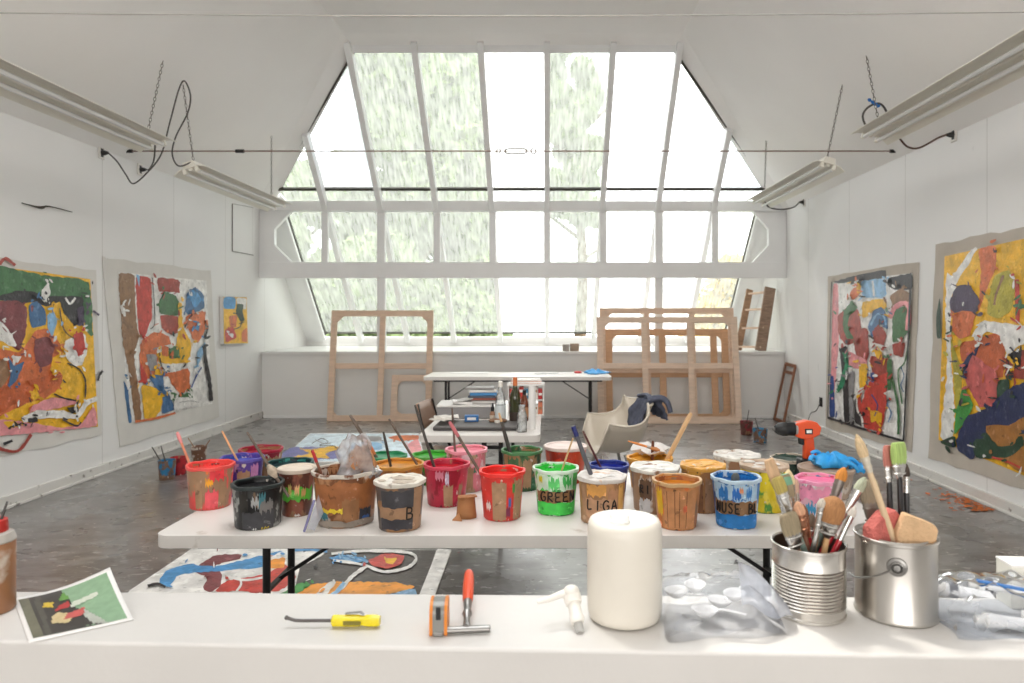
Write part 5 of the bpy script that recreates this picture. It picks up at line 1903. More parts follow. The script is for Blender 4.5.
B_('blush', 'blush pink spattered bucket behind the tin of brushes', 819, 46, 478, 529, (226, 178, 190), (240, 130, 170), [((60, 150, 180), 20, .62, 2, .7), ((200, 60, 90), 20, .64, 4, .7), ((245, 240, 240), 10, .58, 6, .6)],
   [(-30, -8, .3, .5, (60, 140, 180), .012), (-60, 50, .6, .9, (238, 150, 180), .012)], rimcol=(240, 160, 190), level=.92)


# ---- sticks and brushes standing in the buckets
def stick(label, bkey, rim_px, top_px, r, m, kind='stir_stick', lean=-.02, tip=None, cat='stick', down=.10, flat=1.0):
    X, dc, hg, rt = BUCKETS[bkey]
    p1 = at(rim_px[0], rim_px[1], dc + .01)
    p2 = at(top_px[0], top_px[1], dc + .01 + lean)
    d = (p2 - p1).normalized()
    L = (p2 - p1).length
    k = (p1.z - (ZT + .03)) / max(.05, d.z)
    p0 = p1 - d * min(k, down)
    t = thing(kind, label, cat, p0, 0, 'sticks standing in the buckets')
    orient(t, p0, p2)
    Lt = (p2 - p0).length
    bm = NB()
    add_tube(bm, [(0, 0, 0), (0, 0, Lt * .5), (0, 0, Lt * .9), (0, 0, Lt)], [r, r, r * .95, r * .7], 8, flat=flat)
    obj('shaft', bm, m, t, smooth=50)
    if tip:
        z0, z1, rr_, mm = tip
        bm = NB()
        add_tube(bm, [(0, 0, Lt * z0), (0, 0, Lt * (z0 + z1) / 2), (0, 0, Lt * z1)], [r * 1.1, rr_, r * 1.08], 8, flat=flat)
        obj('painted_end' if z1 > .8 else 'paint_blob', bm, mm, t, smooth=50)
    return t


GREYST = mat('paint_grey_stick', rgb(106, 92, 82), .6, var=.25, vscale=40)
DKST = mat('dark_stick', rgb(66, 62, 58), .5, var=.3, vscale=30)
LTST = mat('light_wood_stick', rgb(214, 176, 130), .55, var=.12, vscale=20)
stick('pink and orange stick leaning left out of the coral bucket', 'coral', (189, 462), (177, 432), .005, mat('coral_stick', rgb(222, 146, 116), .5, var=.15), tip=(.8, .99, .008, mat('pink_end', rgb(232, 150, 150), .5)))
stick('pale orange stick leaning left out of the violet bucket', 'violet', (236, 458), (222, 431), .0048, mat('peach_stick', rgb(222, 168, 122), .5, var=.12))
stick('dark rod with a clotted foot leaning left out of the black tub', 'soot', (274, 474), (247, 432), .0055, GREYST, tip=(.3, .5, .02, mat('clotted_paint', rgb(186, 170, 150), .6, var=.3, vscale=40)))
stick('red tipped stick in the wide clear tub', 'tub', (319, 468), (312, 450), .0055, mat('brown_stick', rgb(150, 104, 84), .6), tip=(.72, .99, .0065, mat('red_end', rgb(196, 56, 60), .5)))
stick('long brown stick with an orange foot leaning left out of the emerald tub', 'emerald', (376, 457), (350, 415), .0085, GREYST, tip=(.3, .6, .012, mat('orange_end', rgb(206, 112, 60), .5)))
stick('short dark stick upright in the ochre orange bucket', 'tangerine', (390, 463), (383.5, 432), .0062, DKST)
stick('thin grey stick leaning left above the ochre orange bucket', 'tangerine', (413, 458), (389, 419), .0055, GREYST)
stick('black stick standing in the crimson bucket', 'crimson', (432, 460), (415, 405), .006, DKST)
stick('pink and grey stick with a long lean out of the scarlet bucket', 'scarlet', (478, 469), (449, 421), .0058, GREYST, tip=(.78, .99, .0075, mat('rose_end', rgb(190, 106, 112), .5)))
stick('thin grey rod upright in the pink spattered bucket', 'rose', (455, 450), (452, 408), .005, GREYST)
stick('slim pale stick leaning right in the bright green bucket', 'grass', (562, 470), (573, 438), .0038, LTST)
stick('thick slate blue handle leaning left out of the tan lettered bucket', 'sand', (590, 472), (573, 426), .0085, mat('slate_handle', rgb(92, 92, 98), .45), tip=(.86, .995, .0088, mat('navy_end', rgb(40, 48, 110), .4)))
stick('thin dark red handle leaning left out of the ultramarine bucket', 'ultra', (600, 466), (583, 431), .005, mat('maroon_handle', rgb(96, 52, 52), .45))
stick('broad pale wooden slat leaning right out of the yellow ochre bucket', 'ochre', (668, 458), (691, 413), .011, LTST, flat=.45, down=.12)
stick('brown looped handle upright in the yellow ochre bucket', 'ochre', (652, 463), (653, 441), .007, mat('rust_handle', rgb(112, 68, 50), .6))
X, dc, hg, rt = BUCKETS['ochre']
t = thing('brush', 'orange tipped brush lying across the yellow ochre bucket', 'brush', at(645, 447, dc))
orient(t, at(628, 441, dc + .02), at(660, 450.5, dc - .02))
Lb = (at(660, 450.5, dc - .02) - at(628, 441, dc + .02)).length
bm = NB(); add_tube(bm, [(0, 0, 0), (0, 0, Lb * .3), (0, 0, Lb * .6)], [.003, .006, .005], 8); obj('handle', bm, mat('orange_handle', rgb(212, 132, 62), .45), t, smooth=50)
bm = NB(); add_tube(bm, [(0, 0, Lb * .6), (0, 0, Lb * .72)], [.0065, .007], 10); obj('ferrule', bm, STEEL, t, smooth=50)
bm = NB(); add_tube(bm, [(0, 0, Lb * .72), (0, 0, Lb * .88), (0, 0, Lb)], [.007, .010, .004], 10); obj('bristles', bm, mat('tan_bristle', rgb(190, 130, 84), .8), t, smooth=50)
# white rag behind it
bm = NB()
q = at(652, 449, dc + .09); q.z = max(q.z, ZT + hg + .015)
add_lathe(bm, [(0, -.02), (.06, -.015), (.085, .0), (.06, .014), (.03, .022), (0, .02)], q, 24, wob=lambda r, z, a, j: (r * (1 + .25 * math.sin(3 * a) + .12 * math.sin(8 * a + j)), z + .008 * math.sin(5 * a + j)))
tag(obj('white_rag', bm, mat('white_cloth', rgb(224, 220, 216), .85, bump=.3, bscale=40), smooth=60), 'crumpled white rag behind the rim of the yellow ochre bucket', 'rag')
# brush in the dark green bucket
X, dc, hg, rt = BUCKETS['forest']
p0, p1 = at(516, 456, dc) - Vector((.0, 0, .08)), at(499, 413, dc - .02)
t = thing('brush', 'dark handled brush with a pale butt leaning left out of the dark green bucket', 'brush', p0)
orient(t, p0, p1)
Lb = (p1 - p0).length
bm = NB(); add_tube(bm, [(0, 0, Lb * .3), (0, 0, Lb * .6), (0, 0, Lb * .86)], [.0085, .009, .006], 8); obj('handle', bm, DKST, t, smooth=50)
bm = NB(); add_tube(bm, [(0, 0, Lb * .86), (0, 0, Lb)], [.0062, .0045], 8); obj('handle_end', bm, LTST, t, smooth=50)
bm = NB(); add_tube(bm, [(0, 0, 0), (0, 0, Lb * .18), (0, 0, Lb * .3)], [.008, .012, .010], 10); obj('bristles', bm, mat('dark_bristle', rgb(110, 84, 62), .8), t, smooth=50)
# spatula-like paddle in the blue bucket
X, dc, hg, rt = BUCKETS['azure']
t = thing('paint_paddle', 'short grey paddle standing in the bright blue bucket', 'paddle', (X, dc, ZT + .03))
bm = NB(); add_tube(bm, smooth_path([(0, .02, .0), (0, .01, hg * .6), (-.002, .0, hg - .02)], 4), [.012, .012, .013, .014, .014, .015, .016, .014, .008], 10, flat=.35); obj('paddle_blade', bm, mat('paddle_grey', rgb(110, 112, 104), .6, var=.2), t, smooth=50)

# ---- plastic bag and purple scraper at the clear tub
X, dc, hg, rt = BUCKETS['tub']
BAGF = film('clear_bag_film', (.97, .97, .98), .62, .08, (.86, .87, .9), 25, haze=.5)
q = at(357, 462, dc - .02)
bm = NB()
rb_ = random.Random(11)
add_lathe(bm, [(.055, -.085), (.07, -.05), (.05, -.02), (.055, .02), (.045, .06), (.03, .082), (0, .085)], q + Vector((.0, 0, .01)), 30,
          wob=lambda r, z, a, j: (r * (1 + .28 * math.sin(3 * a + j * 1.3) + .14 * math.sin(7 * a - j)), z + .012 * math.sin(4 * a + 2 * j)))
o = tag(obj('plastic_bag', bm, BAGF, smooth=50), 'crumpled clear plastic bag rising out of the wide brown tub', 'bag')
bm = NB()
add_lathe(bm, [(0, .0), (.035, .01), (.05, .04), (.04, .08), (.02, .10), (0, .102)], q + Vector((.012, .01, -.05)), 24,
          wob=lambda r, z, a, j: (r * (1 + .2 * math.sin(3 * a + j)), z + .01 * math.sin(5 * a)))
tag(obj('paint_clump', bm, mat('brown_clump', rgb(170, 118, 74), .6, var=.3, vscale=30, bump=.4), smooth=60), 'lump of brown dried paint wrapped in the plastic bag', 'lump')
df = dc - rt - .03
t = thing('scraper', 'flat scraper with a violet handle leaning on the wide brown tub', 'scraper', at(303, 528, df))
p0, p1 = at(304, 527, df) , at(317, 492, df + .035)
p0.z = ZT + .004
orient(t, p0, p1)
Lb = (p1 - p0).length
bm = NB(); add_bar(bm, (0, 0, 0), (0, 0, Lb * .8), .009, .005, (0, 1, 0)); obj('handle', bm, mat('violet_plastic', rgb(122, 118, 160), .4), t, bevel=.002)
bm = NB(); add_prism(bm, [(.008, -.001, Lb * .1), (.034, -.001, .012), (.045, -.001, Lb * .55), (.008, -.001, Lb * .95)], (0, .002, 0)); obj('blade', bm, film('clear_blade', (.93, .94, .98), .74, .08, (.8, .82, .9), 10, ior=1.15), t)

# ---- brown cardboard scrap on the table
p = Vector(((466 - CX) * dist_on(ZT, 521) / F, dist_on(ZT, 521) + .03, ZT))
t = thing('cardboard_scrap', 'folded brown cardboard scrap between the crimson and scarlet buckets', 'cardboard', p, R(10))
bm = NB()
g = []
for i in range(9):
    a = R(200 + i * 17)
    g.append([bm.verts.new((.034 * math.cos(a) * (1.25 - .25 * k / 4) * (1 + .05 * math.sin(3 * i)), .034 * math.sin(a) * (1.25 - .25 * k / 4) + .03, .083 * k / 4 + .004 * math.sin(i * 2) * (k / 4))) for k in range(5)])
for i in range(8):
    for k in range(4):
        bm.faces.new((g[i][k], g[i + 1][k], g[i + 1][k + 1], g[i][k + 1]))
o = obj('wall_flap', bm, mat('brown_board', rgb(170, 116, 72), .7, var=.12, vscale=20), t, smooth=40)
md = o.modifiers.new('thickness', 'SOLIDIFY'); md.thickness = .004
bm = NB()
add_prism(bm, [(-.036, -.012, .080), (.0, -.03, .083), (.038, -.006, .080), (.034, .03, .078), (-.03, .03, .078)], (0, 0, .004))
obj('top_flap', bm, mat('brown_board', rgb(170, 116, 72)), t)
bm = NB()
add_prism(bm, [(-.055, -.02, .001), (-.02, -.035, .001), (-.03, .0, .02)], (0, .004, .002))
obj('foot_flap', bm, mat('brown_board', rgb(170, 116, 72)), t)

# ---- cordless drill standing on the table
dd = 3.055
px_ = lambda a, b: at(a, b, dd)
p = px_(800, 470); p.z = ZT
t = thing('cordless_drill', 'orange cordless drill with a black chuck standing behind the buckets', 'drill', p)
P = lambda a, b: px_(a, b) - p
ORG = mat('orange_tool_plastic', rgb(226, 82, 36), .35)
bm = NB()
body = [P(794, 422.5), P(806, 420), P(815, 421.5), P(819.5, 427), P(818, 434), P(811, 437.5), P(800, 438), P(794, 436)]
add_prism(bm, [v + Vector((0, -.027, 0)) for v in body], (0, .054, 0))
obj('motor_housing', bm, ORG, t, bevel=.012, seg=3)
bm = NB()
hz = [P(803, 436), P(812.5, 435), P(813.5, 446), P(816, 458), P(803, 459), P(803.5, 447)]
add_prism(bm, [v + Vector((0, -.019, 0)) for v in hz], (0, .038, 0))
obj('handle', bm, ORG, t, bevel=.009, seg=3)
bm = NB()
zb_ = P(803, 458).z
add_box(bm, (P(808, 458).x, 0, zb_ / 2), (.085, .07, zb_))
obj('battery', bm, BLKPL, t, bevel=.008)
Mx = Matrix.Rotation(R(-90), 4, 'Y').to_3x3()
cz = P(790, 429).z
x1_ = P(795, 429).x
bm = NB()
add_lathe(bm, [(0, 0), (.027, 0), (.030, .006), (.029, .034), (.031, .038), (.031, .056), (.025, .078), (.015, .090), (0, .090)], (x1_, 0, cz), 22, Mx)
obj('chuck', bm, BLKPL, t, smooth=40)
bm = NB()
add_lathe(bm, [(0, .088), (.009, .088), (.010, .096), (.006, .101), (0, .101)], (x1_, 0, cz), 14, Mx)
obj('chuck_jaws', bm, STEEL, t, smooth=40)
bm = NB()
add_lathe(bm, [(.028, -.004), (.033, -.004), (.033, .004), (.028, .004)], (x1_, 0, cz), 22, Mx)
obj('clutch_collar', bm, mat('grey_collar', rgb(150, 148, 146), .4), t, smooth=40)
bm = NB()
add_prism(bm, [v + Vector((0, -.012, 0)) for v in (P(798.5, 438), P(803, 438), P(803.4, 445), P(799, 444))], (0, .024, 0))
obj('trigger', bm, BLKPL, t, bevel=.003)
bm = NB()
c = (P(803, 428) + P(810, 433)) / 2
add_box(bm, (c.x, -.0285, c.z), (.034, .004, .024))
obj('name_plate', bm, BLKPL, t, bevel=.001)
bm = NB()
add_box(bm, (c.x, -.031, c.z), (.022, .002, .013))
obj('plate_mark', bm, PAPER, t)

# ---- blue glove over the putty lid
X, dc, hg, rt = BUCKETS['putty']
t = thing('rubber_glove', 'crumpled bright blue rubber glove lying on the putty coloured lid', 'glove', (X, dc + .0, ZT + hg + .006))
bm = NB()
add_lathe(bm, [(0, .0), (.05, .002), (.062, .02), (.05, .04), (.025, .05), (0, .046)], (.02, .0, 0), 26,
          wob=lambda r, z, a, j: (r * (1.25 if abs(math.cos(a)) > .6 else .8) * (1 + .12 * math.sin(5 * a + j)), z * (1 + .25 * math.sin(4 * a + 1))))
obj('palm', bm, BLUERAG, t, smooth=60)
for i, (pts, r0) in enumerate((([(-.02, .0, .02), (-.06, -.01, .045), (-.075, -.02, .03)], .014), ([(.0, .02, .03), (-.03, .02, .06), (-.055, .02, .052)], .013), ([(.06, .0, .02), (.10, -.01, .035), (.135, -.01, .01)], .015),
                               ([(.05, -.02, .02), (.09, -.045, .02), (.115, -.05, -.012)], .013), ([(.03, .03, .03), (.06, .05, .05), (.09, .045, .03)], .012))):
    bm = NB()
    sp = smooth_path(pts, 5)
    add_tube(bm, sp, [r0 * (1 - .35 * k / len(sp)) for k in range(len(sp))], 10, flat=.75)
    obj('finger', bm, BLUERAG, t, smooth=60)
bm = NB()
add_lathe(bm, [(.03, 0), (.036, .012), (.032, .03), (.022, .028), (.02, .01)], (.125, -.01, -.02), 20, wob=lambda r, z, a, j: (r * (1 + .2 * math.sin(4 * a)), z + .006 * math.sin(3 * a)))
obj('cuff', bm, BLUERAG, t, smooth=60)

# ---- pots on the floor
def floor_pot(label, cx_, w, yt, yb, base, splats, sticks, dirt=None):
    df = dist_on(0, yb)
    rt = w / 2 / F * df
    dc = df + rt
    hg = H - (yt - CY) * dc / F
    X = (cx_ - CX) * dc / F
    t = thing('paint_pot', label, 'pot', (X, dc, 0), 0, 'paint pots on the floor')
    bm = NB()
    add_lathe(bm, [(0, 0), (rt * .84, 0), (rt * .86, .004), (rt, hg), (rt - .005, hg), (rt * .84, hg * .75), (0, hg * .75)], (0, 0, 0), 26)
    key = label.split()[0] + str(int(cx_))
    obj('pot_wall', bm, bucket_body_mat('pot' + key, base, splats), t, smooth=40)
    bm = NB()
    add_lathe(bm, [(rt * .9, hg * .76), (0, hg * .77)], (0, 0, 0), 24)
    obj('paint', bm, mat('potpaint' + key, rgb(*[int(x * .8) for x in base]), .35), t)
    for (tx_, ty_, lab, m) in sticks:
        top = at(tx_, ty_, dc + .02)
        b0 = Vector((X + .02 * (1 if tx_ < cx_ else -1), dc, .03))
        s = thing('stir_stick', lab, 'stick', b0, 0, 'sticks in the floor pots')
        orient(s, b0, top)
        bm = NB()
        add_tube(bm, [(0, 0, 0), (0, 0, (top - b0).length)], [.007, .005], 7)
        obj('shaft', bm, m, s, smooth=50)


TANST = mat('tan_stick', rgb(150, 120, 96), .6)
floor_pot('blue and brown pot on the floor by the left wall', 167, 16.5, 460, 481, (40, 116, 160), [((110, 84, 66), 12, .5, 2, 1)], [(152, 447, 'thin dark stick leaning left in the blue pot by the left wall', DKST), (161, 446, 'second thin stick in the blue pot by the left wall, more upright', DKST)])
floor_pot('red pot on the floor just behind the blue and brown one', 179, 17, 457, 476, (176, 40, 48), [((120, 30, 40), 12, .55, 2, 1)], [])
floor_pot('white and brown spattered pot on the floor by the left wall, farthest back', 199, 15, 446, 462, (206, 198, 188), [((112, 78, 60), 8, .48, 2, 1)], [(188, 438, 'short tan stick leaning left in the white spattered pot', TANST), (210, 440, 'short tan stick leaning right in the white spattered pot', TANST)])
floor_pot('dark red pot on the floor left of the drill', 746.5, 13, 421, 436, (132, 34, 48), [((90, 60, 50), 12, .5, 2, 1)], [(749, 410, 'thin dark stick upright in the dark red floor pot', DKST)])
floor_pot('blue and brown pot on the floor beside the dark red one near the drill', 760, 15, 428.5, 443.5, (54, 136, 176), [((110, 80, 62), 12, .5, 2, 1)], [(755, 418, 'thin dark stick in the blue floor pot near the drill', DKST)])

# ---- orange flakes swept against the right wall
bm = NB()
rf_ = random.Random(21)
for k in range(150):
    y = 5.15 + abs(rf_.gauss(0, .32))
    x = XR - .06 - abs(rf_.gauss(0, .12))
    s = rf_.uniform(.008, .024)
    a = rf_.uniform(0, 6.28)
    c = Vector((x, y, .004))
    pts = [c + Vector((s * math.cos(a + q) * rf_.uniform(.6, 1.2), s * math.sin(a + q) * rf_.uniform(.6, 1.2), rf_.uniform(0, .008))) for q in (0, 1.3, 2.6, 3.9, 5.1)]
    bm.faces.new([bm.verts.new(q) for q in pts])
o = tag(obj('paint_flakes', bm, mat('orange_flakes', rgb(196, 104, 40), .7, var=.4, vscale=20)), 'scatter of small orange flakes on the floor against the right wall', 'flakes')
o['kind'] = 'stuff'

# ================================================================ THE LEDGE IN THE FOREGROUND
fy = lambda x: 1.497 - .016 * x
ny = lambda x: 1.248 - .033 * x
bm = NB()
xa, xb = -1.75, 1.45
top = [(xa, ny(xa)), (xb, ny(xb)), (xb, fy(xb)), (xa, fy(xa))]
add_prism(bm, [Vector((a, b, 0)) for a, b in top], (0, 0, ZL))
LEDGE = mat('ledge_white_paint', rgb(216, 213, 209), .38, var=.025, vscale=5, bump=.06, bscale=50, splats=[(rgb(190, 180, 170), 11, .72, .76, 3)])
tag(obj('work_ledge', bm, LEDGE, bevel=.006, seg=3), 'long white painted ledge across the front of the view, carrying cans and tools', 'ledge')


def on_ledge(px, py, z=ZL):
    d = dist_on(z, py)
    return Vector(((px - CX) * d / F, d, z))


TIN = mat('tin_plate', rgb(214, 210, 204), .27, 1.0, var=.06, vscale=6)
TINR = mat('tin_plate_dull', rgb(186, 182, 176), .3, 1.0, var=.06, vscale=8)
INSIDE = mat('can_inside', rgb(110, 100, 92), .45, .8)


def ring_prof(r, z0, z1, n, dep):
    """corrugated wall"""
    out = []
    for k in range(n * 4 + 1):
        z = z0 + (z1 - z0) * k / (n * 4)
        out.append((r - dep * (.5 - .5 * math.cos(2 * math.pi * k / 4)), z))
    return out


# tin with brushes
pt = on_ledge(808.5, 627)
rt = 35.5 / F * (pt.y + .075)
ptc = Vector(((808.5 - CX) * (pt.y + rt) / F, pt.y + rt, ZL))
th_ = H - (541 - CY) * ptc.y / F - ZL
t = thing('tin_can', 'ribbed open tin can holding many small brushes on the ledge', 'can', ptc)
bm = NB()
add_lathe(bm, [(0, .002), (rt - .003, .002), (rt - .003, 0), (rt, .001), (rt, .006), (rt - .002, .008), (rt - .002, .018)] + ring_prof(rt - .001, .022, th_ - .042, 12, .0042) +
          [(rt - .002, th_ - .04), (rt - .002, th_ - .008), (rt + .001, th_ - .006), (rt + .001, th_ - .001), (rt - .001, th_), (rt - .003, th_ - .003)], (0, 0, 0), 56)
obj('can_wall', bm, TIN, t, smooth=35)
bm = NB()
add_lathe(bm, [(rt - .0035, th_ - .004), (rt - .0045, .006), (0, .005)], (0, 0, 0), 48)
obj('can_lining', bm, INSIDE, t, smooth=50)
TINC, TINH, TINRAD = ptc, th_, rt

# gallon paint can
pg = on_ledge(895.5, 629.5)
rg = 38.2 / F * (pg.y + .078)
pgc = Vector(((895.5 - CX) * (pg.y + rg) / F, pg.y + rg, ZL))
gh = H - (533 - CY) * pgc.y / F - ZL
t = thing('paint_can', 'large plain metal paint can with a bail handle holding brushes and sponges', 'can', pgc)
bm = NB()
add_lathe(bm, [(0, .003), (rg - .004, .003), (rg - .004, 0), (rg, .001), (rg + .001, .004), (rg - .0015, .008), (rg - .0015, gh - .014), (rg - .0015, gh - .008), (rg + .001, gh - .006), (rg + .001, gh - .001), (rg - .001, gh), (rg - .004, gh - .001)], (0, 0, 0), 60)
obj('can_wall', bm, TINR, t, smooth=35)
bm = NB()
add_lathe(bm, [(rg - .004, gh - .001), (rg - .007, gh - .006), (rg - .014, gh - .005), (rg - .016, gh - .001), (rg - .018, gh - .004), (rg - .018, gh - .012)], (0, 0, 0), 56)
obj('rim', bm, TINR, t, smooth=40)
bm = NB()
add_lathe(bm, [(rg - .003, gh - .012), (rg - .004, .006), (0, .006)], (0, 0, 0), 48)
obj('can_lining', bm, INSIDE, t, smooth=50)
av = math.atan2(-pgc.y, -pgc.x) + R(2)
er = Vector((math.cos(av), math.sin(av), 0))
ea = Matrix.Rotation(R(90), 3, 'Y')
Mq = Vector((0, 0, 1)).rotation_difference(er).to_matrix()
ezz = gh - .045
bm = NB()
add_lathe(bm, [(.019, -.001), (.018, .003), (.013, .005), (.012, .008), (.010, .009), (.008, .006), (.006, .009), (0, .0095)], er * (rg - .0015) + Vector((0, 0, ezz)), 24, Mq)
obj('bail_ear', bm, STEEL, t, smooth=40)
bm = NB()
hp = []
for k in range(14):
    a = av - R(4 + 88 * k / 13)
    hp.append((math.cos(a) * (rg + .005), math.sin(a) * (rg + .005), ezz - .05 * math.sin(math.pi * .5 * k / 13) ** .8))
add_tube(bm, hp, .0017, 8)
obj('bail_handle', bm, STEEL, t, smooth=60)
CANC, CANH, CANRAD = pgc, gh, rg


# ---- brushes
def brush(label, p0, p1, hr, hm, fm_, bm_, kind='flat', bw=.014, bl=.045, fl=.035, roll=0.0, group='brushes standing bristle up in the cans', tipm=None):
    """handle foot p0, bristle tip p1"""
    t = thing('paint_brush', label, 'brush', p0, 0, group)
    orient(t, p0, p1, roll)
    L = (Vector(p1) - Vector(p0)).length
    hl = L - bl - fl
    flat = .38 if kind == 'flat' else 1
    bm = NB()
    add_tube(bm, [(0, 0, 0), (0, 0, hl * .15), (0, 0, hl * .6), (0, 0, hl * .85), (0, 0, hl)], [hr * .5, hr * .7, hr * 1.15, hr * 1.1, hr * .95], 10, flat=.7 if kind == 'flat' else 1, up=(0, 1, 0))
    obj('handle', bm, hm, t, smooth=50)
    bm = NB()
    add_tube(bm, [(0, 0, hl - .004), (0, 0, hl + fl * .4), (0, 0, hl + fl)], [hr * 1.05, bw * .8, bw], 14, flat=flat if kind == 'flat' else 1, up=(0, 1, 0))
    fo = obj('ferrule', bm, fm_, t, smooth=50)
    bm = NB()
    for zz in (.25, .75):
        add_tube(bm, [(0, 0, hl + fl * zz - .002), (0, 0, hl + fl * zz), (0, 0, hl + fl * zz + .002)], [bw * (.8 + .2 * zz), bw * (.86 + .2 * zz), bw * (.8 + .2 * zz)], 14, flat=flat if kind == 'flat' else 1, up=(0, 1, 0))
    obj('crimp', bm, fm_, fo, smooth=50)
    bm = NB()
    z0 = hl + fl - .003
    if kind == 'flat':
        prof = [(0, bw * .97), (.3, bw * 1.12), (.7, bw * 1.1), (.95, bw * .95), (1, bw * .8)]
    elif kind == 'round':
        prof = [(0, bw * .95), (.25, bw * 1.15), (.6, bw * 1.0), (.85, bw * .6), (1, bw * .18)]
    else:   # mop / dome
        prof = [(0, bw * .95), (.3, bw * 1.25), (.6, bw * 1.3), (.85, bw * 1.0), (.97, bw * .5), (1, bw * .2)]
    add_tube(bm, [(0, 0, z0 + f_ * bl) for f_, _ in prof], [r_ for _, r_ in prof], 16, flat=flat if kind == 'flat' else .8, up=(0, 1, 0))
    obj('bristles', bm, bm_, t, smooth=60)
    if tipm:
        bm = NB()
        add_tube(bm, [(0, 0, z0 + bl * .55), (0, 0, z0 + bl * .8), (0, 0, z0 + bl * 1.005)], [bw * 1.13 if kind == 'flat' else bw * 1.1, bw * 1.1 if kind == 'flat' else bw * .75, bw * .75 if kind == 'flat' else bw * .25], 16, flat=flat * 1.06 if kind == 'flat' else .84, up=(0, 1, 0))
        obj('paint_tip', bm, tipm, t, smooth=60)
    return t


def hairs(name, c):
    return mat(name, rgb(*c), .8, var=.22, vscale=60, stretch=(8, 8, .4), bump=.4, bscale=90)


TANB, OCHB, GRYB, GRNB, ORGB = hairs('tan_hairs', (206, 172, 136)), hairs('ochre_hairs', (172, 122, 78)), hairs('grey_hairs', (150, 136, 110)), hairs('greenish_hairs', (126, 148, 124)), hairs('orange_hairs', (214, 140, 62))
CREAM = hairs('cream_hairs', (226, 204, 160))
FER = mat('ferrule_tin', rgb(206, 204, 200), .25, 1.0)
FERC = mat('ferrule_copper', rgb(196, 140, 110), .3, .9)
HRED, HWOOD, HBLK, HGRN, HBRN = mat('red_handle', rgb(170, 34, 44), .3), mat('raw_handle', rgb(206, 164, 116), .5, var=.1), mat('black_handle', rgb(34, 32, 34), .3), mat('grey_green_handle', rgb(120, 140, 130), .4), mat('brown_handle', rgb(120, 82, 62), .45)


def in_tin(tx_, ty_, dtip, fx, fyo):
    """foot offset inside the tin, tip at surveyed px with distance offset"""
    d = TINC.y + dtip
    return TINC + Vector((fx, fyo, .012)), at(tx_, ty_, d)


tb = [
    ('tan flat brush leaning far left in the ribbed tin', (768, 458), .00, (.03, .01), HWOOD, FER, TANB, 'flat', .012, .06, .06, .2, None),
    ('narrow olive brush beside the tan one at the left of the ribbed tin', (776, 476), -.02, (.03, -.02), HGRN, FER, hairs('olive_hairs', (176, 158, 90)), 'flat', .012, .035, .05, 0, None),
    ('grey green brush with a mint smear in the ribbed tin', (784, 473), .03, (.02, .02), HWOOD, FER, GRYB, 'flat', .012, .05, .05, 0, mat('mint_paint', rgb(110, 160, 130), .5)),
    ('cream round brush in the middle back of the ribbed tin', (788, 468), .05, (.0, .03), HRED, FER, CREAM, 'round', .010, .035, .05, 0, None),
    ('broad grey haired brush low at the front left of the ribbed tin', (787, 512), -.045, (-.0, -.03), HBRN, FER, GRYB, 'flat', .019, .045, .035, .15, None),
    ('copper ended brush seen end on in the ribbed tin', (797, 500), -.02, (.02, -.01), HBRN, FERC, hairs('peach_hairs', (210, 160, 128)), 'round', .011, .03, .04, 0, None),
    ('slim brush with a dark red handle near the middle of the ribbed tin', (803, 503), .0, (.03, .02), HRED, FERC, hairs('brown_hairs', (140, 96, 72)), 'round', .007, .03, .04, 0, None),
    ('silver handled slim brush right of the middle of the ribbed tin', (823, 497), -.04, (-.02, -.02), FER, FER, hairs('pale_hairs', (200, 190, 176)), 'round', .008, .02, .05, 0, None),
    ('big ochre domed brush at the front right of the ribbed tin', (835, 495), -.035, (-.0, -.025), HWOOD, FER, OCHB, 'mop', .020, .055, .03, 0, None),
    ('orange tipped brush on a grey handle at the back right of the ribbed tin', (845, 466), .06, (-.005, .04), HGRN, mat('grey_ferrule', rgb(130, 122, 116), .4, .7), ORGB, 'round', .011, .032, .05, 0, None),
    ('red handled brush with a pale tip leaning far right in the ribbed tin', (866, 476), .02, (-.035, .0), HRED, FER, hairs('sage_hairs', (178, 184, 160)), 'round', .010, .035, .07, 0, None),
    ('silver ferruled flat brush tucked behind the left brushes of the ribbed tin', (781, 490), .05, (.02, .035), HBLK, FER, hairs('smoke_hairs', (156, 150, 140)), 'flat', .013, .03, .07, -.2, None),
    ('pink tinged brush peeping up at the middle back of the ribbed tin', (794, 478), .06, (.01, .045), HWOOD, FER, hairs('pinkish_hairs', (208, 170, 150)), 'flat', .009, .03, .06, .1, None),
    ('short stubby brush with a paint caked handle in the ribbed tin', (812, 512), .03, (.0, .02), HBRN, FER, hairs('caked_hairs', (130, 112, 96)), 'round', .010, .03, .03, 0, None),
    ('thin silver ferruled brush at the front right of the ribbed tin', (856, 505), -.01, (-.01, -.02), HRED, FER, hairs('white_hairs', (206, 200, 190)), 'round', .007, .025, .05, 0, None),
]
for lab, tip, dd_, foot, hm, f_, b_, kd, bw, bl, fl, roll, tpm in tb:
    p0, p1 = in_tin(tip[0], tip[1], dd_, *foot)
    brush(lab, p0, p1, .0055, hm, f_, b_, kd, bw, bl, fl, roll, tipm=tpm)
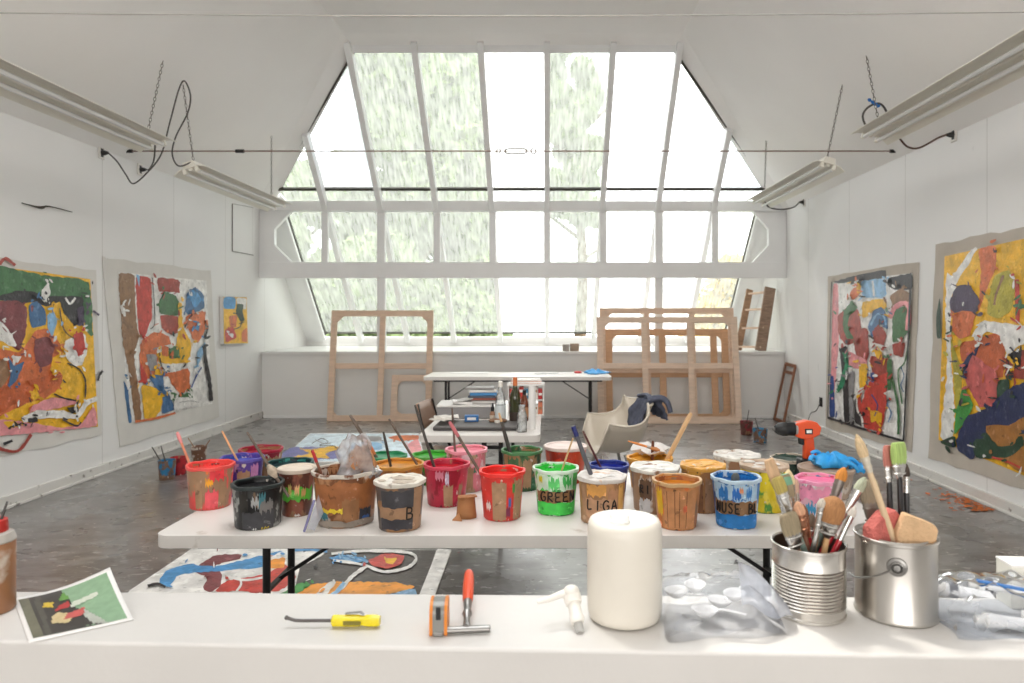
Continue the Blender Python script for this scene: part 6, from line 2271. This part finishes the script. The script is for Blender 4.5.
cb = [
    ('long pale wooden brush handle leaning left out of the metal paint can', (856, 433), -.03, (.035, -.02), mat('pale_handle', rgb(222, 196, 160), .5, var=.08), mat('cream_ferrule', rgb(220, 212, 196), .4, .5), hairs('wheat_hairs', (218, 192, 152)), 'round', .0095, .05, .03, 0, None),
    ('red smeared brush standing upright in the metal paint can', (888, 444), .04, (.01, .03), HBLK, FER, hairs('dusty_red_hairs', (190, 120, 108)), 'flat', .011, .045, .035, 0, None),
    ('lime green tipped flat brush standing in the metal paint can', (898, 441), .03, (.03, .02), HBLK, FER, hairs('lime_hairs', (164, 190, 110)), 'flat', .017, .045, .03, .2, None),
    ('thin black handled brush behind the sponge in the metal paint can', (906, 462), .05, (.04, .03), HBLK, FER, hairs('dark_hairs', (70, 58, 50)), 'round', .007, .03, .03, 0, None),
    ('grey paint smeared brush at the left back of the metal paint can', (868, 478), .05, (-.01, .03), HBRN, mat('worn_ferrule', rgb(150, 146, 136), .45, .7), hairs('khaki_hairs', (150, 138, 116)), 'flat', .020, .05, .05, 0, None),
]
for lab, tip, dd_, foot, hm, f_, b_, kd, bw, bl, fl, roll, tpm in cb:
    p1 = at(tip[0], tip[1], CANC.y + dd_)
    brush(lab, CANC + Vector((foot[0], foot[1], .014)), p1, .006, hm, f_, b_, kd, bw, bl, fl, roll, tipm=tpm)
# sponge pads in the can
t = thing('sponge_brush', 'coarse red sponge pad sticking out of the metal paint can at its left', 'sponge', CANC + Vector((-.03, -.015, .05)), R(20))
bm = NB()
z0 = CANH - .078
add_prism(bm, [(-.042, -.012, z0), (.04, -.012, z0), (.044, -.012, z0 + .055), (.02, -.012, z0 + .082), (-.01, -.012, z0 + .075), (-.043, -.012, z0 + .048)], (0, .03, 0))
obj('pad', bm, mat('red_sponge', rgb(196, 106, 98), .9, var=.15, vscale=50, bump=.7, bscale=140), t, bevel=.006)
bm = NB(); add_tube(bm, [(0, 0, -.03), (0, 0, z0 + .01)], .006, 8); obj('handle', bm, HWOOD, t, smooth=50)
t = thing('sponge_brush', 'tan wedge shaped sponge pad leaning right in the metal paint can', 'sponge', CANC + Vector((.025, -.035, .05)), R(-6))
bm = NB()
add_prism(bm, [(-.04, -.012, z0 + .0), (.03, -.012, z0 + .0), (.038, -.012, z0 + .046), (.033, -.012, z0 + .058), (-.026, -.012, z0 + .080), (-.042, -.012, z0 + .04)], (0, .026, 0))
obj('pad', bm, mat('tan_sponge', rgb(214, 178, 138), .9, var=.1, vscale=50, bump=.5, bscale=140), t, bevel=.006)
bm = NB(); add_tube(bm, [(0, 0, -.03), (0, 0, z0 + .01)], .006, 8); obj('handle', bm, HWOOD, t, smooth=50)
bm = NB()
add_lathe(bm, [(0, 0), (.013, .002), (.015, .012), (.012, .022), (0, .024)], CANC + Vector((.055, -.02, CANH - .02)), 16)
tag(obj('bottle_cap', bm, BLKPL, smooth=50), 'black cap wedged at the right rim of the metal paint can', 'cap')

# ---- white jug
pj = on_ledge(624.5, 634)
rj_ = 37.3 / F * (pj.y + .075)
pjc = Vector(((624.5 - CX) * (pj.y + rj_) / F, pj.y + rj_, ZL))
jh = H - (519 - CY) * pjc.y / F - ZL
JUG = mat('milky_jug_plastic', rgb(226, 220, 208), .32, var=.02, vscale=8, bump=.03, bscale=30)
t = thing('white_jug', 'tall milky white round jug with a small white cap standing on the ledge', 'jug', pjc)
bm = NB()
add_lathe(bm, [(0, .003), (rj_ * .86, .002), (rj_ * .95, .006), (rj_ * .985, .016), (rj_, .03), (rj_ * 1.0, jh * .5), (rj_ * .995, jh - .022), (rj_ * .97, jh - .008), (rj_ * .92, jh), (rj_ * .8, jh + .002), (rj_ * .45, jh - .002), (0, jh - .002)], (0, 0, 0), 56)
obj('jug_body', bm, JUG, t, smooth=60)
bm = NB()
add_lathe(bm, [(.022, jh - .004), (.022, jh + .004), (.0195, jh + .005), (.0195, jh + .012), (.0185, jh + .014), (0, jh + .014)], (-.012, -.012, 0), 30)
obj('cap', bm, mat('neck_white', rgb(250, 250, 248), .3), t, smooth=50)

# ---- pump top leaning beside the jug
t = thing('pump_dispenser', 'white pump top with a long spout lying against the left of the jug', 'pump', at(578, 630, 1.33))
p0 = at(578, 631, 1.325)
p0.z = ZL + .014
p1 = at(571, 592, 1.37)
orient(t, p0, p1)
Lb = (p1 - p0).length
bm = NB()
add_lathe(bm, [(0, 0), (.012, 0), (.014, .004), (.014, .012), (.0125, .014), (.0125, Lb * .6), (.016, Lb * .62), (.018, Lb * .9), (.014, Lb), (.009, Lb + .003), (0, Lb + .003)], (0, 0, 0), 24)
obj('pump_body', bm, PLW, t, smooth=40)
qi = t.rotation_quaternion.inverted()
sp = [qi @ (at(a, b, d) - p0) for a, b, d in ((571, 592, 1.365), (562, 594, 1.36), (549, 599, 1.35), (537, 601.5, 1.345))]
bm = NB()
add_tube(bm, smooth_path(sp, 4), [.009 - .0045 * k / 12 for k in range(13)], 10)
obj('spout', bm, PLW, t, smooth=50)
bm = NB()
ctr_ = qi @ (at(571, 592, 1.365) - p0)
add_ball(bm, ctr_, (.017, .017, .013), 18, 10)
obj('pump_head', bm, PLW, t, smooth=60)
bm = NB()
add_lathe(bm, [(.006, -.018), (.0085, -.016), (.0085, .0), (0, .0)], (0, 0, 0), 14)
obj('dip_tube_stub', bm, film('soft_tube', (.95, .95, .95), .4, .2, (.92, .92, .9), 10), t, smooth=50)


# ---- clear bags
def bag(name, label, ctr, size, seed, m, seal=None, n=34, amp=.075, rotz=0.0, corner=None):
    t = thing(name, label, 'bag', ctr, rotz)
    r = random.Random(seed)
    ph = [r.uniform(0, 6.28) for _ in range(8)]
    g = {}
    sx_, sy_, sz_ = size

    def pt(u, v, s):
        e = (1 - u ** 4) * (1 - v ** 4)
        w = math.sin(5 * u + ph[0]) * math.cos(4 * v + ph[1]) + .6 * math.sin(9 * u + 7 * v + ph[2]) + .45 * math.sin(13 * v - 8 * u + ph[3]) + .3 * abs(math.sin(11 * u + ph[4])) + .15 * math.sin(23 * u - 19 * v + ph[6])
        z = sz_ * .46 * max(0, e) ** .6 * (1 + amp * w) if s else .001
        if s:
            z += sz_ * .05 * (1 + math.sin(6 * u + ph[5])) * (1 - e) + .002
        x = u * sx_ / 2 * (1 + .05 * math.sin(4 * v + ph[2]))
        y = v * sy_ / 2 * (1 + .06 * math.sin(5 * u + ph[3]))
        p = Vector((x, y, z * 2 if s else z))
        if corner and s:
            cu, cv, hgt_ = corner
            k = max(0, 1 - math.hypot(u - cu, (v - cv) * .8) / .95)
            p.z += hgt_ * k ** 1.4 * (1 + .15 * math.sin(14 * u))
        return p
    bm = NB()
    for s in (0, 1):
        for i in range(n):
            for j in range(n):
                g[s, i, j] = bm.verts.new(pt(-1 + 2 * i / (n - 1), -1 + 2 * j / (n - 1), s))
        for i in range(n - 1):
            for j in range(n - 1):
                bm.faces.new((g[s, i, j], g[s, i + 1, j], g[s, i + 1, j + 1], g[s, i, j + 1]))
    obj('bag_film', bm, m, t, smooth=60)
    return t, pt


BAGM = film('zip_bag_film', (.96, .965, .975), .83, .12, (.74, .76, .80), 14, haze=.3, ior=1.16)
bc = on_ledge(712, 617)
BAGZ = film('zip_bag_film_thick', (.94, .955, .98), .78, .12, (.74, .78, .84), 12, haze=.35, ior=1.16)
tb_, ptf = bag('plastic_bag', 'clear crumpled plastic bag of white spoons between the jug and the ribbed tin', Vector((bc.x, 1.372, ZL)), (.225, .165, .082), 5, BAGM, rotz=R(6))
BAGB = film('bluish_bag_film', (.93, .95, 1), .55, .08, (.82, .86, .96), 20, haze=.5, ior=1.15)
bm = NB()
fl_ = []
for i in range(14):
    row = []
    for j in range(16):
        u, v = i / 13, j / 15
        x = .035 + .105 * u + .03 * v
        z = .012 + (.105 - .07 * u) * math.sin(math.pi * min(1, v * .62 + .12)) * (1 - .25 * u) + .006 * math.sin(9 * u + 6 * v)
        y = -.06 + .12 * v + .01 * math.sin(7 * u)
        row.append(bm.verts.new((x, y, z)))
    fl_.append(row)
for i in range(13):
    for j in range(15):
        bm.faces.new((fl_[i][j], fl_[i + 1][j], fl_[i + 1][j + 1], fl_[i][j + 1]))
obj('bag_mouth', bm, BAGB, tb_, smooth=60)
SPOON = mat('white_spoon_plastic', rgb(240, 240, 240), .3)
names_ = ['white plastic spoon nearest the jug inside the clear bag', 'white plastic spoon uppermost in the middle of the clear bag', 'white plastic spoon at the front of the clear bag', 'white plastic spoon nearest the ribbed tin inside the clear bag', 'white plastic spoon lying lowest across the clear bag']
for i, (x, y, z, rz, L) in enumerate(((-.068, .03, .040, .4, .05), (-.03, .03, .052, 1.2, .05), (-.022, -.02, .022, -.2, .06), (.045, .01, .042, .9, .05), (.02, .03, .02, 2.6, .06))):
    t = thing('plastic_spoon', names_[i], 'spoon', Vector((bc.x + x, 1.372 + y, ZL + z)), rz, 'white spoons in the clear bag')
    bm = NB()
    gr_ = []
    for a in range(7):
        rr_ = a / 6
        gr_.append([bm.verts.new((.027 * rr_ * math.cos(q), .022 * rr_ * math.sin(q), .018 * (rr_ ** 2) - .009)) for q in [2 * math.pi * k / 16 for k in range(16)]] if a else [bm.verts.new((0, 0, -.009))])
    for a in range(6):
        for k in range(16):
            if a == 0:
                bm.faces.new((gr_[0][0], gr_[1][k], gr_[1][(k + 1) % 16]))
            else:
                bm.faces.new((gr_[a][k], gr_[a + 1][k], gr_[a + 1][(k + 1) % 16], gr_[a][(k + 1) % 16]))
    o = obj('bowl', bm, SPOON, t, smooth=60)
    md = o.modifiers.new('thickness', 'SOLIDIFY'); md.thickness = .0012
    bm = NB()
    add_tube(bm, smooth_path([(.025, 0, .008), (.036, 0, .010), (.019 + L, 0, .004)], 4), .0034, 8, flat=.5)
    obj('handle', bm, SPOON, t, smooth=50)

# right-hand bag with paint tubes and a blue zip seal
rc = on_ledge(990, 612)
ctr = Vector((.905, 1.375, ZL))
tb2, ptf2 = bag('zip_bag', 'clear zip bag of white paint tubes with a blue seal on the ledge', ctr, (.25, .185, .080), 9, BAGZ, rotz=R(-3))
bm = NB()
add_bar(bm, (-.055, -.03, .088), (.04, -.05, .076), .012, .004)
add_bar(bm, (.04, -.05, .076), (.13, -.066, .062), .012, .004)
obj('zip_seal', bm, mat('blue_seal', rgb(50, 112, 180), .35), tb2, bevel=.001)
for i, (x, y, z, rz, lab) in enumerate(((-.078, .045, .042, -.35, 'white paint tube with a dark band, nearest the metal can in the zip bag'), (.0, .052, .05, -.45, 'white paint tube with a dark band behind the blue seal in the zip bag'),
                                        (-.05, -.045, .018, -.15, 'plain white tube at the front of the zip bag'), (.055, -.03, .018, -.5, 'plain white tube near the right of the zip bag'))):
    t = thing('paint_tube', lab, 'tube', ctr + Vector((x, y, z)), rz, 'paint tubes in the zip bag')
    bm = NB()
    gq = []
    for k in range(8):
        f_ = k / 7
        gq.append([bm.verts.new((f_ * .085, math.cos(q) * (.0145 + .006 * f_), math.sin(q) * .0145 * (1 - f_ * .92))) for q in [2 * math.pi * j / 16 for j in range(16)]])
    for k in range(7):
        for j in range(16):
            bm.faces.new((gq[k][j], gq[k][(j + 1) % 16], gq[k + 1][(j + 1) % 16], gq[k + 1][j]))
    bm.faces.new(gq[-1])
    bm.faces.new(list(reversed(gq[0])))
    obj('tube_body', bm, PAPER, t, smooth=50)
    My = Matrix.Rotation(R(-90), 3, 'Y')
    bm = NB()
    add_lathe(bm, [(0, -.001), (.0146, -.001), (.014, .003), (.009, .006), (.0085, .007), (.0085, .02), (.007, .021), (0, .021)], (0, 0, 0), 18, My)
    obj('cap', bm, PLW, t, smooth=40)
    if i < 2:
        bm = NB()
        add_lathe(bm, [(.0149, -.022), (.0152, -.021), (.0150, -.008), (.0147, -.007)], (0, 0, 0), 22, My)
        obj('dark_band', bm, mat('tube_band', rgb(60, 58, 66), .5), t, smooth=50)

# white carton at the right end
t = thing('carton', 'small white carton behind the zip bag at the far right', 'carton', Vector(((1016 - CX) * 1.455 / F, 1.447, ZL)), R(-4))
cw = 34 * 1.44 / F
ch = H - (562 - CY) * 1.44 / F - ZL
bm = NB(); add_box(bm, (.005, 0, ch / 2 - .002), (cw, .055, ch - .004)); obj('carton_body', bm, mat('carton_white', rgb(226, 224, 214), .6), t, bevel=.002)
bm = NB(); add_box(bm, (.005, 0, ch - .002), (cw + .001, .056, .004)); obj('flap', bm, PAPER, t)
bm = NB(); add_lathe(bm, [(0, 0), (.006, 0), (.006, .001), (0, .001)], (0, -.027, ch * .82), 14, Matrix.Rotation(R(90), 3, 'X')); obj('printed_mark', bm, mat('print_grey', rgb(170, 168, 160), .6), t)

# ---- tools
p0 = on_ledge(284, 626)
SHANK = mat('dark_steel', rgb(92, 88, 86), .35, .9)
YEL = film('yellow_handle', (1, .9, .1), .2, .1, rgb(226, 206, 26), 30, haze=.9)
YEL2 = mat('yellow_tool_plastic', rgb(226, 206, 34), .25, var=.08, vscale=40)
ph = on_ledge(356, 627)
t = thing('screwdriver', 'yellow handled pocket screwdriver with a bent dark shank on the ledge', 'screwdriver', Vector((ph.x, ph.y, ZL)))
sc_ = ph.y / F
Lh, Ls = 48 * sc_, 47 * sc_
Mh = Matrix.Rotation(R(90), 3, 'Y')
zc = .0125
bm = NB()
add_lathe(bm, [(0, -Lh / 2), (.008, -Lh / 2), (.0118, -Lh / 2 + .003), (.0118, Lh * .05), (.0098, Lh * .14), (.0118, Lh * .24), (.0122, Lh * .42), (.010, Lh * .5), (0, Lh * .5)], (0, 0, zc), 6 * 4,
          Mh, wob=lambda r, z, a, j: (r * (1 - .08 * abs(math.sin(3 * a))), z))
obj('handle', bm, YEL2, t, smooth=30)
bm = NB()
add_tube(bm, smooth_path([(-Lh * .45, 0, zc), (-Lh / 2 - Ls * .3, 0, zc), (-Lh / 2 - Ls * .72, .0, zc), (-Lh / 2 - Ls * .88, .0, zc + .003), (-Lh / 2 - Ls, .0, zc + .007)], 4), [.0032] * 14 + [.004, .0045, .003], 10)
obj('shank', bm, SHANK, t, smooth=50)
bm = NB()
add_bar(bm, (-Lh * .22, 0, zc + .014), (Lh * .1, 0, zc + .017), .007, .0016)
add_bar(bm, (Lh * .1, 0, zc + .017), (Lh * .17, 0, zc + .0115), .007, .0016)
obj('pocket_clip', bm, STEEL, t)
bm = NB(); add_box(bm, (-Lh * .05, -.0122, zc), (Lh * .36, .001, .008)); obj('handle_print', bm, mat('olive_print', rgb(120, 110, 30), .5), t)

# tape measure standing on its edge, seen end on
pm = on_ledge(437, 637)
t = thing('tape_measure', 'grey tape measure with orange sides standing on edge on the ledge', 'tape measure', Vector((pm.x, pm.y + .032, ZL)), R(4))
def side(w, x0, r_, hh, dd2, extra=0):
    bm = NB()
    pr = []
    for cx2, cz2, a0 in ((dd2 / 2 - r_, hh - r_, 0), (-dd2 / 2 + r_, hh - r_, 90)):
        for k in range(8):
            a = R(a0 + 90 * k / 7)
            pr.append((x0, cx2 + r_ * math.cos(a), cz2 + r_ * math.sin(a)))
    pr += [(x0, -dd2 / 2, .004), (x0, -dd2 / 2 + .004, 0), (x0, dd2 / 2 - .004, 0), (x0, dd2 / 2, .004)]
    add_prism(bm, pr, (w, 0, 0))
    return bm
ORS = mat('orange_grip', rgb(222, 132, 44), .4)
obj('case_body', side(.022, -.011, .022, .06, .062), mat('grey_case', rgb(140, 140, 136), .4, .3), t, bevel=.002)
obj('side_grip', side(.006, -.017, .024, .061, .064), ORS, t, bevel=.002)
obj('side_grip', side(.006, .011, .024, .061, .064), ORS, t, bevel=.002)
bm = NB(); add_box(bm, (0, -.0315, .044), (.009, .003, .024)); obj('lock_slider', bm, BLKPL, t, bevel=.001)
bm = NB(); add_box(bm, (0, -.0325, .005), (.018, .003, .008)); obj('tape_hook', bm, STEEL, t, bevel=.001)

# T-shaped scraper with an orange grip
pq = on_ledge(466.5, 634)
t = thing('glass_scraper', 'T shaped metal scraper with an upright orange grip lying on the ledge', 'scraper', Vector((pq.x, pq.y, ZL)), R(5))
s_ = pq.y / F
bm = NB(); add_tube(bm, [(-23 * s_, 0, .009), (23 * s_, 0, .009)], .0078, 12, flat=.8); obj('cross_head', bm, STEEL, t, smooth=50)
for sg in (-1, 1):
    bm = NB(); add_tube(bm, [(sg * 23 * s_, 0, .009), (sg * 23.8 * s_, 0, .009)], [.0084, .006], 12, flat=.8); obj('end_cap', bm, SHANK, t, smooth=50)
bm = NB(); add_tube(bm, smooth_path([(0, .0, .010), (0, .03, .017), (0, .055, .024), (0, .085, .03)], 4), [.009, .008, .007, .0065, .0065, .0075, .010, .0085, .007, .0078, .0085, .009, .009], 12); obj('stem', bm, STEEL, t, smooth=50)
bm = NB(); add_tube(bm, smooth_path([(0, .08, .029), (0, .12, .037), (0, .17, .046), (0, .19, .05)], 4), [.0095, .0105, .011, .011, .0115, .0115, .0115, .011, .0105, .010, .009, .0075, .004], 12); obj('grip', bm, mat('orange_red_grip', rgb(226, 84, 48), .4), t, smooth=50)

# printed photograph, curled, on the ledge at the left
c00, c10 = on_ledge(29, 644), on_ledge(134, 620.5)     # near edge
c01, c11 = on_ledge(13, 599), at(110, 567.5, 1.50)
t = thing('photo_print', 'curled colour print of a painting with a white border on the ledge', 'print', (c00 + c10 + c01 + c11) / 4)
o_ = (c00 + c10 + c01 + c11) / 4


def card(u, v, lift=0):
    p = (c00 * (1 - u) * (1 - v) + c10 * u * (1 - v) + c01 * (1 - u) * v + c11 * u * v)
    sag = -.008 * math.sin(math.pi * u) * v * 1.2 - .004 * math.sin(math.pi * v) * u
    return p + Vector((0, 0, max(sag, ZL + .0015 - p.z) if True else 0)) - o_ + Vector((0, -.35, .94)) * lift


bm = NB()
n = 15
g = [[bm.verts.new(card(i / n, j / n)) for j in range(n + 1)] for i in range(n + 1)]
for i in range(n):
    for j in range(n):
        bm.faces.new((g[i][j], g[i + 1][j], g[i + 1][j + 1], g[i][j + 1]))
oo = obj('sheet', bm, PAPER, t, smooth=60)
md = oo.modifiers.new('thickness', 'SOLIDIFY'); md.thickness = .0008
pics = [('pgreen', [(.04, .05), (.96, .05), (.96, .95), (.04, .95)]), ('pdark', [(.04, .05), (.72, .05), (.56, .42), (.47, .95), (.04, .95)]), ('pgrey', [(.04, .05), (.14, .05), (.15, .95), (.04, .95)]),
        ('pdk2', [(.17, .05), (.22, .05), (.26, .95), (.2, .95)]), ('ppale', [(.55, .42), (.62, .1), (.76, .05), (.66, .3), (.6, .45)]), ('pyel', [(.24, .66), (.34, .62), (.36, .72), (.28, .76)]), ('pred', [(.33, .52), (.5, .55), (.5, .68), (.4, .62)]),
        ('plime', [(.42, .72), (.52, .7), (.5, .88), (.44, .8)]), ('pcream', [(.27, .28), (.42, .22), (.5, .4), (.36, .48), (.28, .42)]), ('prose', [(.38, .3), (.58, .32), (.62, .46), (.44, .42)]), ('pwhite', [(.5, .52), (.78, .6), (.8, .68), (.52, .62)])]
pc = dict(pgreen=(136, 168, 136), pdark=(62, 58, 54), pgrey=(112, 110, 92), pdk2=(84, 82, 74), ppale=(176, 180, 170), pyel=(206, 178, 60), pred=(176, 60, 60), plime=(100, 150, 70), pcream=(206, 186, 140), prose=(196, 92, 88), pwhite=(206, 212, 196))
bm = NB()
ms = []
for L_, (k, poly) in enumerate(pics):
    ms.append(mat('print_' + k, rgb(*pc[k]), .3, var=.1, vscale=60))
    P_ = [Vector((a, b, 0)) for a, b in poly]
    # dense strips so the picture follows the curl
    us = [v.x for v in P_]; vs_ = [v.y for v in P_]
    if L_ == 0:
        gg = [[bm.verts.new(card(.05 + .9 * i / n,   .06 + .88 * j / n, .0016)) for j in range(n + 1)] for i in range(n + 1)]
        for i in range(n):
            for j in range(n):
                fc = bm.faces.new((gg[i][j], gg[i + 1][j], gg[i + 1][j + 1], gg[i][j + 1])); fc.material_index = L_
    else:
        # cut the polygon into cells of a fine lattice
        N_ = 46
        from mathutils.geometry import intersect_point_tri_2d
        tri = tessellate_polygon([P_])
        verts = {}
        for i in range(N_):
            for j in range(N_):
                cxu, cxv = .05 + .9 * (i + .5) / N_, .06 + .88 * (j + .5) / N_
                if any(intersect_point_tri_2d(Vector((cxu, cxv)), P_[a].xy, P_[b].xy, P_[c].xy) for a, b, c in tri):
                    q4 = []
                    for di, dj in ((0, 0), (1, 0), (1, 1), (0, 1)):
                        key = (i + di, j + dj)
                        if key not in verts:
                            verts[key] = bm.verts.new(card(.05 + .9 * key[0] / N_, .06 + .88 * key[1] / N_,   .0017 + .00012 * L_))
                        q4.append(verts[key])
                    fc = bm.faces.new(q4); fc.material_index = L_
obj('printed_picture', bm, ms, t, smooth=60)

# bottle with a red cap at the left edge
pb = on_ledge(-6, 618)
sb = (pb.y + .03) / F
t = thing('squeeze_bottle', 'amber paint bottle with a red cap at the left end of the ledge', 'bottle', Vector(((-9.5 - CX) * sb, pb.y + .032, ZL)))
rb2 = 20 * sb
hb = H - (533 - CY) * sb - ZL
bm = NB()
add_lathe(bm, [(0, .002), (rb2 * .9, 0), (rb2, .005), (rb2, hb - .018), (rb2 * .9, hb - .004), (rb2 * .62, hb), (rb2 * .6, hb + .004), (0, hb + .004)], (0, 0, 0), 32)
obj('bottle_body', bm, mat('amber_paint_bottle', rgb(160, 112, 78), .35, var=.12, vscale=14, splats=[(rgb(206, 196, 184), 10, .62, .7, 3)]), t, smooth=40)
bm = NB()
add_lathe(bm, [(rb2 * .98, hb - .02), (rb2 * 1.03, hb - .016), (rb2 * .9, hb - .001), (rb2 * .66, hb + .002)], (0, 0, 0), 32)
obj('shoulder_ring', bm, mat('grey_shoulder', rgb(176, 170, 162), .5), t, smooth=40)
bm = NB()
add_lathe(bm, [(rb2 * .68, hb + .002), (rb2 * .7, hb + .004), (rb2 * .66, hb + .026), (rb2 * .45, hb + .03), (0, hb + .03)], (0, 0, 0), 28)
obj('cap', bm, mat('red_cap', rgb(190, 48, 40), .4), t, smooth=40)
bm = NB()
add_tube(bm, [(rb2 * .5, 0, hb + .028), (rb2 * .62, .01, hb + .062)], [.003, .0018], 8)
obj('nozzle', bm, DKST, t, smooth=50)
